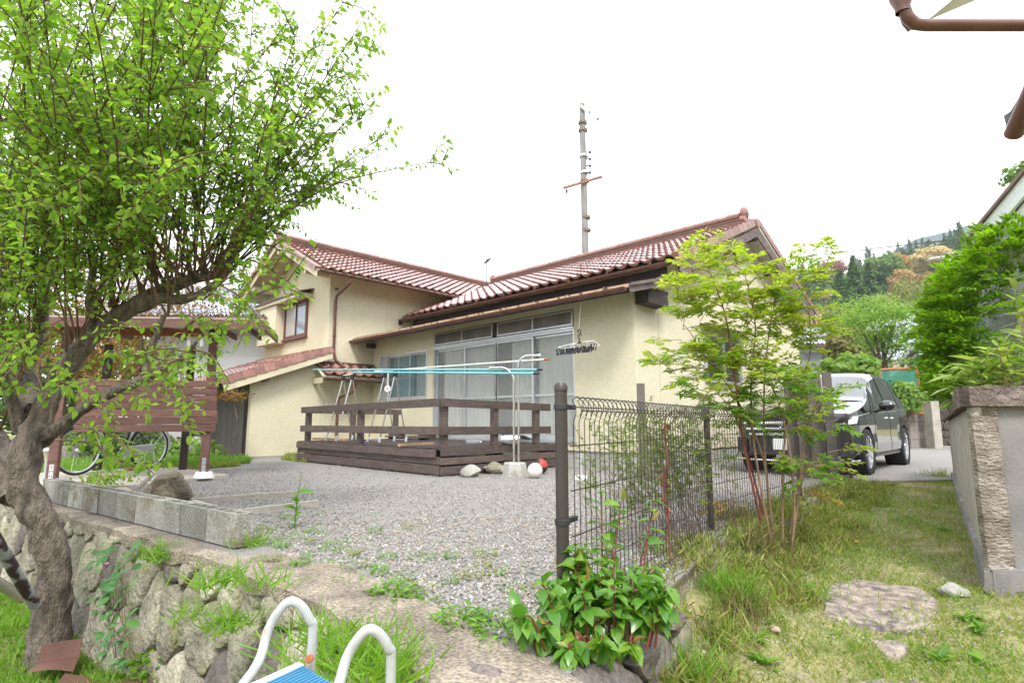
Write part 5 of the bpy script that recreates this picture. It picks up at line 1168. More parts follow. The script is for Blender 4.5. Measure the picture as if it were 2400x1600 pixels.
# ------------------------------------------------------------------ bits beside the plum tree
mb = MB(); p, q = A(-60, 1180, 3.1), A(82, 1418, 3.75); mb.tube([p, q], .032, 12); solo('painted_pole', mb, mat('peeling_dark_pole', (.30,.31,.32), (.045,.022,.03), scale=7, stretch=(1,1,1), rough=.6, lo=.48, hi=.52), 'dark pole with flaking paint leaning against the plum trunk', 'pole', smooth=True)
mb = MB(); p, q = A(-40, 1345, 3.7), A(56, 1402, 3.95); dq = (q-p).normalized()
mb.lathe([(.030,0),(.034,0),(.034,(q-p).length),(.030,(q-p).length),(.030,0)], p, dq, 16); solo('steel_pipe', mb, STEEL, 'shiny steel pipe with open end lying left of the plum trunk', 'pipe', smooth=True)
def sheet(pxs, label, seed, z=-.79):
    P_ = [G(x, y, z) for x, y in pxs]; mb = MB(); n_ = 10; V = []
    for i in range(n_ + 1):
        for j in range(n_ + 1):
            u_, v_ = i/n_, j/n_; p = P_[0]*(1-u_)*(1-v_) + P_[1]*u_*(1-v_) + P_[2]*u_*v_ + P_[3]*(1-u_)*v_
            V.append(p + Vector((0, 0, .03 + .05 * mnoise.noise(p * 2.2 + Vector((seed, 0, 0))) + (.10 if v_ > .85 and seed == 1 else 0))))
    mb.add(V, [(i*(n_+1)+j, (i+1)*(n_+1)+j, (i+1)*(n_+1)+j+1, i*(n_+1)+j+1) for i in range(n_) for j in range(n_)]); solo('rubber_sheet', mb, SHEETB, label, 'sheet', smooth=True)
sheet(((60, 1590), (170, 1590), (188, 1545), (95, 1558)), 'brown rubber sheet with a turned-up edge at the foot of the plum tree', 1)
sheet(((90, 1660), (420, 1660), (330, 1598), (150, 1596)), 'brown rubber sheet lying flat in the bottom left corner', 2)
# ------------------------------------------------------------------ stepping stones on the path, walls at the right
def flatstone(px, label, m, seed):
    c = Vector((0,0,0)); P_ = []
    for x, y in px:
        z = -.5
        for _ in range(8): p = G(x, y, z); z = float(on_low(p.x, p.y)) + .008
        P_.append(G(x, y, z))
    for p in P_: c += p / len(P_)
    rings = []; n_ = len(P_)
    outl = []
    for i in range(n_):
        for k_ in range(4): p = P_[i].lerp(P_[(i+1) % n_], k_/4); outl.append(p)
    for _ in range(2): outl = [(outl[i-1] + 2*outl[i] + outl[(i+1) % len(outl)])/4 for i in range(len(outl))]
    m_ = len(outl); V = []
    for (s_, h) in ((1.02, -.12), (1.0, -.01), (.95, .008), (.75, .014), (.5, .016), (.25, .016)):
        for p in outl:
            q = c.lerp(p, s_); nn = mnoise.noise(q * 7 + Vector((seed, 0, 0))) * .02 + mnoise.noise(q * 22 + Vector((seed, 0, 0))) * .012
            V.append(Vector((q.x, q.y, q.z + h + nn)) + (q - c).normalized() * mnoise.noise(q * 9) * .03)
    V.append(c + Vector((0,0,.016)))
    mb = MB(); mb.add(V, [(i*m_+k_, i*m_+(k_+1)%m_, (i+1)*m_+(k_+1)%m_, (i+1)*m_+k_) for i in range(5) for k_ in range(m_)] + [(5*m_+k_, 5*m_+(k_+1)%m_, 6*m_) for k_ in range(m_)]); solo('stepping_stone', mb, m, label, 'stepping stone', smooth=True)
flatstone([(1930,1455),(1925,1400),(1955,1358),(2060,1362),(2190,1385),(2200,1430),(2190,1480),(2060,1478)][::-1], 'large speckled granite stepping stone in the grass path', GRAN, 3)
flatstone([(2035,1500),(2075,1545),(2125,1540),(2132,1498)], 'small triangular granite stepping stone below the large one', GRAN, 5)
flatstone([(1965,1600),(2160,1590),(2260,1650),(1960,1660)], 'granite stepping stone cut by the bottom edge', GRAN, 7)
for i, (x, y, r_, lb) in enumerate(((1962, 1330, .035, 'small beige stone at the top of the granite stepping stone'), (1815, 1480, .03, 'small white pebble in the grass left of the stepping stone'), (2235, 1395, .07, 'grey half-buried stone beside the pier foot'))):
    p = G(x, y, -.5)
    for _ in range(8): p = G(x, y, float(on_low(p.x, p.y)))
    rock('rock', p + Vector((0,0,r_*.4)), r_, MATS['pinkish_stone'] if i < 2 else CONC, lb, seed=20+i, sq=(1.2,1,.6))
# left leg of the old garden wall: runs away from the viewer along the path
GWL = thing('garden_wall', 'old streaked plaster garden wall with dark coping and eroded corner pier at the right', 'garden wall', (6.22, .3, -.5))
zp = -.32
for _ in range(9): q_ = G(2326, 1392, zp); zp = float(lowz(q_.x, q_.y))
pc = Vector((q_.x, q_.y, 0)); pf = Vector((5.36, 5.35, 0)); dW = (pf - pc).normalized(); nW = Vector((-1, 0, 0)); nW = Vector((-dW.y, dW.x, 0))
if (CAM - pc).dot(nW) < 0: nW = -nW
ztop = 1.02
def wallmesh(a, b, z0, z1a, z1b, th, nrm, amp, seed, nx=40, nz=16, batter=.0):
    V = []
    for i in range(nx + 1):
        for j in range(nz + 1):
            u_, v_ = i/nx, j/nz; p = a.lerp(b, u_); z = z0 + ((z1a + (z1b-z1a)*u_) - z0) * v_
            e = mnoise.noise(Vector((p.x*4+p.y*4, z*1.2, seed))) * amp + mnoise.noise(Vector((p.x*11+p.y*11, z*9, seed))) * amp*.6
            V.append(Vector((p.x, p.y, z)) + nrm * (e + batter * (1 - v_)))
    F = [(i*(nz+1)+j, (i+1)*(nz+1)+j, (i+1)*(nz+1)+j+1, i*(nz+1)+j+1) for i in range(nx) for j in range(nz)]
    k_ = len(V); V += [v - nrm * th for v in V]; F += [tuple(q + k_ for q in f[::-1]) for f in F[:nx*nz]]
    ring = [i*(nz+1) for i in range(nx+1)] + [nx*(nz+1)+j for j in range(1, nz+1)] + [i*(nz+1)+nz for i in range(nx-1, -1, -1)] + [j for j in range(nz-1, 0, -1)]
    F += [(ring[q], ring[(q+1) % len(ring)], ring[(q+1) % len(ring)] + k_, ring[q] + k_) for q in range(len(ring))]
    mb = MB(); mb.add(V, F); return mb
part('plaster_wall', wallmesh(pc + dW*.14, pf, -.62, .90, .80, .16, nW, .012, 1), WALLC, GWL, smooth=True)
part('footing', wallmesh(pc - dW*.02, pf, -.75, zp + .14, .06, .12, nW, .012, 2, batter=.05), GREYW, GWL, smooth=True).location += nW * .03
# corner pier
eW = Vector((.80, .60, 0)).normalized()          # direction of the near leg
part('pier', wallmesh(pc - nW*.0 + dW*.16, pc, zp + .06, .90, .90, .05, nW, .015, 5, 4, 24), PIERC, GWL, smooth=True)
mE = Vector((eW.y, -eW.x, 0))
if (CAM - pc).dot(mE) < 0: mE = -mE
part('pier', wallmesh(pc + nW*.005, pc + eW*.155, zp + .06, .90, .90, .05, mE, .022, 6, 12, 60), PIERC, GWL, smooth=True)
part('rendered_wall', wallmesh(pc + eW*.16 - mE*.03, pc + eW*3.2 - mE*.03, -.6, .90, .92, .15, mE, .006, 7, 40, 12), GREYW, GWL, smooth=True)
part('footing', wallmesh(pc - eW*.0 + mE*.03, pc + eW*3.2 + mE*.03, -.75, zp + .16, zp + .16, .06, mE, .012, 8, 40, 6), GREYW, GWL, smooth=True)
mb_ = wallmesh(pc - eW*.03 + mE*.04, pc + eW*3.2 + mE*.04, .905, 1.04, 1.05, .16, mE, .012, 9, 60, 5); part('coping', mb_, CAPST, GWL, smooth=True)
nC = 9; Lw = (pf - pc).length
for i in range(nC):
    a_ = pc + dW * (.12 + i * (Lw - .12) / nC); b_ = pc + dW * (.12 + (i + 1) * (Lw - .12) / nC - .012); z_ = .905 - .1 * i / nC + random.uniform(-.008, .008)
    part('coping_stone', wallmesh(a_ + nW*.06, b_ + nW*.06, z_, z_ + .13, z_ + .12, .28, nW, .012, 20 + i, 6, 4), CAPST, GWL, smooth=True)
part('base_stone', wallmesh(pc - eW*.05 + mE*.10, pc + eW*2 + mE*.12, -.9, zp + .02, zp, .1, mE, .03, 30, 24, 6), ROCKD, GWL, smooth=True)
# ------------------------------------------------------------------ black people carrier
car_f = G(2024, 1112, 0.0); car_dir = Vector((0, -1, 0))
CX, CY = car_f.x + .06 - .86, car_f.y            # centre line, front axle
CAR = thing('people_carrier', 'glossy black people carrier parked nose out beside the gable wall', 'car', (CX, CY, 0))
CAR.rotation_euler = (0, 0, R(-90 + 1.5))          # local +x is the nose
def cz_top(x):
    P = [(.98, .62), (.90, .80), (.72, .90), (.30, .99), (-.28, 1.12), (-.55, 1.20), (-1.25, 1.58), (-1.7, 1.67), (-2.3, 1.70), (-3.0, 1.66), (-3.5, 1.58), (-3.75, 1.38), (-3.88, 1.05), (-3.92, .7)]
    xs = [p[0] for p in P][::-1]; zs = [p[1] for p in P][::-1]; return float(np.interp(x, xs, zs))
def cw(x):
    return float(np.interp(x, [-3.92, -3.8, -3.5, -2.5, 0, .4, .7, .88, .98], [.66, .80, .87, .905, .91, .89, .82, .70, .50]))
def cbelt(x): return min(cz_top(x) - .03, float(np.interp(x, [-3.9, -2.5, -.3, .6, 1], [1.06, 1.0, .94, .86, .62])))
def csec(x):
    w_, zt_, zb_ = cw(x), cz_top(x), cbelt(x); cab = max(0, min(1, (zt_ - 1.0) / .5))
    low = .30 if x > .55 or x < -3.5 else .24
    ro = w_ * (.97 - .20 * cab)
    P = [(w_*.90, low), (w_*.985, low + .08), (w_, .45), (w_*.985, .62), (w_*1.0, .76), (w_*.985, max(.77, zb_ - .05)), (w_*.965, zb_)]
    for t in (.25, .5, .75, 1): P.append((w_*.965 + (ro - w_*.965) * t * (1.0), zb_ + (zt_ - .09*cab - .01 - zb_) * (t ** .95)))
    P += [(ro*.93, zt_ - .035*cab - .004), (ro*.75, zt_ - .006), (ro*.4, zt_ + .012), (0, zt_ + .016)]
    return P
xs = sorted(set([-3.92, -3.9, -3.86] + list(np.arange(-3.8, .9, .06)) + [.90, .94, .97, .98]))
V = []; rowsn = None
for x in xs:
    s_ = csec(x); full = [(y, z) for y, z in s_] + [(-y, z) for y, z in s_[::-1][1:]]; rowsn = len(full)
    for y, z in full: V.append(Vector((x, y, z)))
F = []; WH = [(0.0, .345), (-2.9, .345)]
def inwheel(v): return any((v.x - a)**2 + (v.z - b)**2 < .385**2 for a, b in WH) and abs(v.y) > .5
for i in range(len(xs) - 1):
    for j in range(rowsn - 1):
        f = (i*rowsn+j, i*rowsn+j+1, (i+1)*rowsn+j+1, (i+1)*rowsn+j)
        F.append(f)
F.append(tuple(range(rowsn))); F.append(tuple(range((len(xs)-1)*rowsn, len(xs)*rowsn))[::-1])
# refine near the arches: subdivide side faces and cut the openings
me = bpy.data.meshes.new('body'); me.from_pydata(V, [], F)
import bmesh
bmx = bmesh.new(); bmx.from_mesh(me)
for _ in range(2):
    ed = [e for e in bmx.edges if all(v.co.z < .85 and abs(v.co.y) > .6 for v in e.verts) and any(abs(v.co.x - a) < .62 for v in e.verts for a, b in WH)]
    bmesh.ops.subdivide_edges(bmx, edges=ed, cuts=1, use_grid_fill=True)
kill = [f for f in bmx.faces if inwheel(f.calc_center_median()) and abs(f.calc_center_median().y) > .6 and f.calc_center_median().z < .75]
bmesh.ops.delete(bmx, geom=kill, context='FACES')
for e in list(bmx.edges):       # pull the ragged rim on to the arch circle
    if e.is_boundary:
        for v in e.verts:
            for a, b in WH:
                r_ = math.hypot(v.co.x - a, v.co.z - b)
                if r_ < .46 and v.co.z > .26 and abs(v.co.y) > .6: v.co.x = a + (v.co.x - a) / r_ * .385; v.co.z = b + (v.co.z - b) / r_ * .385
bmesh.ops.recalc_face_normals(bmx, faces=bmx.faces)
bmx.to_mesh(me); bmx.free(); me.polygons.foreach_set('use_smooth', [True]*len(me.polygons)); auto(me, 32)
BODY = link('body', me, CARP, CAR)
def cpart(name, mb, m, smooth=False, parent=None, bev=0):
    o = part(name, mb, m, parent or CAR, smooth=smooth, world=False, bev=bev); return o
def patch(name, fx0, fx1, j0, j1, m, side, off=.006, nx=24, parent=None):
    """glass patch lying on the body between section indices j0..j1 (float), x from fx0(t)..fx1(t)"""
    mb = MB(); V = []; nt_ = 8
    for i in range(nx + 1):
        for k_ in range(nt_ + 1):
            t = k_ / nt_; x = fx0(t) + (fx1(t) - fx0(t)) * i / nx; s_ = csec(x); jj = j0 + (j1 - j0) * t; a = int(min(jj, len(s_) - 2)); f_ = jj - a
            y = s_[a][0] * (1 - f_) + s_[a+1][0] * f_; z = s_[a][1] * (1 - f_) + s_[a+1][1] * f_
            V.append(Vector((x, side * (y + off), z + off * .3)))
    mb.add(V, [(i*(nt_+1)+k_, (i+1)*(nt_+1)+k_, (i+1)*(nt_+1)+k_+1, i*(nt_+1)+k_+1)[::side] for i in range(nx) for k_ in range(nt_)]); return cpart(name, mb, m, True, parent)
for sd in (1, -1):
    patch('side_window', lambda t: -.36 - .55*t, lambda t: -.60 - .45*t, 6.3, 10.0, GLASSD, sd, nx=6)
    patch('side_window', lambda t: -.66 - .42*t, lambda t: -1.62, 6.3, 10.0, GLASSD, sd)
    patch('side_window', lambda t: -1.68, lambda t: -2.72, 6.3, 10.0, GLASSD, sd)
    patch('side_window', lambda t: -2.78, lambda t: -3.62 + .14*t, 6.3, 10.0, GLASSD, sd)
    # chrome line under the windows, sill chrome, door seams, handles
    mb = MB(); mb.tube([Vector((x, sd*(csec(x)[6][0] + .008), csec(x)[6][1] - .002)) for x in np.arange(-3.6, .45, .15)], .008, 6); cpart('chrome_strip', mb, CHROME, True)
    mb = MB(); mb.tube([Vector((x, sd*(cw(x)*.93 + .02), .27)) for x in np.arange(-2.48, -.4, .2)], .028, 8); cpart('side_skirt', mb, BLK if 'black_frame_paint' in MATS else CARP, True)
    for xd in (-.52, -1.66, -2.62):
        mb = MB(); s_ = csec(xd); mb.tube([Vector((xd, sd*(s_[k_][0] + .0015), s_[k_][1])) for k_ in range(1, 7)], .0035, 4); cpart('door_seam', mb, PLAST)
    for xd in (-1.45, -1.9):
        mb = MB(); y_ = csec(xd)[5][0] + .02; mb.tube([Vector((xd - .1, sd*(y_ - .02), .86)), Vector((xd - .08, sd*y_, .865)), Vector((xd + .08, sd*y_, .865)), Vector((xd + .1, sd*(y_ - .02), .86))], .012, 8); cpart('door_handle', mb, CHROME, True)
    # mirror
    mb = MB(); mb.sphere((-.62, sd*1.07, 1.05), .11, 16, 10, (.72, 1.1, .78)); mr_ = cpart('door_mirror', mb, CARP, True)
    mb = MB(); mb.tube([(-.62, sd*.88, .96), (-.62, sd*1.0, 1.0)], .03, 8); cpart('mirror_arm', mb, PLAST, True, mr_)
    # headlamp
    patch('headlamp', lambda t: .50 - .18*t, lambda t: .90, 4.1, 6.6, LAMPG, sd, .008, 12)
    # lower bumper corner grille and chrome lip
    mb = MB(); V = []
    mb.slab([(.86, sd*.74, .33), (.93, sd*.58, .33), (.945, sd*.56, .52), (.875, sd*.73, .56)][::sd], (.03, sd*.01, 0)); cpart('bumper_intake', mb, PLAST)
    # wheel arch lining
    for a, b in WH:
        mb = MB(); mb.lathe([(.39, -.0), (.39, -.30), (.0, -.30)], (a, sd*.90, b), (0, sd, 0), 32); cpart('wheel_well', mb, DARK)
        wmb = MB(); c = (a, sd*.80, .345)
        wmb.lathe([(.24,-.10),(.30,-.115),(.335,-.10),(.345,-.07),(.345,.07),(.335,.10),(.30,.115),(.245,.10)], c, (0, sd, 0), 40); wh = cpart('tyre', wmb, RUBB, True)
        wmb = MB(); wmb.lathe([(.25,.10),(.235,.095),(.225,.05),(.22,-.08)], c, (0, sd, 0), 40); cpart('rim', wmb, ALU, True, wh)
        wmb = MB(); cc = Vector(c)
        for q_ in range(5):
            for e in (-.13, .13):
                an = 2*math.pi*q_/5 + e; an2 = 2*math.pi*q_/5 + e*1.8; wmb.bar(cc + Vector((math.cos(an)*.04, sd*.075, math.sin(an)*.04)), cc + Vector((math.cos(an2*1)*.235, sd*.088, math.sin(an2)*.235)), .026, .03, up=(0, 1, 0))
        wmb.lathe([(0,.10),(.04,.10),(.055,.08),(.055,.05)], c, (0, sd, 0), 16); cpart('spokes', wmb, CHROME, False, wh)
        wmb = MB(); wmb.lathe([(0,.03),(.15,.03),(.15,.0)], c, (0, sd, 0), 24); cpart('brake_disc', wmb, METR, False, wh)
# windscreen
mb = MB(); V = []; n_ = 14
for i in range(n_ + 1):
    t = i / n_; x = -.34 - .92 * t; s_ = csec(x)
    for k_ in range(17):
        q_ = -1 + 2 * k_ / 16; yy = q_ * (.80 - .16 * t) ; ys = [p[0] for p in s_[::-1]]; zs = [p[1] for p in s_[::-1]]
        z = float(np.interp(abs(yy), ys, zs)); V.append(Vector((x + .010, yy, z + .008)))
mb.add(V, [(i*17+k_, i*17+k_+1, (i+1)*17+k_+1, (i+1)*17+k_) for i in range(n_) for k_ in range(16)]); cpart('windscreen', mb, WSCR, True)
# grille, plate, lip
mb = MB(); mb.box((.955, -.56, .60), (.985, .56, .80)); cpart('grille', mb, PLAST, bev=.01)
for z, w_ in ((.78, .60), (.69, .56), (.61, .52)): mb = MB(); mb.box((.975, -w_, z - .018), (1.0, w_, z + .018)); cpart('grille_bar', mb, CHROME, bev=.006)
mb = MB(); mb.lathe([(.045,0),(.055,.008),(.045,.015)], (.995, 0, .74), (1, 0, 0), 20); mb.box((.996, -.028, .715), (1.004, -.018, .765)); mb.box((.996, .018, .715), (1.004, .028, .765)); mb.box((.996, -.018, .735), (1.004, .018, .745)); cpart('badge', mb, CHROME)
mb = MB(); mb.box((.985, -.165, .38), (1.0, .165, .545)); cpart('number_plate', mb, WPL, bev=.004)
mb = MB(); mb.box((.93, -.52, .30), (.965, .52, .56)); cpart('lower_intake', mb, PLAST, bev=.01)
for z in (.36, .44, .52): mb = MB(); mb.box((.962, -.50, z - .008), (.975, .50, z + .008)); cpart('intake_bar', mb, ALU)
mb = MB(); mb.tube([(.60, -.90, .235), (.86, -.74, .225), (.975, -.5, .22), (1.0, 0, .22), (.975, .5, .22), (.86, .74, .225), (.60, .90, .235)], .016, 8); cpart('chrome_lip', mb, CHROME, True)
mb = MB(); mb.box((-3.95, -.6, .5), (-3.90, .6, .62)); cpart('rear_bumper_trim', mb, PLAST)
# ------------------------------------------------------------------ neighbour's house on the right: shed eave, gutters
NH = thing('neighbour_shed', 'white-painted shed eave with peeling fascia boards above the garden wall, right edge', 'shed', (9.5, 4, 0))
# fascia runs away from the viewer along a constant offset to the right of the view
def side(px, py, r_):     # point r_ metres to the right of the camera axis plane
    d_ = ray(px, py); return CAM + d_ * (r_ / d_.dot(RT))
q0, q1 = side(2278, 556, 4.6), side(2440, 362, 4.6)
hF = .30; 
def run(z0, z1, o0, o1, name, m, p=q0, q=q1):
    mb = MB(); a, b = p + RT*o0, q + RT*o0; d_ = (q - p)
    mb.slab([p + RT*o0 + Vector((0,0,z0)), q + RT*o0 + Vector((0,0,z0)), q + RT*o0 + Vector((0,0,z1)), p + RT*o0 + Vector((0,0,z1))], RT * (o1 - o0)); return part(name, mb, m, NH)
run(-.17, -.0, .0, .03, 'fascia_board', WPAINT); run(-.32, -.18, .05, .08, 'lower_fascia_board', WPAINT)
run(.002, .035, -.03, .5, 'roof_edge', MATS['dark_interior'] if 0 else METR)
run(-.325, -.30, .08, 1.6, 'soffit', WPAINT)
mb = MB(); mb.slab([q0 + Vector((0,0,-.0)), q0 + RT*2 + Vector((0,0,-.0)), q0 + RT*2 + Vector((0,0,-.34)), q0 + RT*.1 + Vector((0,0,-.34))], FW * .03); part('end_fascia', mb, WPAINT, NH)
mb = MB(); a = q0 + RT * .9; b = q1 + RT*.9; mb.slab([Vector((a.x, a.y, -.6)), Vector((b.x, b.y, -.6)), Vector((b.x, b.y, b.z - .33)), Vector((a.x, a.y, a.z - .33))], RT * .1); part('wall', mb, WALLC, NH)
NG = thing('neighbour_eave', 'brown gutter pipe elbow and pale soffit corner of a house roof at the top right', 'roof', side(2200, 40, 2.6))
D0 = 3.0
e0, e1 = A(2140, 58, D0), A(2560, 60, D0)
mb = MB(); mb.tube([A(2108, -120, D0), A(2112, -20, D0), A(2118, 18, D0), A(2128, 42, D0), A(2145, 57, D0), A(2170, 60, D0), e1], .033, 14); part('downpipe', mb, GUT, NG, smooth=True)
mb = MB(); mb.lathe([(.038,0),(.038,.03),(.06,.09),(.075,.22),(.08,.4)], A(2116, 30, D0), (0, 0, 1), 16); part('hopper', mb, GUT, NG, smooth=True)
mb = MB(); mb.tube([A(2142, 30, D0 - .02), A(2138, 62, D0-.02)], .008, 6); 
mb = MB(); mb.tube([A(2118, -90, D0 + .35), A(2112, 10, D0 + .38), A(2128, 52, D0 + .4), A(2140, 66, D0 + .4)], .035, 12); part('gutter_end', mb, GUT, NG, smooth=True)
mb = MB(); mb.slab([A(2168, -60, D0 + .05), A(2172, 50, D0 + .05), A(2290, 0, D0 + 1.2), A(2330, -60, D0 + 1.2)], RT*.3 + Vector((0,0,.25))); part('soffit', mb, SOFFIT, NG)
NG2 = thing('eave_corner', 'dark roof tile corner with brown half-round gutter end at the right edge', 'gutter', A(2380, 290, 3.4))
D1 = 3.4
mb = MB(); mb.lathe([(.0,0),(.045,0),(.052,.012),(.052,2.0)], A(2374, 318, D1), (A(2420, 214, D1 - .25) - A(2374, 318, D1)).normalized(), 16); part('gutter', mb, GUT, NG2, smooth=True)
mb = MB(); a = A(2352, 272, D1 + .1); b = A(2410, 190, D1 - .1); mb.slab([a, A(2362, 310, D1+.1), A(2425, 215, D1 - .1), A(2412, 188, D1 - .1), A(2368, 262, D1 + .05)], RT * .25); part('roof_tile', mb, mat('dark_glazed_tile', (.05,.045,.045), rough=.2, coat=.5), NG2)
mb = MB(); mb.bar(A(2385, 300, D1), A(2420, 232, D1 - .2), .06, .09); part('fascia', mb, DARKW, NG2)
# ------------------------------------------------------------------ utility pole
UP = A(1376, 700, 24); UP.z = 0; pt = A(1364, 245, 24); pt.z = pt.z
PO = thing('utility_pole', 'tall weathered utility pole with rusty crossarm rising behind the roof ridge', 'utility pole', UP)
mb = MB(); mb.tube([UP, UP.lerp(pt, .5), pt], [.17, .15, .125], 14); part('pole', mb, POLEC, PO, smooth=True)
for y in (288, 306, 366, 405, 425, 510, 540): c = A(1364 + (y - 245) * .035, y, 24); mb = MB(); mb.lathe([(.17,-.05),(.20,-.05),(.20,.05),(.17,.05)], c, (0,0,1), 14); part('clamp_band', mb, ALU if y in (366, 405) else METR, PO, smooth=True)
mb = MB(); mb.bar(A(1320, 441, 23.8), A(1412, 414, 23.8), .09, .09); part('crossarm', mb, mat('dull_rust', (.27,.14,.09), (.20,.10,.07)), PO); mb = MB(); mb.bar(A(1361, 248, 23.8), A(1403, 288, 23.8), .07, .09); part('upper_arm', mb, ALU, PO)
for (x, y0_, y1_) in ((1411, 406, 416), (1328, 444, 452), (1382, 262, 268), (1401, 278, 284)): mb = MB(); mb.tube([A(x, y0_, 23.8), A(x, y1_, 23.8)], .05, 8); part('insulator', mb, WPL if x == 1411 else PLAST, PO)
for y in (357, 373, 389, 405): mb = MB(); mb.tube([A(1374, y, 23.8), A(1383, y, 23.8)], .03, 6); mb.lathe([(0,-.05),(.05,-.05),(.05,.05),(0,.05)], A(1383, y, 23.8), (0,0,1), 8); part('insulator', mb, PLAST, PO)
def cable(p, q, r_, label, sag=.02):
    n_ = 24; P_ = [Vector(p).lerp(Vector(q), i/n_) - Vector((0,0, sag * (Vector(q)-Vector(p)).length * 4 * (i/n_) * (1 - i/n_))) for i in range(n_+1)]
    mb = MB(); mb.tube(P_, r_, 4); solo('overhead_cable', mb, PLAST, label, 'cable')
for k_, (y0_, y1_, lb) in enumerate(((357, 353, 'topmost'), (373, 366, 'second'), (389, 382, 'third'), (405, 400, 'lowest'))): cable(A(1384, y0_, 23.8), A(1450, y1_ - 0, 34), .008, lb + ' thin wire running off the utility pole to the right', 0)
cable(A(1860, 603, 30), A(2290, 556, 9), .018, 'upper dark cable crossing the sky towards the neighbour\'s shed', .0); cable(A(1860, 607, 30), A(2290, 562, 9), .012, 'lower thin cable just under the upper one right of the house', .004)
# aerial on the far roof
c = A(1141, 655, 17); AE = thing('tv_aerial', 'thin television aerial standing behind the valley between the two red roofs', 'aerial', c)
mb = MB(); mb.tube([c - Vector((0,0,.6)), A(1141, 606, 17)], .014, 6); part('mast', mb, PLAST, AE); mb = MB(); mb.tube([A(1138, 616, 17), A(1147, 606, 16.6)], .02, 6)
for t in (0, .3, .6, 1): p = A(1138, 616, 17).lerp(A(1147, 606, 16.6), t); mb.tube([p - Vector((.1,.05,.04)), p + Vector((.1,.05,.04))], .01, 5)
part('antenna', mb, PLAST, AE)
# ------------------------------------------------------------------ background: street end, houses, wooded hill
ZR = .0
def flatbox(name, px0, px1, pyt, D, z0, thick, m, parent, Dr=None, pyt2=None):
    p, q = A(px0, 1000, D), A(px1, 1000, Dr or D); zt_, zt2 = A(px0, pyt, D).z, A(px1, pyt2 or pyt, Dr or D).z
    d_ = (q - p); d_.z = 0; nb = d_.normalized().cross(Vector((0,0,1))); nb = -nb if (CAM - p).dot(nb) > 0 else nb
    mb = MB(); mb.slab([Vector((p.x,p.y,z0)), Vector((q.x,q.y,z0)), Vector((q.x,q.y,zt2)), Vector((p.x,p.y,zt_))], nb * thick); return part(name, mb, m, parent)
# block wall carrying the green netting
DB = 17.5
BWL = thing('block_wall', 'low grey block wall under the green net fence at the end of the drive', 'wall', A(2160, 1030, DB))
pL, pR = A(2085, 1000, DB), A(2192, 1000, DB + .6); pL.z = pR.z = 0; dB = (pR - pL); LB = dB.length; dB.normalize(); zt_ = A(2150, 968, DB).z; bh_ = zt_ / 4
BLKM = mat('weathered_block', (.36,.32,.29), (.26,.23,.21), scale=3, rough=.95, rnd=.2, grain=.1)
bb_ = MB(); bb_.box((0,0,0), (.385, .12, bh_ - .01)); bbm = bb_.mesh('block'); bbm.materials.append(BLKM)
ang = math.atan2(dB.y, dB.x)
for r_ in range(4):
    for c_ in range(int(LB / .39) + 1):
        x_ = c_ * .39 - (.19 if r_ % 2 else 0)
        if x_ + .385 > LB + .05: continue
        o = bpy.data.objects.new('block', bbm); COL.objects.link(o); o.parent = BWL; o.rotation_euler = (0, 0, ang); o.location = pL + dB * x_ + Vector((0,0,r_*bh_)) - wloc(BWL) + Vector((0,0,0)) * 1
mb = MB(); mb.slab([pL - Vector((0,0,.1)) + dB*-.1, pR - Vector((0,0,.1)), pR + Vector((0,0,zt_ - .02)), pL + Vector((0,0,zt_ - .02)) + dB*-.1], FW * .1); o = part('mortar', mb, GREYW, BWL); o.location += FW * .03
NF = thing('net_fence', 'rusty orange framed fence panel hung with green netting behind the car', 'fence', A(2120, 968, DB))
fr = [A(2060, 866, DB), A(2148, 862, DB), A(2163, 968, DB), A(2068, 970, DB)]
for a_, b_ in ((0,1),(1,2),(2,3),(0,3)): mb = MB(); mb.tube([fr[a_], fr[b_]], .035, 8); part('frame_bar', mb, RUSTF, NF, smooth=True)
mb = MB(); nn_ = 34
for i in range(nn_):
    t = i / nn_
    for s_ in (0, 1):
        # diagonals of the mesh
        a_ = fr[0].lerp(fr[1], t) if s_ == 0 else fr[0].lerp(fr[1], t); u1 = t + .35 if s_ == 0 else t - .35
        b_ = fr[3].lerp(fr[2], min(1, max(0, u1))); mb.tube([a_, b_], .007, 3, cap=False)
part('netting', mb, GNET, NF, kind='stuff')
NETM = bpy.data.materials.new('net_sheet'); NETM.use_nodes = True; N = NETM.node_tree.nodes; L = NETM.node_tree.links; t_ = N.new('ShaderNodeBsdfTransparent'); x_ = N.new('ShaderNodeMixShader'); x_.inputs[0].default_value = .38; N['Principled BSDF'].inputs['Base Color'].default_value = (.05,.27,.19,1); L.new(t_.outputs[0], x_.inputs[1]); L.new(N['Principled BSDF'].outputs[0], x_.inputs[2]); L.new(x_.outputs[0], N['Material Output'].inputs[0])
mb = MB(); mb.slab([fr[0], fr[1], fr[2], fr[3]], FW * .004); part('net_cloth', mb, NETM, NF)
# stone marker pillar, dark stone wall
STP = mat('pale_stone_pillar', (.48,.44,.38), (.36,.33,.28), scale=5, rough=.9, c3=(.20,.17,.13), s3=12, t3=.6)
p = A(2190, 1028, DB); p.z = 0; mb = MB(); zt2 = A(2190, 940, DB).z; mb.bar(p + Vector((0,0,-.1)), p + Vector((0,0,zt2)), .30, .28, up=(.6,.8,0)); solo('stone_pillar', mb, STP, 'pale upright stone pillar at the right end of the block wall', 'pillar', bev=.02)
p = A(2172, 1020, DB + .8); p.z = 0; mb = MB(); mb.bar(p, p + Vector((0,0,A(2172, 905, DB+.8).z)), .34, .3, up=(.6,.8,0)); solo('stone_pillar', mb, STP, 'taller blocky stone lantern-like pillar half hidden under the tree', 'pillar', bev=.03)
SW = thing('dark_stone_wall', 'dark rough stone wall behind the garden wall at the road end', 'wall', A(2225, 1020, 20))
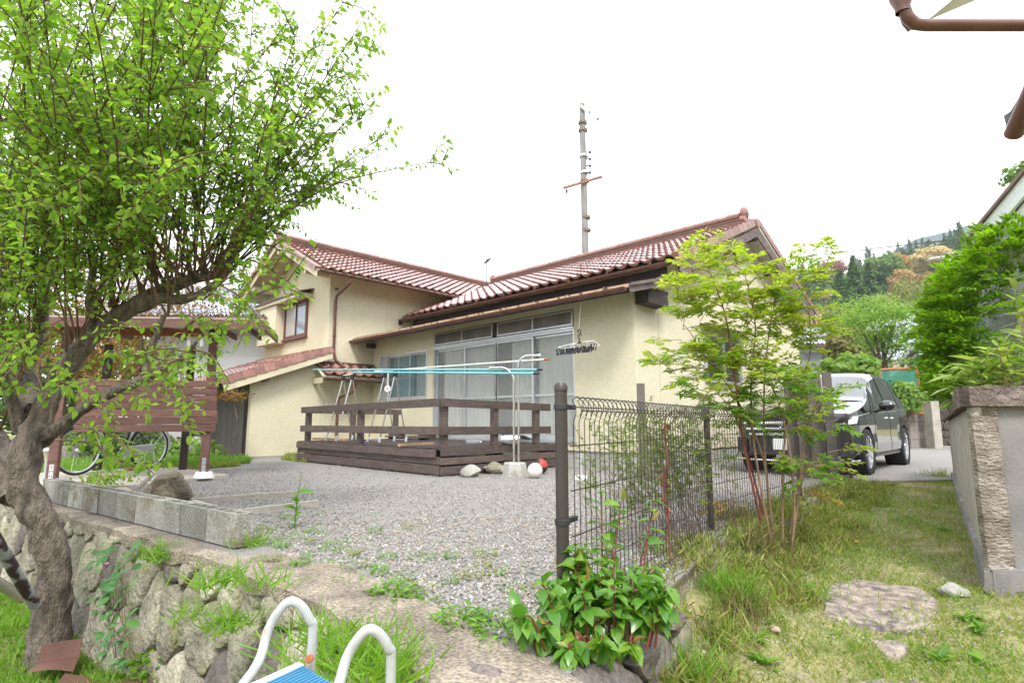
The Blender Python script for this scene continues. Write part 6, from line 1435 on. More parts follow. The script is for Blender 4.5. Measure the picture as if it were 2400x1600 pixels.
pA, pB = A(2198, 1000, 20), A(2420, 1000, 17); pA.z = pB.z = 0; dA = (pB - pA).normalized()
kk = 0
for (pp_, poly_) in cells(0, (pB - pA).length, 0, A(2220, 950, 20).z, .32, .26, 21, 0):
    kk += 1; nb = dA.cross(Vector((0,0,1))); nb = nb if (CAM - pA).dot(nb) > 0 else -nb
    stone_cell(poly_, lambda x, z, d: pA + dA * x + Vector((0, 0, z)) + nb * d, SW, CAPST, .08, kk)
mb = MB(); mb.slab([pA, pB, pB + Vector((0,0,1.3)), pA + Vector((0,0,1.3))], -nb * .2); part('backing', mb, DARK, SW)
# half-timbered storehouse with plank cladding
ST1 = thing('storehouse', 'old dark boarded storehouse with white plaster band under a grey tile roof', 'storehouse', A(2150, 1000, 33))
flatbox('plank_wall', 2095, 2260, 885, 33, 0, .3, OLDW, ST1, 28, 790)
p, q = A(2085, 1000, 33), A(2330, 1000, 26)
mb = MB()
def quadpx(name, pts4, m, parent, th=.05):
    P_ = [A(x, y, D_) for x, y, D_ in pts4]; mb = MB(); mb.slab(P_, -FW * th); return part(name, mb, m, parent)
quadpx('plaster_band', [(2132, 852, 31.4), (2190, 815, 29.6), (2190, 788, 29.6), (2120, 838, 31.8)][::-1] if 0 else [(2120, 862, 31.6), (2200, 815, 29.4), (2200, 782, 29.4), (2120, 838, 31.6)], WHITE, ST1, .08)
for x, D_ in ((2130, 31.2), (2147, 30.8), (2163, 30.3), (2180, 29.9)): mb = MB(); mb.bar(A(x, 866 - (x-2120)*.6, D_) - FW*.12, A(x, 828 - (x-2120)*.62, D_) - FW*.12, .12, .06); part('timber_stud', mb, DARKW, ST1)
quadpx('eave_beam', [(2095, 885, 32), (2205, 818, 29.2), (2205, 812, 29.2), (2095, 877, 32)], RUSTF if 0 else REDW, ST1, .15)
def rooftiles(name, c4, m, parent, nu, nv, th=.06):
    """tiled roof plane given by 4 corners (low-left, low-right, high-right, high-left), with raised tile rows"""
    P_ = [Vector(c) for c in c4]; n_ = (P_[1]-P_[0]).cross(P_[3]-P_[0]).normalized(); n_ = -n_ if n_.z < 0 else n_
    mb = MB(); V = []; 
    for j in range(nv):
        for (v_, dz) in ((j/nv, .05), ((j+1)/nv + .0, .0)):
            for i in range(nu * 4 + 1):
                u_ = i / (nu*4); p = (P_[0]*(1-u_) + P_[1]*u_)*(1-v_) + (P_[3]*(1-u_) + P_[2]*u_)*v_
                V.append(p + n_ * (dz + .035 * math.sin(i/4 * 2*math.pi)))
    w_ = nu*4+1; F = []
    for r_ in range(2*nv - 1): F += [(r_*w_+i, r_*w_+i+1, (r_+1)*w_+i+1, (r_+1)*w_+i) for i in range(nu*4)]
    mb.add(V, F); part(name, mb, m, parent, smooth=False, kind='stuff')
    mb = MB(); mb.slab(P_, -n_ * th); part(name + '_deck', mb, m, parent)
rooftiles('roof', [A(2030, 862, 33), A(2110, 842, 32), A(2215, 715, 34), A(2120, 745, 37)], GREYT, ST1, 10, 10)
rooftiles('verge_roof', [A(2100, 852, 32), A(2118, 850, 31.6), A(2245, 700, 29), A(2225, 700, 30)], GREYT, ST1, 2, 14)
quadpx('barge_board', [(2112, 862, 31.5), (2250, 712, 28.8), (2250, 700, 28.8), (2108, 852, 31.5)], DARKW, ST1, .1)
ST2 = thing('beige_house', 'beige two-storey house with balcony behind the mid green tree', 'house', A(2070, 1000, 40))
flatbox('wall', 2028, 2130, 770, 40, 0, 4, BEIGEW, ST2); quadpx('window', [(2036, 800, 39.9), (2050, 800, 39.9), (2050, 778, 39.9), (2036, 778, 39.9)], GLASSD, ST2, .1)
mb = MB()
for i in range(12): mb.bar(A(2055 + i*7, 803, 39), A(2055 + i*7, 786, 39), .08, .05)
mb.bar(A(2053, 786, 39), A(2135, 786, 39), .08, .08); part('balcony_rail', mb, DARKW, ST2, kind='stuff')
rooftiles('roof', [A(2020, 776, 39), A(2150, 772, 39), A(2140, 745, 42), A(2060, 748, 42)], GREYT, ST2, 12, 5)
rooftiles('roof', [A(2130, 745, 40), A(2215, 765, 36), A(2175, 735, 42), A(2120, 735, 44)], GREYT, ST2, 8, 5)
ST3 = thing('grey_hip_house', 'grey walled house with pale grey hipped tile roof right of the gable', 'house', A(1920, 1000, 26))
flatbox('wall', 1855, 1957, 805, 26, 0, 5, mat('blue_grey_render', (.42,.46,.50), (.36,.4,.44), scale=1), ST3)
rooftiles('roof', [A(1840, 808, 25.4), A(1990, 806, 25.4), A(1935, 770, 30), A(1840, 765, 30)], GREYT, ST3, 16, 9)
quadpx('eave_board', [(1840, 812, 25.3), (1992, 810, 25.3), (1992, 806, 25.3), (1840, 808, 25.3)], REDW, ST3, .05)
flatbox('plaster_band', 1862, 1952, 812, 25.9, A(1900, 824, 25.9).z, .1, WHITE, ST3)
rooftiles('lower_roof', [A(1862, 868, 24), A(1958, 884, 24), A(1952, 858, 26), A(1862, 838, 26)], GREYT, ST3, 10, 4)
mb = MB(); mb.tube([A(1926, 800, 25), A(1926, 815, 25)], .03, 6)
# house and grey roof far left behind the shelter
ST4 = thing('white_house', 'white walled house with grey tiled roof left of the two-storey wing', 'house', A(560, 1000, 17))
flatbox('wall', 330, 640, 748, 17, 0, 4, WHITE, ST4)
rooftiles('roof', [A(300, 742, 16), A(625, 742, 16), A(600, 680, 20), A(300, 660, 20)], GREYT, ST4, 34, 12)
quadpx('eave_board', [(300, 752, 15.9), (625, 748, 15.9), (625, 742, 15.9), (300, 742, 15.9)], METR, ST4, .1)
for x in (440, 470): quadpx('balcony_rail', [(x, 812, 16.6), (x+8, 812, 16.6), (x+8, 790, 16.6), (x, 790, 16.6)], WPL, ST4, .05)
flatbox('window', 438, 490, 965, 16.9, .1, .05, GLASSD, ST4); flatbox('porch_wall', 380, 440, 985, 14, 0, .2, WHITE, ST4)
# aerial near the cypress
c = A(2197, 700, 24); AE2 = thing('roof_aerial', 'television aerial on a pale mast in front of the cream flowering tree', 'aerial', c)
mb = MB(); mb.tube([A(2209, 690, 24), A(2206, 600, 24)], .03, 6); part('mast', mb, POLEC, AE2); mb = MB(); mb.tube([A(2180, 606, 24), A(2222, 600, 24)], .025, 5)
for t in np.linspace(0, 1, 7): p = A(2180, 606, 24).lerp(A(2222, 600, 24), t); mb.tube([p - Vector((.12,.12,.1)), p + Vector((.12,.12,.1))], .012, 4)
mb.tube([A(2223, 615, 24), A(2237, 592, 24)], .02, 5)
for t in np.linspace(0, 1, 5): p = A(2223, 615, 24).lerp(A(2237, 592, 24), t); mb.tube([p - Vector((.25,.1,0)), p + Vector((.25,.1,0))], .012, 4)
part('antenna', mb, CHROME, AE2)
# hill terrain
def prof(tab, x): return np.interp(x, [t[0] for t in tab], [t[1] for t in tab])
SKY1 = [(1500,640),(1850,660),(1880,650),(1910,632),(1960,636),(2000,620),(2060,604),(2110,602),(2160,590),(2230,560),(2300,535),(2500,480),(2800,430)]
def hill(name, tab, D0_, D1_, m, px0=1500, px1=2800, nx=60, nv=10, base=1000, dip=0):
    V = []
    for i in range(nx + 1):
        px_ = px0 + (px1 - px0) * i / nx; yt = float(prof(tab, px_)) + dip
        for j in range(nv + 1):
            t = j / nv; D_ = D0_ + (D1_ - D0_) * t; p = A(px_, 1000, D_); ztop = A(px_, yt, D1_).z; V.append((p.x, p.y, -.5 + (ztop + .5) * t ** 1.15))
    mb = MB(); mb.add(V, [(i*(nv+1)+j, (i+1)*(nv+1)+j, (i+1)*(nv+1)+j+1, i*(nv+1)+j+1) for i in range(nx) for j in range(nv)]); o = struct(name, mb, m, smooth=True); return o
FOR = mat('forest_floor', (.055,.065,.045), (.04,.05,.035), scale=.15, rough=1)
hill('hill', SKY1, 50, 165, FOR, dip=46)
FARH = mat('haze_tinted_wood', (.05,.10,.09), (.035,.07,.065), scale=.06, rough=1, bump=1, bscale=.5, bdist=3)  # blue-green of the distance haze put into the wood's colour
SKY2 = [(1900,700),(2090,620),(2122,597),(2150,578),(2175,566),(2220,553),(2273,541),(2400,510),(2800,470)]
hill('far_hill', SKY2, 500, 760, FARH, px0=1900, nx=110, nv=12)
hz = MB(); hz.box((-1300, -900, -2.2), (1300, 1300, 150)); hzo = part('haze', hz, None, kind='stuff')
hm = bpy.data.materials.new('haze_air'); hm.use_nodes = True; hn = hm.node_tree.nodes; hn.remove(hn['Principled BSDF']); hv = hn.new('ShaderNodeVolumePrincipled'); hv.inputs['Color'].default_value = (.82,.88,1,1); hv.inputs['Density'].default_value = .0006; hv.inputs['Anisotropy'].default_value = .2
hm.node_tree.links.new(hv.outputs[0], hn['Material Output'].inputs['Volume']); hzo.data.materials.append(hm)
HB = [v for v in bpy.data.objects if v.name == 'far_hill'][0]
for v in HB.data.vertices: 
    if v.co.z > 20: v.co.z += 4 * mnoise.noise(Vector(v.co) * .05)
# unseen ridge added at the right so the car paint reflects it, not sky
V = []; nx_, nv_ = 60, 6
for i in range(nx_ + 1):
    az_ = R(42 + 150 * i / nx_); h_ = 52 + 9 * math.sin(i * .7) + 5 * math.sin(i * 1.9)
    dv = FW * math.cos(az_) + RT * math.sin(az_)
    for j in range(nv_ + 1):
        t = j / nv_; p = CAM + dv * (60 + 130 * t); V.append((p.x, p.y, -.5 + h_ * t))
mb = MB(); mb.add(V, [(i*(nv_+1)+j, (i+1)*(nv_+1)+j, (i+1)*(nv_+1)+j+1, i*(nv_+1)+j+1) for i in range(nx_) for j in range(nv_)]); struct('hill', mb, FOR, smooth=True)
# crown: leaf clumps over a lumpy volume
def crown_pts(n, rx, ry, rz, shape='round', lump=.35, seed=0, hollow=.55):
    u_ = RNG.normal(size=(n, 3)); u_ /= np.linalg.norm(u_, axis=1, keepdims=True)
    rad = hollow + (1 - hollow) * RNG.random(n) ** .6
    ph = seed * 2.1; L_ = 1 + lump * (np.sin(3*u_[:,0]+ph)*np.sin(4*u_[:,1]+ph*2)*.5 + .4*np.sin(7*u_[:,2]+5*u_[:,0]+ph))
    P_ = u_ * (rad * L_)[:, None]
    if shape == 'cone':
        t = RNG.random(n) ** .75; a_ = RNG.random(n) * 2*np.pi; rr = (t) * (.55 + .45*RNG.random(n)) * (1 + .25*np.sin(22*t + 3*np.sin(a_*2+ph)))
        P_ = np.stack([rr*np.cos(a_), rr*np.sin(a_), 1 - 2*t], 1)
    nrm = P_ + RNG.normal(size=(n,3))*.35; nrm[:, 2] += .4
    return P_ * np.array([rx, ry, rz]), nrm
CLUMP = (np.array([(0,0,0),(.5,.35,.1),(0,.5,.16),(-.5,.35,.1),(.35,.8,-.05),(-.35,.8,-.05),(0,1,-.1)], float), np.array([(0,1,2),(0,2,3),(1,4,2),(2,5,3),(2,4,6),(2,6,5)]))
DIAM = (np.array([(0,0,0),(.45,.5,.12),(0,1,-.05),(-.45,.5,.12)], float), np.array([(0,1,2),(0,2,3)]))
def tree_cloud(c, rx, rz, n, size, shape='round', seed=0):
    P_, N_ = crown_pts(n, rx, rx, rz, shape, seed=seed); P_ += np.array(c)
    d_ = RNG.normal(size=(n, 3)); d_[:, 2] -= .3
    return P_, basis(d_, N_), size * RNG.uniform(.6, 1.3, n)
# the wood as one mass
def wood(name, count, tests, mats_, seed):
    buckets = [[], [], []]
    for k_ in range(count):
        px_ = RNG.uniform(1800, 2310); t = RNG.random() ** .7; D_ = 55 + 108 * t
        yt = float(prof(SKY1, px_)) + 46; p = A(px_, 1000, D_); ztop = A(px_, yt, 165).z; z = -.5 + (ztop + .5) * t ** 1.15
        r_ = RNG.uniform(1.5, 2.9); con = RNG.random() < .4
        b_ = 0 if con else int(RNG.choice([0, 0, 1, 2], p=[.3, .2, .38, .12]))
        P_, B_, S_ = tree_cloud((p.x, p.y, z + r_ * (1.5 if con else .6)), r_ * (.75 if con else 1), r_ * (1.9 if con else .95), 700 if D_ > 90 else 1000, r_ * (.17 if D_ > 90 else .14), 'cone' if con else 'round', k_)
        buckets[b_].append((P_, B_, S_))
    for b_, m, nm in zip(buckets, mats_, ('dark_wood', 'mid_green_wood', 'olive_wood')):
        if b_: scatter(nm, DIAM, np.concatenate([x[0] for x in b_]), np.concatenate([x[1] for x in b_]), np.concatenate([x[2] for x in b_]), m, kind='stuff')
wood('wood', 720, None, (LDK, LMID, LOLV), 1)
def tree(name, label, px_, pyc, D_, r_, rz, m, n, size, cat='tree', shape='round', base=None, group=None, trunkm=None, parts=0, tr=None):
    c = A(px_, pyc, D_); b = Vector((c.x, c.y, base if base is not None else 0)); t = thing(name, label, cat, b, group)
    mb = MB(); rr = tr or max(.05, r_ * .07); mb.tube([b, b.lerp(c, .5) + Vector((.05*r_, .03*r_, 0)), c + Vector((0, 0, rz * .5))], [rr, rr * .75, rr * .2], 8)
    for i in range(5):
        a_ = i * 2.4; s_ = b.lerp(c, .6 + .08 * i); mb.tube([s_, s_ + Vector((math.cos(a_) * r_ * .4, math.sin(a_) * r_ * .4, rz * .35)), s_ + Vector((math.cos(a_) * r_ * .75, math.sin(a_) * r_ * .75, rz * .5))], [rr * .45, rr * .3, rr * .1], 6)
    part('trunk', mb, trunkm or BARK, t, smooth=True)
    kf = 5.0 if D_ > 50 else 1.3; P_, B_, S_ = tree_cloud(c, r_, rz, int(n * kf), size / math.sqrt(kf), shape, int(px_)); scatter('crown', DIAM if D_ > 50 else CLUMP, P_, B_, S_, m, parent=t, kind=None)
    return t
tree('flowering_tree', 'big cream flowering tree on the hill by the aerial, near the skyline', 2186, 604, 100, 3.4, 2.0, LBLO, 900, .85)
tree('flowering_tree', 'cream flowering tree at the skyline partly behind the shed eave', 2262, 606, 100, 2.6, 1.3, LBLO, 600, .8)
tree('flowering_tree', 'orange-tinged flowering tree high on the hill, left one of a close pair', 2098, 612, 120, 2.2, 1.6, mat and leafmat('orange_blossom', g_((.55,.30,.13),(.45,.24,.10)), transl=.2, rough=.8), 400, .7)
tree('flowering_tree', 'orange-tinged flowering tree high on the hill, right one of a close pair', 2122, 617, 118, 2.4, 1.3, MATS['orange_blossom'], 400, .7)
tree('flowering_tree', 'tan flowering tree in the middle of the wooded slope', 2120, 662, 88, 2.2, 2.2, leafmat('tan_blossom', g_((.50,.34,.17),(.40,.27,.13),(.32,.24,.09)), transl=.2, rough=.8), 800, .6)
tree('flowering_tree', 'smaller tan flowering tree right of the middle one on the slope', 2172, 662, 86, 1.3, 1.6, MATS['tan_blossom'], 450, .5)
tree('flowering_tree', 'tiny pale yellow flowering tree low on the slope at the left', 1932, 692, 95, 1.2, .6, LBLO, 150, .5)
tree('flowering_tree', 'cream blossoming shrub just above the grey hipped roof', 1893, 752, 45, 1.0, .9, LBLO, 300, .3)
tree('russet_tree', 'russet dead-looking tree on the skyline right of the gable', 1950, 630, 130, 3.3, 1.9, LRUS, 450, .8)
tree('rounded_tree', 'bright green rounded broadleaf tree on the upper hill', 2070, 632, 110, 4.2, 2.8, LMID, 1200, 1.0)
tree('cedar_tree', 'tall pointed cedar standing in the middle of the hill wood', 2004, 690, 75, 2.8, 5.2, LDK, 900, .8, shape='cone')
tree('cedar_tree', 'second cedar left of and lower than the tall one', 1972, 712, 72, 2.4, 4.4, LDK, 800, .8, shape='cone')
tree('cedar_tree', 'dark cedar at the right of the tall one, under the round green tree', 2040, 690, 80, 2.6, 4.6, LDK, 800, .8, shape='cone')
tree('bamboo_clump', 'feathery yellow-green bamboo clump at the foot of the hill', 2140, 722, 60, 4.2, 2.6, LOLV, 1400, .45)
tree('bamboo_clump', 'yellow-green bamboo clump left of the cedars behind the hipped roof', 1915, 765, 55, 3.0, 2.0, LOLV, 1200, .4)
LMT = leafmat('fresh_green_leaf', g_((.18,.30,.06),(.24,.36,.08),(.14,.26,.06),(.30,.38,.09)), transl=.45)
def tiered(label, px_, py_top, D_, spec, base=0):
    c = A(px_, 900, D_); b = Vector((c.x, c.y, base)); t = thing('layered_tree', label, 'tree', b)
    P_, B_, S_ = [], [], []
    mb = MB(); top = A(px_, py_top, D_); mb.tube([b, b.lerp(top, .5) + Vector((.1, .1, 0)), top], [.16, .10, .03], 8)
    for (x, y, rx, rz, n_) in spec:
        cc = A(x, y, D_ + RNG.uniform(-.6, .6)); p_, N_ = crown_pts(n_, rx, rx, rz, hollow=.2); p_ += np.array(cc); N_[:, 2] += 2
        d_ = RNG.normal(size=(n_, 3)); d_[:, 2] *= .3; d_[:, 2] -= .35; P_.append(p_); B_.append(basis(d_, N_)); S_.append(RNG.uniform(.14, .26, n_))
        s_ = b.lerp(top, .55); mb.tube([s_, s_.lerp(cc, .6) + Vector((0,0,.1)), cc], [.05, .035, .012], 6)
    part('trunk', mb, BARK, t, smooth=True); P_, B_, S_ = np.concatenate(P_), np.concatenate(B_), np.concatenate(S_); kk_ = RNG.random(len(P_)) < .62; scatter('crown', LEAFS, P_[kk_], B_[kk_], S_[kk_] * .8, LMT, parent=t, kind=None)
tiered('airy light green layered tree in front of the beige house', 2062, 730, 21, ((2030,712,1.1,.35,900),(2075,735,1.3,.4,1200),(2105,733,.8,.35,700),(2000,745,.8,.3,600),(2050,768,1.3,.4,1200),(2095,775,.8,.35,700),(2075,805,.9,.35,700),(2035,800,.7,.3,450),(2110,812,.55,.3,350),(2090,845,.7,.3,400)))
tree('round_shrub', 'brownish olive clipped round shrub between the hipped house and the light green tree', 1990, 815, 24, .95, .85, leafmat('olive_shrub_leaf', g_((.17,.16,.05),(.22,.20,.06),(.13,.13,.04),(.26,.20,.07)), transl=.3), 2600, .16, cat='shrub')
tree('low_shrub', 'light green leafy shrub rising behind the car roof', 1990, 862, 14, .62, .28, LMT, 1300, .13, cat='shrub')
tree('climber', 'green climbing plant growing over the net fence', 2120, 930, 17.3, .55, .5, LMT, 1300, .10, cat='climber')
tree('roadside_shrub', 'dark green shrub beside the stone pillar under the cypress', 2185, 880, 17.8, .55, .8, leafmat('dark_shrub_leaf', g_((.06,.15,.03),(.10,.22,.04),(.05,.12,.025)), transl=.3), 1100, .16, cat='shrub')
# left background: rust red maples and hedge behind the shelter
for (x, y, D_, r_, rz, n_, sz, lb) in ((330, 660, 11.5, 2.0, 1.2, 4500, .10, 'rust-orange maple tree behind the timber shelter, the tallest one'), (250, 820, 11, 1.3, .7, 3000, .09, 'dark rust maple filling the gap above the screen boards'), (90, 760, 12, 1.8, 1.4, 3000, .1, 'rust and green maple at the far left behind the plum tree'), (545, 925, 11.5, .42, .12, 420, .06, 'thin reddish maple spray at the right end of the screen')):
    c = A(x, y, D_); t = thing('maple_tree', lb, 'maple', Vector((c.x, c.y, 0)))
    mb = MB(); b = Vector((c.x, c.y, 0)); mb.tube([b, b.lerp(c, .6) + Vector((.1,.1,0)), c], [.07 if r_ > 1 else .014, .05 if r_ > 1 else .010, .008], 8); part('trunk', mb, BARK, t, smooth=True)
    P_, N_ = crown_pts(n_, r_, r_, rz, hollow=.25, seed=x); P_ += np.array(c); N_[:, 2] += 1.5; d_ = RNG.normal(size=(n_, 3)); d_[:, 2] -= .4
    scatter('crown', LEAFS, P_, basis(d_, N_), sz * RNG.uniform(.7, 1.3, n_), LMAP, parent=t, kind=None)
for (x, y, D_, r_, rz, m, n_, sz, lb) in ((60, 900, 14, 2.2, 1.2, LMID, 3500, .13, 'green hedge bush at the far left behind the bicycle shelter'), (240, 1040, 12.5, 1.3, .5, LMID, 3000, .09, 'low green bush behind the bicycle wheels'), (430, 1060, 12, .7, .3, LMT, 1200, .08, 'light green bush left of the garage doors'), (170, 860, 15, 2.5, 1.6, LMID, 4000, .14, 'tall green bush behind the rust maples')):
    tree('garden_bush', lb, x, y, D_, r_, rz, m, n_, sz, cat='bush', tr=.04)
# ------------------------------------------------------------------ plum tree in the left foreground
def spline(P_, k=6):
    P_ = [Vector(p) for p in P_]; out = []
    for i in range(len(P_) - 1):
        a, b, c, d = P_[max(i-1,0)], P_[i], P_[i+1], P_[min(i+2, len(P_)-1)]
        for s_ in range(k):
            t = s_/k; out.append(.5*((2*b) + (c-a)*t + (2*a-5*b+4*c-d)*t*t + (3*b-a-3*c+d)*t**3))
    out.append(P_[-1]); return out
def lerpr(rs, n): return [float(np.interp(i/(n-1)*(len(rs)-1), range(len(rs)), rs)) for i in range(n)]
def limb(parent, P_, rs, m, name='limb', n=10, k=6, knob=.06):
    S_ = spline(P_, k); R_ = lerpr(rs, len(S_)); mb = MB(); mb.tube(S_, R_, n)
    if knob: mb.v = [v + Vector((mnoise.noise(v*9), mnoise.noise(v*9 + Vector((5,0,0))), mnoise.noise(v*9 + Vector((0,5,0))))) * knob * .5 * min(1, R_[min(len(R_)-1, i//n)]/.08) + Vector((mnoise.noise(v*26), mnoise.noise(v*26 + Vector((5,0,0))), 0)) * knob*.22 for i, v in enumerate(mb.v)]
    part(name, mb, m, parent, smooth=True); return S_
TB = G(110, 1535, -.8)
DT = depth(TB)
PT = thing('plum_tree', 'large plum tree with leaning lichen-spotted trunk and bright green leaves filling the upper left', 'tree', TB)
tk = [A(112, 1560, DT), A(118, 1440, DT), A(128, 1320, DT - .02), A(95, 1220, DT - .05), A(52, 1130, DT - .08), A(70, 1040, DT - .05), A(88, 985, DT)]
limb(PT, tk, [.15, .105, .10, .10, .095, .095, .075], BARK, 'trunk', 22, 7, .07)
m1 = limb(PT, [A(80, 1030, DT), A(112, 940, DT), A(165, 850, DT - .02), A(235, 770, DT - .05), A(330, 710, DT - .1), A(425, 662, DT - .15), A(505, 645, DT - .15)], [.08, .075, .066, .06, .056, .042, .025], BARK, 'limb', 14)
m1b = limb(PT, [A(300, 730, DT - .08), A(370, 700, DT - .15), A(440, 700, DT - .2), A(520, 660, DT - .3)], [.05, .045, .035, .018], BARK)
m2 = limb(PT, [A(92, 1040, DT), A(160, 985, DT - .1), A(240, 930, DT - .15), A(330, 890, DT - .2), A(410, 850, DT - .25), A(462, 800, DT - .3)], [.055, .045, .04, .034, .028, .012], BARK)
m2b = limb(PT, [A(338, 888, DT - .2), A(352, 830, DT - .22), A(380, 750, DT - .3), A(395, 735, DT - .3)], [.024, .022, .018, .012], BARK, knob=.02)
m3 = limb(PT, [A(50, 1160, DT), A(10, 1080, DT + .1), A(-40, 1000, DT + .2), A(-120, 880, DT + .3), A(-220, 760, DT + .4)], [.12, .11, .10, .08, .05], BARK, 'limb', 14)
m4 = limb(PT, [A(80, 960, DT + .1), A(62, 860, DT + .3), A(95, 760, DT + .4), A(100, 660, DT + .5), A(60, 560, DT + .6)], [.07, .06, .05, .035, .02], BARK)
m5 = limb(PT, [A(52, 1010, DT), A(25, 930, DT - .1), A(5, 860, DT - .2)], [.05, .035, .02], BARK)
for (x, y, x2, y2, r_) in ((210, 765, 222, 605, .026), (262, 720, 270, 628, .022), (330, 700, 375, 672, .018), (382, 690, 402, 655, .012), (35, 900, 20, 862, .014), (120, 990, 140, 905, .016)):
    mb = MB(); mb.tube(spline([A(x, y, DT - .12), A((x+x2)/2 - 4, (y+y2)/2, DT - .15), A(x2, y2, DT - .15)], 3), [r_]*3 + [r_*.95]*4, 10); sb = part('pruned_stub', mb, BARK, PT, smooth=True)
    e_ = A(x2, y2, DT - .15); dd = (e_ - A((x+x2)/2 - 4, (y+y2)/2, DT - .15)).normalized(); mb = MB(); mb.lathe([(0, .006), (r_*.92, .005), (r_*.95, -.02)], e_, dd, 10); part('cut_face', mb, mat('fresh_cut_wood', (.52,.24,.09), (.40,.17,.06)) if 'fresh_cut_wood' not in MATS else MATS['fresh_cut_wood'], sb)
# long shoots
starts = m1[10:] + m1b[4:] + m4[6:] + m3[8:] + m2b[-4:]
targets = []
for (x, y, D_) in ((872, 15, 3.9), (850, 100, 4.0), (905, 195, 4.1), (880, 262, 4.2), (940, 288, 4.2), (800, 330, 3.9), (925, 330, 4.4), (1060, 372, 4.3), (700, 480, 3.8), (640, 560, 3.7), (715, 690, 3.6), (690, 625, 3.9), (590, 700, 3.6), (905, 60, 4.3), (820, -20, 3.8), (760, 200, 3.7), (700, 60, 3.4), (620, 250, 3.3), (870, 400, 4.2), (790, 430, 4.0), (680, 545, 3.9), (740, 120, 3.5), (660, 150, 3.3), (560, 120, 3.2), (600, 380, 3.5), (710, 300, 3.7), (810, 250, 3.9), (845, 340, 4.1), (640, 455, 3.6), (780, 50, 3.7)): targets.append(A(x, y, D_))
rt_ = random.Random(3)
for i in range(126):
    x = rt_.uniform(-220, 780); y = rt_.uniform(-420, 60) if rt_.random() < .55 else rt_.uniform(60, 430); D_ = rt_.uniform(2.5, 5.0)
    if x > 650 and y < -50: x -= 200
    if y > 330 and x > 560: x -= 300
    targets.append(A(x, y, D_))
LP_, LD_, LS_ = [], [], []
shm = []; 
def leaves_along(S_, step, size, jitter=.02, start=.25, droop=.35, spread=1.0):
    acc = 0; total = sum((S_[i+1]-S_[i]).length for i in range(len(S_)-1)); s0 = 0
    for i in range(len(S_) - 1):
        seg = S_[i+1] - S_[i]; L_ = seg.length; d_ = seg.normalized(); sdv_ = d_.orthogonal().normalized()
        q = 0
        while acc <= L_:
            if (s0 + acc) / total > start:
                p = S_[i] + d_ * acc; a_ = random.uniform(0, 6.28); o_ = (Matrix.Rotation(a_, 3, d_) @ sdv_)
                ld = (o_ * .9 * spread + d_ * random.uniform(.2, .7) + Vector((0,0,-droop * random.uniform(.2, 1.6)))).normalized()
                LP_.append(p + o_ * .008); LD_.append(ld); LS_.append(size * .78 * random.uniform(.6, 1.25))
            acc += step * random.uniform(.5, 1.5)
        acc -= L_; s0 += L_
tw = MB()
for ti, T_ in enumerate(targets):
    # spring from the nearest sensible limb point
    c_ = sorted(starts, key=lambda p: (p - T_).length + random.uniform(0, 1.0))[0] if ti < 30 else random.choice(starts)
    mid_ = c_.lerp(T_, .45) + Vector((random.uniform(-.1,.1), random.uniform(-.1,.1), random.uniform(.05, .25)))
    S_ = spline([c_, mid_, T_], 8); L_ = (T_ - c_).length
    tw.tube(S_, lerpr([.0085 if L_ > 1 else .006, .006, .0025], len(S_)), 5)
    leaves_along(S_, .026, .070, start=.22)
    for q in range(int(L_ * 5.6)):
        t = random.uniform(.24, .97); p = S_[int(t * (len(S_)-1))]; d_ = (S_[-1] - S_[0]).normalized()
        o_ = Vector((random.gauss(0,1), random.gauss(0,1), random.gauss(.1,.8))).normalized(); ln = random.uniform(.16, .48) * (1.15 - .5*t); e_ = p + (d_ * .75 + o_ * .9).normalized() * ln - Vector((0,0,.05*ln))
        Q_ = spline([p, p.lerp(e_, .5) + Vector((0,0,.02)), e_], 3); tw.tube(Q_, lerpr([.005, .002], len(Q_)), 4, cap=False); leaves_along(Q_, .021, .066, start=.05)
# low drooping twigs in front of the board screen and over the slab
low = [(430, 770, 3.4, 520, 760), (600, 690, 3.5, 725, 700), (455, 820, 3.4, 540, 900), (350, 890, 3.5, 440, 990), (300, 900, 3.5, 350, 985), (240, 930, 3.6, 270, 1020), (180, 990, 3.5, 360, 1110), (200, 1000, 3.4, 250, 1080), (130, 1030, 3.5, 300, 1100), (410, 850, 3.3, 430, 940), (330, 880, 3.4, 400, 900), (230, 850, 3.5, 300, 840), (100, 950, 3.2, 165, 900), (60, 870, 3.0, 30, 800), (440, 700, 3.5, 560, 720), (500, 660, 3.6, 640, 790), (250, 800, 3.4, 300, 760), (60, 800, 3.0, -20, 900), (300, 850, 3.5, 460, 830), (200, 880, 3.4, 240, 960), (380, 860, 3.3, 480, 870), (150, 850, 3.2, 130, 900), (400, 740, 3.4, 490, 790), (480, 700, 3.5, 600, 640), (540, 720, 3.6, 620, 780)]
for (x, y, D_, x2, y2) in low:
    p, e_ = A(x, y, D_), A(x2, y2, D_ - .15); Q_ = spline([p, p.lerp(e_, .5) + Vector((0,0,.06)), e_], 6); tw.tube(Q_, lerpr([.007, .003], len(Q_)), 5, cap=False); leaves_along(Q_, .026, .066, start=.1)
    for q in range(4):
        s_ = Q_[random.randint(3, len(Q_)-1)]; e2 = s_ + Vector((random.gauss(0,.1), random.gauss(0,.1), random.gauss(-.05,.08))); R2 = [s_, s_.lerp(e2, .5), e2]; tw.tube(R2, [.003,.002,.0015], 4, cap=False); leaves_along(R2, .026, .064, start=0)
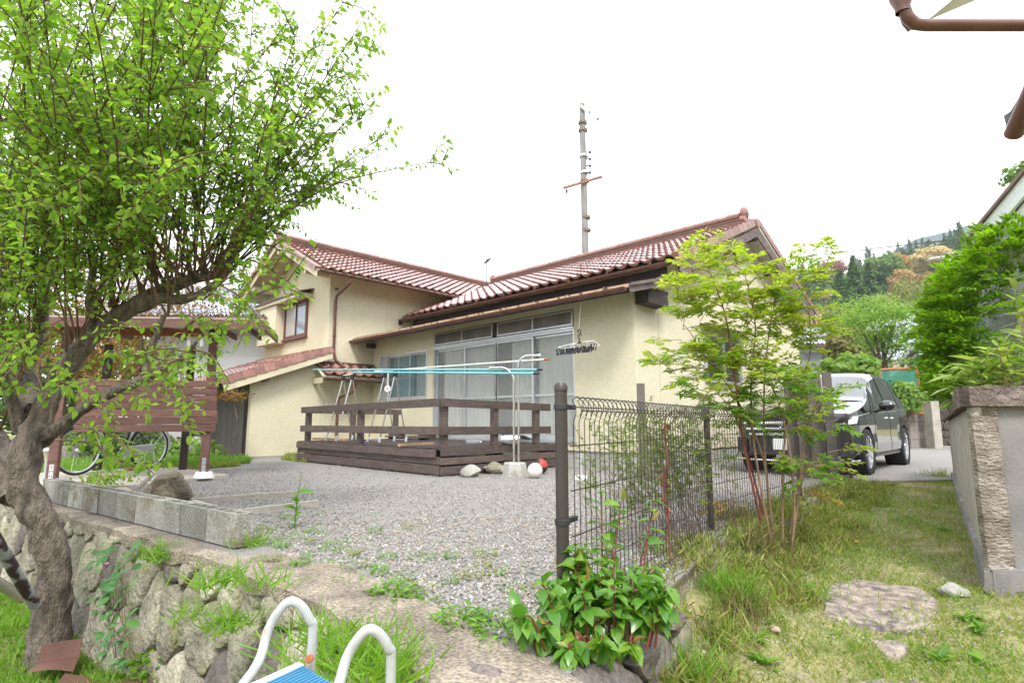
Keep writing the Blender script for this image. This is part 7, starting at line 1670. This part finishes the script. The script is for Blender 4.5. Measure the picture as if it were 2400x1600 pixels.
# bare tangled twigs at the crown's heart
for q in range(60):
    s_ = random.choice(starts + m1[6:] + m4); e_ = s_ + Vector((random.gauss(0,.22), random.gauss(0,.22), abs(random.gauss(.1,.3)))); Q_ = spline([s_, s_.lerp(e_, .5) + Vector((random.gauss(0,.04),random.gauss(0,.04),0)), e_], 3); tw.tube(Q_, lerpr([.007, .002], len(Q_)), 4, cap=False)
    if random.random() < .5: leaves_along(Q_, .05, .055, start=.5)
part('twigs', tw, TWIG, PT, smooth=True, kind='stuff')
LP_ = np.array([list(p) for p in LP_]); LD_ = np.array([list(p) for p in LD_]); LS_ = np.array(LS_)
nrm_ = np.array([0, 0, 1.0]) + rv(len(LP_), .45)
print('PLUM LEAVES', len(LP_))
scatter('leaves', LEAF, LP_, basis(LD_, nrm_), LS_ * np.ones(len(LS_)), LPLUM, parent=PT, parts=300, pname='leaf', kind='stuff')
pf_ = A(378, 622, 3.6); mb = MB(); mb.sphere(pf_, .018, 14, 10); part('green_plum', mb, mat('green_plum', (.25,.36,.06), rough=.5), PT, smooth=True); mb = MB(); mb.sphere(A(318, 598, 3.6), .018, 14, 10); part('green_plum', mb, MATS['green_plum'], PT, smooth=True)

# ------------------------------------------------------------------ nandina clump by the fence
def lowpt(px, py):
    z = -.3
    for _ in range(10): p = G(px, py, z); z = float(on_low(p.x, p.y))
    return G(px, py, z)
NB = lowpt(1820, 1300); DN = depth(NB)
ND = thing('nandina_bush', 'tall nandina shrub with feathery yellow-green leaves in front of the gable wall and car', 'shrub', NB)
canes = [((1800,1290),(1745,1050),(1722,880),(1700,740),(1665,640)), ((1812,1295),(1770,1060),(1760,900),(1770,760),(1745,640)), ((1825,1300),(1800,1150),(1790,960),(1800,800),(1830,640)), ((1835,1290),(1835,1100),(1850,950),(1900,820),(1880,620)),
         ((1815,1280),(1790,1080),(1740,960),(1690,880),(1640,820)), ((1850,1300),(1870,1180),(1880,1080),(1900,980),(1940,920)), ((1855,1290),(1862,1190),(1850,1050),(1820,930),(1790,880)), ((1808,1290),(1775,1150),(1740,1020),(1715,960),(1690,930)), ((1840,1295),(1862,1200),(1880,1130),(1890,1100),(1900,1080))]
FR = []; 
def frond(p, d_, L_, mtag, size):
    """compound leaf: rachis with paired leaflet sprays"""
    d_ = d_.normalized(); sdv_ = d_.cross(Vector((0,0,1))); sdv_ = sdv_.normalized() if sdv_.length > .1 else Vector((1,0,0)); e_ = p + d_ * L_ - Vector((0,0,L_*.18)); Q_ = spline([p, p.lerp(e_, .5) + Vector((0,0,L_*.06)), e_], 3)
    ntw.tube(Q_, lerpr([.0028, .0012], len(Q_)), 4, cap=False)
    for k_ in range(1, 6):
        t = .25 + .75 * k_ / 5; c_ = p.lerp(e_, t) + Vector((0,0,L_*.05*(1-abs(2*t-1)))); ln = L_ * .5 * (1.1 - t) + .03
        for s_ in (-1, 1):
            dd = (d_ * .8 + sdv_ * s_ + Vector((0,0,random.uniform(-.2,.25)))).normalized(); e2 = c_ + dd * ln; ntw.tube([c_, e2], .001, 3, cap=False)
            m_ = max(1, int(ln / .035))
            for q in range(1, m_ + 1):
                c2 = c_.lerp(e2, q / m_)
                for s2 in (-1, 1): FR.append((c2, (dd * .7 + (sdv_ * s2 + d_ * -.2*s2) * .8 + Vector((0,0,random.uniform(-.45,.15)))).normalized(), size * random.uniform(.7, 1.2), mtag))
            FR.append((e2, (dd + Vector((0,0,-.2))).normalized(), size*1.15, mtag))
    FR.append((e_, d_, size * 1.2, mtag))
ntw = MB()
heads = []
for ci, cn in enumerate(canes):
    Dj = DN + RNG.uniform(-.12, .12); P_ = [A(x, y, Dj + .03 * k_ * (1 if ci % 2 else -1)) for k_, (x, y) in enumerate(cn)]
    S_ = limb(ND, P_, [.011, .009, .0075, .006, .003], CANE if ci % 7 else REDC, 'cane', 8, 6, .01)
    for k_ in range(14, len(S_)): heads.append((S_[k_], k_ / len(S_)))
for (x, y) in ((1905,600),(1890,650),(1590,690),(1625,640),(1650,610),(1700,620),(1600,760),(1570,870),(1640,880),(1690,820),(1740,700),(1790,650),(1820,700),(1870,710),(1850,790),(1780,800),(1720,890),(1650,930),(1830,880),(1870,940),(1700,960),(1790,960),(1840,990),(1915,800),(1640,730),(1750,760),(1690,700),(1830,760),(1720,650),(1780,870),(1600,830)):
    heads.append((A(x, y, DN + RNG.uniform(-.25, .25)), .8))
hp = [h for h in heads if h[1] == .8]
for (c_, t) in heads:
    py_ = None
    n_ = 1 if t != .8 else 7
    if t == .8:
        b_ = min((q for q, tt in heads if tt != .8), key=lambda q: (q - c_).length + max(0, q.z - c_.z) * 2); Q_ = spline([b_, b_.lerp(c_, .5) + Vector((0,0,.03)), c_], 4); ntw.tube(Q_, lerpr([.005, .002], len(Q_)), 5, cap=False)
    hi = c_.z > .98 + 0
    for q in range(n_):
        a_ = random.uniform(0, 6.28); up__ = random.uniform(.0, .9) if hi else random.uniform(-.1, .45)
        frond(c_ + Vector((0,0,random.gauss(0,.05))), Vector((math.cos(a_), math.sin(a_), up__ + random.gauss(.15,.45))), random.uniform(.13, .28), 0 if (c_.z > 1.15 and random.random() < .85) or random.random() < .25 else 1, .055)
for (x, y, sx_) in ((1960, 1075, 1), (1900, 1135, 1), (1700, 1170, -1), (1990, 1045, 1)):
    c_ = A(x - sx_*50, y + 15, DN - .1)
    for q in range(2): frond(c_, RT * sx_ + Vector((0, 0, random.uniform(-.1, .3))) + FW * random.uniform(-.4, .4), .3, 2 if y > 1120 else 0, .045)
part('stems', ntw, CANE, ND, smooth=True, kind='stuff')
print('NANDINA', len(FR))
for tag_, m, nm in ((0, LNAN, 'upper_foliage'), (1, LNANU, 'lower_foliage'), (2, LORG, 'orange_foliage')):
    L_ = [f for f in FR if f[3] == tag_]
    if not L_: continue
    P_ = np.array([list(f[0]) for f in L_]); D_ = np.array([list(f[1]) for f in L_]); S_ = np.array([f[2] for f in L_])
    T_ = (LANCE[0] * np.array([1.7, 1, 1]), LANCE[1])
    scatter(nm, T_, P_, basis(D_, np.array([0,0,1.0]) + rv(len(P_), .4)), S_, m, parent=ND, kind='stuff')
# ------------------------------------------------------------------ glossy leafed bush round the first fence post
BB = G(1400, 1500, 0); GB = thing('glossy_bush', 'low bush of large glossy green leaves spilling round the foot of the near fence post', 'bush', BB)
st = MB(); gp_, gd_, gs_ = [], [], []
for k_ in range(64):
    if k_ < 59:
        u_ = random.random(); x = random.gauss(1375, 105); x = min(max(x, 1215), 1560)
        top = float(np.interp(x, [1200, 1260, 1330, 1420, 1500, 1570], [1400, 1330, 1290, 1245, 1280, 1370])); y = random.uniform(top, 1520 if x < 1480 else 1440); D_ = 2.05 + (1530 - y) / 1530 * 1.6 + random.uniform(-.08, .12)
        tip = A(x, y, D_)
    else: tip = A(1460 + random.uniform(-50, 75), random.uniform(1150, 1260), 2.62 + random.uniform(-.08, .08))
    b_ = BB + Vector((random.gauss(0,.08), random.gauss(0,.08), 0)); b_ = b_.lerp(Vector((tip.x, tip.y, 0)), .72); b_.z = .0
    Q_ = spline([b_, b_.lerp(tip, .6) + Vector((0,0,.04)), tip], 4); st.tube(Q_, lerpr([.005, .0025], len(Q_)), 5, cap=False)
    dd = (Q_[-1] - Q_[-3]).normalized()
    for q in range(15 if k_ < 59 else 9):
        a_ = q * 2.4 + k_; t = 1 - .075 * (q // 2); c_ = Q_[-1].lerp(Q_[max(0, len(Q_) - 7)], min(1, (1 - t) * 1.7)); s1 = dd.orthogonal().normalized(); o_ = Matrix.Rotation(a_, 3, dd) @ s1
        gp_.append(c_); gd_.append((o_ * 1.0 + dd * random.uniform(.1, .7) + Vector((0,0,-.45 * random.random()))).normalized()); gs_.append(random.uniform(.04, .09))
part('stems', st, REDC, GB, smooth=True, kind='stuff')
BL = (LEAF[0] * np.array([1.02, 1, 1.5]), LEAF[1]); gp_ = np.array([list(p) for p in gp_]); gd_ = np.array([list(p) for p in gd_]); gs_ = np.array(gs_)
yng = RNG.random(len(gp_)) < .06
scatter('leaves', BL, gp_[~yng], basis(gd_[~yng], np.array([0,0,1.0]) + rv((~yng).sum(), .35)), gs_[~yng], LBUSH, parent=GB, parts=300, pname='leaf')
ud = gd_[yng] + np.array([0, 0, 1.1]); scatter('young_leaves', (BL[0] * np.array([.6, 1, 1]), BL[1]), gp_[yng], basis(ud, rv(yng.sum())), gs_[yng] * .9, LYNG, parent=GB, parts=60, pname='young_leaf')
# ------------------------------------------------------------------ fine privet-like shrub behind the fence + dry creeper
PB = G(1560, 1290, 0); PV = thing('privet_shrub', 'loose small-leaved shrub growing behind the first panel of the wire fence', 'shrub', PB)
st = MB(); pp_, pd_, ps_ = [], [], []
for k_ in range(80):
    x0_ = random.gauss(1600, 70); x1_ = x0_ + random.gauss(-40, 55); x1_ = max(1385, min(1720, x1_)); ytop = float(np.interp(x1_, [1380, 1450, 1550, 1720], [1000, 985, 960, 950])) + abs(random.gauss(0, 50)); D_ = float(np.interp(x0_, [1400, 1700], [3.2, 4.6])) + random.uniform(-.25, .35)
    b_ = A(x0_, 1290, D_); b_.z = 0; tp = A(x1_, ytop, D_ + random.uniform(-.15,.15)); Q_ = spline([b_, b_.lerp(tp, .5) + Vector((random.gauss(0,.05), random.gauss(0,.05), 0)), tp], 5); st.tube(Q_, lerpr([.002, .0008], len(Q_)), 4, cap=False)
    for q in range(9):
        s_ = Q_[random.randint(4, len(Q_)-1)]; e_ = s_ + Vector((random.gauss(0,.09), random.gauss(0,.09), random.gauss(.06,.05))); st.tube([s_, e_], .0013, 3, cap=False)
        for w_ in range(14): t = random.random(); pp_.append(s_.lerp(e_, t)); pd_.append(Vector((random.gauss(0,1), random.gauss(0,1), random.gauss(.2,.5)))); ps_.append(random.uniform(.018, .032))
part('stems', st, TWIG, PV, smooth=True, kind='stuff'); pp_ = np.array([list(p) for p in pp_]); pd_ = np.array([list(p) for p in pd_])
scatter('leaves', LEAFS, pp_, basis(pd_, np.array([0,0,1.0]) + rv(len(pp_), .5)), np.array(ps_), LTHIN, parent=PV)
# dry brown creeper on the fence
d_ = (FP[1] - FP[0]).normalized(); c_ = A(1556, 1200, 3.35)
CR = thing('dry_creeper', 'withered reddish-brown creeper hanging down the wire fence', 'creeper', Vector((c_.x, c_.y, 0)))
P_ = [A(1562, 965, 3.55), A(1558, 1010, 3.5), A(1564, 1080, 3.45), A(1556, 1140, 3.45), A(1566, 1210, 3.4), A(1570, 1320, 3.35)]; limb(CR, P_, [.003,.006,.007,.007,.006,.005], REDC, 'stem', 6, 5, .01)
S_ = spline(P_, 12); q_ = np.array([list(S_[i]) for i in RNG.integers(6, len(S_) - 12, 26)]); dd = RNG.normal(size=(26,3)); dd[:, 2] -= 1.2
scatter('dead_leaves', LEAF, q_, basis(dd, rv(26)), RNG.uniform(.035, .06, 26), leafmat('dead_leaf', g_((.26,.10,.06),(.20,.07,.045),(.32,.16,.09)), transl=.15, rough=.8), parent=CR, parts=26, pname='dead_leaf')
# ------------------------------------------------------------------ cypress and bamboo grass at the right
CY_ = A(2360, 800, 6.1); CYP = thing('cypress_bush', 'dense lime-green cypress bush overhanging the garden wall at the right', 'bush', Vector((CY_.x, CY_.y, -.2)))
mb = MB(); mb.tube([Vector((CY_.x, CY_.y, -.3)), CY_], [.1, .05], 8); part('trunk', mb, BARK, CYP)
P_, B_, S_ = [], [], []
lay = []
for k_ in range(640):
    y = random.uniform(535, 930); xl_ = float(np.interp(y, [535, 590, 640, 700, 760, 830, 900, 940], [2350, 2285, 2220, 2195, 2172, 2185, 2190, 2230])); x = xl_ + abs(random.gauss(0, 1)) * 75; 
    if x > 2470: x = random.uniform(2300, 2470)
    lay.append(A(x, y, 5.6 + random.uniform(-.4, .6) - (x - 2200) * .0016))
for c_ in lay:      # each lay is a flat drooping fan of sprays
    out = -RT * random.uniform(.3, 1.1) + Vector((random.gauss(0,.5), random.gauss(0,.5), random.gauss(.15,.25))) - FW * .5; out.normalize(); L_ = random.uniform(.14, .30); sdv_ = out.cross(Vector((0,0,1))).normalized()
    for q in range(46):
        t = random.random(); w_ = random.uniform(-1, 1) * (1 - t*.7) * .11; p = c_ + out * L_ * t + sdv_ * w_ + Vector((0,0,-.05*t*t + random.gauss(0,.012))); dd = out + sdv_ * w_ * 6 + Vector((0,0,random.uniform(-.15,.35))); P_.append(list(p)); B_.append(list(dd)); S_.append(random.uniform(.04, .085))
scatter('foliage', (LANCE[0]*np.array([1.6,1,1]), LANCE[1]), np.array(P_), basis(np.array(B_), np.array([0,0,1.0]) + rv(len(P_), .4)), np.array(S_), LCYP, parent=CYP)
BM = A(2330, 900, 5.4); BMB = thing('bamboo_grass', 'clump of pale-edged bamboo grass leaning over the wall coping in front of the cypress', 'bamboo', Vector((BM.x, BM.y, 0)))
st = MB(); P_, D_, S_ = [], [], []
for k_ in range(60):
    hi = k_ < 5; D__ = random.uniform(4.3, 5.2)
    x = random.uniform(2350, 2420) if hi else random.uniform(2270, 2460); y = random.uniform(650, 730) if hi else max(random.uniform(770, 890), 985 - (x - 2180) * 1.1)
    b_ = A(x + 30, 960, D__); tp = A(x - random.uniform(0, 30), y, D__); Q_ = spline([b_, b_.lerp(tp, .6), tp], 5); st.tube(Q_, lerpr([.0035, .0015], len(Q_)), 5, cap=False)
    for q in range(9 if hi else 7):
        t = .55 + .45 * q / 7; c_ = Q_[min(len(Q_)-1, int(t * (len(Q_)-1)))]; a_ = random.uniform(0, 6.28)
        dd = Vector((math.cos(a_), math.sin(a_), random.uniform(-.2, .8))) * .7 - RT * .6; P_.append(list(c_)); D_.append(list(dd)); S_.append(random.uniform(.12, .24))
for k_ in range(120): P_.append(list(A(random.uniform(2225, 2400), random.uniform(850, 925), random.uniform(4.4, 5.4)))); D_.append(list(-RT + Vector((random.gauss(0,.3), random.gauss(0,.3), random.gauss(-.1,.25))))); S_.append(random.uniform(.12, .22))
part('stems', st, CANE, BMB, smooth=True, kind='stuff'); scatter('leaves', (BAMB[0]*np.array([1.35,1,1]), BAMB[1]), np.array(P_), basis(np.array(D_), np.array([0,0,1.0]) + rv(len(P_), .3)), np.array(S_), LBAM, parent=BMB, parts=300, pname='leaf')
tree('broadleaf_tree', 'sparse green branch tips showing above the shed roof at the right edge', 2400, 405, 14, .5, .22, LMID, 260, .12, tr=.02)
# ------------------------------------------------------------------ grass, weeds
def blades(name, P_, h0, h1, m, lean=.5, wid=1.0, parent=None, kind='stuff'):
    n = len(P_); d_ = RNG.normal(size=(n, 3)) * lean; d_[:, 2] = 1; S_ = RNG.uniform(h0, h1, n); nr = RNG.normal(size=(n, 3)); nr[:, 2] *= .2
    S3 = np.stack([S_ * 0 + wid, S_, S_], 1); return scatter(name, BLADES if n > 9000 else BLADE, P_, basis(d_, nr), S3, m, parent=parent, kind=kind)
def region(n, rmin, rmax, amin, amax, test, dens=None):
    rr = np.sqrt(RNG.uniform(rmin**2, rmax**2, n)) if dens is None else rmin + (rmax - rmin) * RNG.random(n) ** dens; th = RNG.uniform(amin, amax, n)
    x = CAM.x + rr * (np.cos(th) * FW.x + np.sin(th) * RT.x); y = CAM.y + rr * (np.cos(th) * FW.y + np.sin(th) * RT.y); k_ = test(x, y); x, y = x[k_], y[k_]
    return np.stack([x, y, on_low(x, y)], 1)
def patchy(x, y, s=1.0, th=0.0): return (np.sin(3.1*x*s + 1.7*y*s) + np.sin(5.3*y*s - 2.2*x*s + 1) + np.sin(9*x*s + 7*y*s) * .6) > th
onpath = lambda x, y: (x > edgex(y) + .04) & (y > -4.3) & (y < 5.2) & (x < 7.4)
P_ = region(230000, 1.8, 12.5, .02, .9, onpath, .75); P_ = P_[patchy(P_[:,0]*1.6, P_[:,1]*1.6, 1, -.35) | (RNG.random(len(P_)) < .38)]
blades('path_grass', P_, .015, .045, LGRS, .9, .085)
P_ = region(16000, 1.8, 9.5, .02, .9, onpath, .8); P_ = P_[patchy(P_[:,0]+3, P_[:,1], .8, .5)]; blades('tall_path_grass', P_, .05, .11, LGRS, .6, .09)
P_ = region(30000, 1.8, 10, .02, .9, onpath, .8); P_ = P_[patchy(P_[:,0]+5, P_[:,1]-2, .7, .3)]; blades('green_path_grass', P_, .02, .07, LGRG, .8, .09)
P_ = region(5000, 1.8, 9, .02, .9, onpath, .8); P_[:,2] += .004; s = RNG.uniform(.008,.022,len(P_)); scatter('path_gravel', STONE, P_, rot_rand(len(P_)), s, PEB, flat=True)
# creeping small leaves between the blades
P_ = region(26000, 1.8, 8, .02, .9, onpath, .8); P_ = P_[patchy(P_[:,0]+7, P_[:,1]+2, 1.1, .2)]; P_[:, 2] += RNG.uniform(.005, .03, len(P_)); dd = RNG.normal(size=(len(P_),3)); dd[:,2] *= .3
scatter('ground_cover', LEAFS, P_, basis(dd, np.array([0,0,1.0]) + rv(len(P_), .3)), RNG.uniform(.012, .026, len(P_)), LWEED)
low_l = lambda x, y: (y < wy(x) - .12) & (x < 5.0)
P_ = region(80000, 2.2, 9.5, -.95, -.35, low_l, .8); blades('lawn_grass', P_, .035, .10, LGRG, .7, .10)
# litter: dry leaves at the foot of the plum tree
P_ = region(3200, 2.5, 5.0, -.8, -.3, low_l); k_ = (np.abs(P_[:,1] - wy(P_[:,0])) < .75); P_ = P_[k_]; P_[:,2] += .03; dd = RNG.normal(size=(len(P_),3)); dd[:,2] *= .3
scatter('leaf_litter', LEAFS, P_, basis(dd, np.array([0,0,1.0]) + rv(len(P_), .6)), RNG.uniform(.02, .05, len(P_)), LDRY)
def tuft(name, px, py, z, n, h, m, label, spread=.07, wid=.2, lean=.7, cat='grass clump', group=None, pt_=None):
    c_ = pt_ if pt_ is not None else G(px, py, z); t = thing(name, label, cat, c_, group)
    P_ = np.array(c_) + RNG.normal(size=(n, 3)) * np.array([spread, spread, .01]); blades('blades', P_, h*.45, h*1.05, m, lean, wid * .55, parent=t, kind='stuff'); return t
wl = lambda px, py, off=0.0: PY(px, py, -4.26)     # a spot on the face of the stone wall
for (x, y, n_, h, lb, on) in ((370, 1310, 110, .17, 'bright grass clump hanging from the stone wall under the middle blocks', 'w'), (508, 1370, 110, .17, 'bright grass clump on the stone wall below the end block', 'w'), (585, 1280, 90, .16, 'dark green grass tuft on the gravel beside the end block', 0), (612, 1375, 36, .17, 'thin arching grass sprig on the wall cap right of the end block', 'w'), (540, 1470, 120, .15, 'grass clump growing halfway down the stone wall left of the stool', 'w'),
                          (820, 1560, 300, .18, 'large lush grass clump between the two stool handrails', 'w'), (745, 1500, 90, .14, 'grass tuft behind the left stool handrail', 'w'), (900, 1580, 110, .14, 'grass tuft right of the right-hand stool handrail', 'w'), (455, 1440, 60, .12, 'small grass tuft between stones in the wall', 'w'), (128, 1235, 60, .14, 'broad bright grass tuft on the wall behind the plum trunk', 'w'), (145, 1300, 50, .12, 'yellowish grass tuft on the wall right of the plum trunk', 'w')):
    c_ = wl(x, y) if on == 'w' else G(x, y, 0)
    tuft('grass_clump', x, y, 0, n_, h, LGRG, lb, .06 if n_ < 300 else .10, .22, .9, pt_=c_, group='grass clumps on the stone wall')
for (x, y, n_, h, m, lb) in ((1700, 1400, 260, .24, LGRG, 'tall bright grass clump on the path edge left of the nandina'), (1665, 1310, 200, .22, LGRG, 'grass clump between the second fence post and the nandina'), (1600, 1590, 160, .2, LGRG, 'bright grass tuft at the bottom edge by the wall corner'), (1820, 1320, 500, .26, LDRY, 'dry brown grass skirt round the nandina stems'), (1760, 1290, 300, .24, LDRY, 'dry grass mixed with green at the left of the nandina base'), (1690, 1490, 160, .16, LGRS, 'grass tuft on the slope below the glossy bush'), (1730, 1440, 200, .2, LDRY, 'withered grass clump on the slope'), (1905, 1400, 100, .16, LGRG, 'grass tuft at the left end of the large stepping stone'), (2200, 1120, 160, .22, LGRS, 'tall grass along the foot of the garden wall, far end'), (2225, 1180, 120, .18, LGRS, 'grass along the foot of the garden wall, middle'), (1720, 1230, 200, .3, LDRY, 'dry stalks behind the nandina at the fence foot')):
    c_ = lowpt(x, y); tuft('grass_clump', x, y, 0, n_, h, m, lb, .09, .17, .55, pt_=c_, group='grass clumps along the path')
# verge clumps hiding the kerb side
P_ = []
for k_ in range(170):
    y = random.uniform(-3.3, 3.4); x = float(edgex(y)) + random.uniform(-.26, .40); P_.append((x, y, max(float(on_low(x, y)) + .01, -.02 if x < edgex(y) else -9)))
P_ = np.repeat(np.array(P_), 110, 0) + RNG.normal(size=(170*110, 3)) * np.array([.07, .09, .012]); P_ = P_[RNG.permutation(len(P_))]; blades('verge_grass', P_[:12500], .03, .11, LGRS, .7, .12); blades('dry_verge_grass', P_[12500:], .03, .11, LDRY, .8, .12)
# weeds on the gravel
def weed(px, py, r_, n_, size, m, label, z=0.0, h=.04, pt_=None, tmpl=LEAFS, group=None):
    c_ = pt_ if pt_ is not None else G(px, py, z); t = thing('weed', label, 'weed', c_, group)
    a_ = RNG.uniform(0, 6.28, n_); q = np.sqrt(RNG.random(n_)) * r_; P_ = np.stack([c_[0] + q*np.cos(a_), c_[1] + q*np.sin(a_), c_[2] + RNG.uniform(.005, h, n_)], 1); dd = np.stack([np.cos(a_), np.sin(a_), RNG.uniform(-.1, .5, n_)], 1) + rv(n_, .4)
    scatter('leaves', tmpl, P_, basis(dd, np.array([0,0,1.0]) + rv(n_, .3)), size * RNG.uniform(.7, 1.3, n_), m, parent=t)
WS = [(830,1305),(770,1290),(890,1345),(1110,1355),(1130,1330),(990,1310),(965,1405),(880,1395),(800,1330),(720,1310),(960,1240),(880,1250),(690,1265),(740,1250),(680,1215),(1000,1385),(1135,1305),(1020,1420),(1050,1370),(820,1360),(905,1310),(660,1285),(760,1205),(1215,1390),(700,1190),(600,1195),(655,1190),(560,1230),(620,1245),(850,1330),(790,1275),(730,1275),(940,1370),(1170,1350),(1060,1310),(640,1320),(700,1330)]
WS = sorted(WS, key=lambda q: (G(*q) - FP[0]).length)[:36]
U_ = ['', 'first', 'second', 'third', 'fourth', 'fifth', 'sixth', 'seventh', 'eighth', 'ninth', 'tenth', 'eleventh', 'twelfth', 'thirteenth', 'fourteenth', 'fifteenth', 'sixteenth', 'seventeenth', 'eighteenth', 'nineteenth', 'twentieth']
def ordinal(n): return U_[n] if n <= 20 else (('thirtieth' if n == 30 else 'thirty-' + U_[n-30]) if n >= 30 else 'twenty-' + U_[n-20])
for i, (x, y) in enumerate(WS):
    weed(x, y, random.uniform(.03, .085), random.randint(35, 110), .022, LWEED if i % 3 else LOLV, ordinal(i + 1) + ' nearest creeping weed patch on the gravel, counted from the near fence post', group='weed patches on the gravel')
for (x, y, lb) in ((1075, 1462, 'clover-like weed with notched leaves at the gravel edge'), (1180, 1490, 'fresh green leafy weed left of the glossy bush'), (930, 620 + 780, 'pale trefoil weed near the middle of the gravel edge')):
    weed(x, y, .10, 130, .04, LWEED, lb, h=.05)
c_ = wl(352, 1580); weed(0, 0, .10, 110, .05, LGRG, 'bright round-leaved weed at the bottom of the stone wall', pt_=c_, h=.12, tmpl=LEAF)
P_ = region(60000, 1.8, 7, -.8, .35, lambda x, y: (y > wy(x) + .22) & (y < wy(x) + 1.5) & (x < edgex(y) - .35) & (x > 1.5), .8); d0_ = P_[:,1] - wy(P_[:,0]); P_[:,2] = RNG.uniform(.004, .03, len(P_))
P_ = P_[patchy(P_[:,0]*1.8, P_[:,1]*1.8, 1.6, 1.15) & (RNG.random(len(P_)) < np.clip(1.3 - d0_, 0, 1))]; dd = RNG.normal(size=(len(P_),3)); dd[:,2] *= .3
scatter('gravel_edge_weeds', LEAFS, P_, basis(dd, np.array([0,0,1.0]) + rv(len(P_), .35)), RNG.uniform(.012, .026, len(P_)), LWEED)
# thistle with an upright stem on the gravel
c_ = G(690, 1238); TH = thing('sow_thistle', 'tall thin sow thistle with broad lower leaves standing on the gravel', 'weed', c_)
mb = MB(); mb.tube([c_, c_ + Vector((.02,0,.2)), c_ + Vector((.03,.02,.42))], [.005,.004,.002], 6); part('stem', mb, LWEED, TH)
n_ = 12; P_ = np.array([list(c_ + Vector((.02,0,.02 + .025*i))) for i in range(n_)]); dd = rv(n_); dd[:, 2] = np.abs(dd[:, 2]) * .6 + .1
scatter('leaf', (LEAF[0]*np.array([.9,1,1]), LEAF[1]), P_, basis(dd, np.array([0,0,1.0]) + rv(n_, .3)), RNG.uniform(.07,.13,n_), LWEED, parent=TH, parts=n_, pname='leaf')
# broad leaved plant hanging on the wall
c_ = wl(260, 1400); WLP = thing('wall_plant', 'dark broad-leaved plant trailing down the face of the stone wall', 'plant', c_)
P_, D_, S_ = [], [], []
for k_ in range(150):
    y = random.uniform(1265, 1560); x = 262 + (y - 1300) * .10 + random.gauss(0, 34 - (y-1265)*.06); p = PY(x, y, -4.30 - random.uniform(0, .12)); P_.append(list(p)); D_.append(list(-RT*random.uniform(-.2,1) + Vector((0,-.5,random.uniform(-.8,.1))))); S_.append(random.uniform(.05, .11))
scatter('leaves', LEAF, np.array(P_), basis(np.array(D_), np.array([0,-.7,.8]) + rv(150, .35)), np.array(S_)*.85, leafmat('mint_leaf', g_((.07,.20,.05),(.11,.26,.07),(.05,.15,.04)), transl=.3), parent=WLP, parts=150, pname='leaf')
st = MB()
for k_ in range(7): st.tube(spline([PY(260 + k_*6, 1270, -4.25), PY(265 + random.gauss(0,30), 1400, -4.36), PY(285 + random.gauss(0,20), 1540, -4.36)], 5), .003, 5)
part('stems', st, TWIG, WLP, kind='stuff')
pz = PY(250, 1320, -4.40); mb = MB(); mb.sphere(pz, .018, 8, 6, (1,1,.5)); part('pink_flower', mb, mat('pink_flower', (.7,.25,.45)), WLP)
# low yellow-green shrub behind the blocks
c_ = G(240, 1152); LS = thing('low_shrub', 'low yellow-green round-leaved shrub at the edge of the slab behind the blocks', 'shrub', c_)
n_ = 260; P_ = np.array(c_) + rv(n_) * np.array([.17, .13, .04]) + np.array([0,0,.12]); dd = rv(n_); dd[:,2] = np.abs(dd[:,2]) + .3
scatter('leaves', LEAF, P_, basis(dd, rv(n_)), RNG.uniform(.04,.06,n_), leafmat('sedum_leaf', g_((.24,.34,.05),(.30,.38,.07),(.18,.28,.04)), transl=.3, rough=.35), parent=LS, parts=260, pname='leaf')
# dandelion
c_ = lowpt(2010, 1280); DD = thing('dandelion', 'single yellow dandelion flower in the grass path', 'flower', c_); mb = MB(); mb.lathe([(0,.03),(.02,.035),(.022,.045),(.01,.05),(0,.052)], c_, (0,0,1), 12); part('flower_head', mb, mat('dandelion_yellow', (.85,.50,.02)), DD); mb = MB(); mb.tube([c_, c_ + Vector((0,0,.035))], .002, 5); part('stalk', mb, LWEED, DD)
# rosettes in the path
for (x, y, lb) in ((2270, 1450, 'broad dandelion rosette right of the large stepping stone'), (2295, 1480, 'second leafy rosette near the wall foot at the right'), (2200, 1545, 'leafy weed right of the small stepping stone'), (2310, 1560, 'leafy weed patch in the bottom right corner'), (1960, 1180, 'light green weed beside the third fence post'), (2205, 1240, 'upright pale green weed near the middle of the path'), (1800, 1560, 'leafy weed at the bottom left of the path'), (1770, 1500, 'broad-leaved weed on the slope by the path')):
    c_ = lowpt(x, y); t = thing('rosette_weed', lb, 'weed', c_); n_ = 14; a_ = RNG.uniform(0, 6.28, n_); dd = np.stack([np.cos(a_), np.sin(a_), RNG.uniform(.2, .9, n_)], 1)
    scatter('leaves', (LEAF[0]*np.array([.55,1,1]), LEAF[1]), np.array(c_) + rv(n_, .012), basis(dd, np.array([0,0,1.0]) + rv(n_, .2)), RNG.uniform(.06,.11,n_), LWEED, parent=t, parts=14, pname='leaf')
# grass behind the slab and along the house foot
def gr(pts4, n, h0, h1, m, name):
    P4 = [G(x, y) for x, y in pts4]; u_, v_ = RNG.random(n), RNG.random(n); P_ = np.array([list(p) for p in P4]); q = (P_[0]*((1-u_)*(1-v_))[:,None] + P_[1]*(u_*(1-v_))[:,None] + P_[2]*(u_*v_)[:,None] + P_[3]*((1-u_)*v_)[:,None]); q[:, 2] = 0; blades(name, q, h0, h1, m, .5, .3)
gr(((20,1118),(460,1098),(500,1078),(60,1078)), 9000, .06, .2, LGRG, 'bed_grass'); gr(((420,1100),(585,1086),(580,1076),(420,1080)), 2500, .05, .16, LGRG, 'garage_grass'); gr(((660,1078),(720,1084),(735,1070),(680,1066)), 1200, .05, .14, LGRS, 'house_foot_grass')
gr(((380,1105),(560,1093),(560,1085),(400,1092)), 2000, .04, .12, LGRS, 'slab_edge_grass')
bpy.context.view_layer.update()
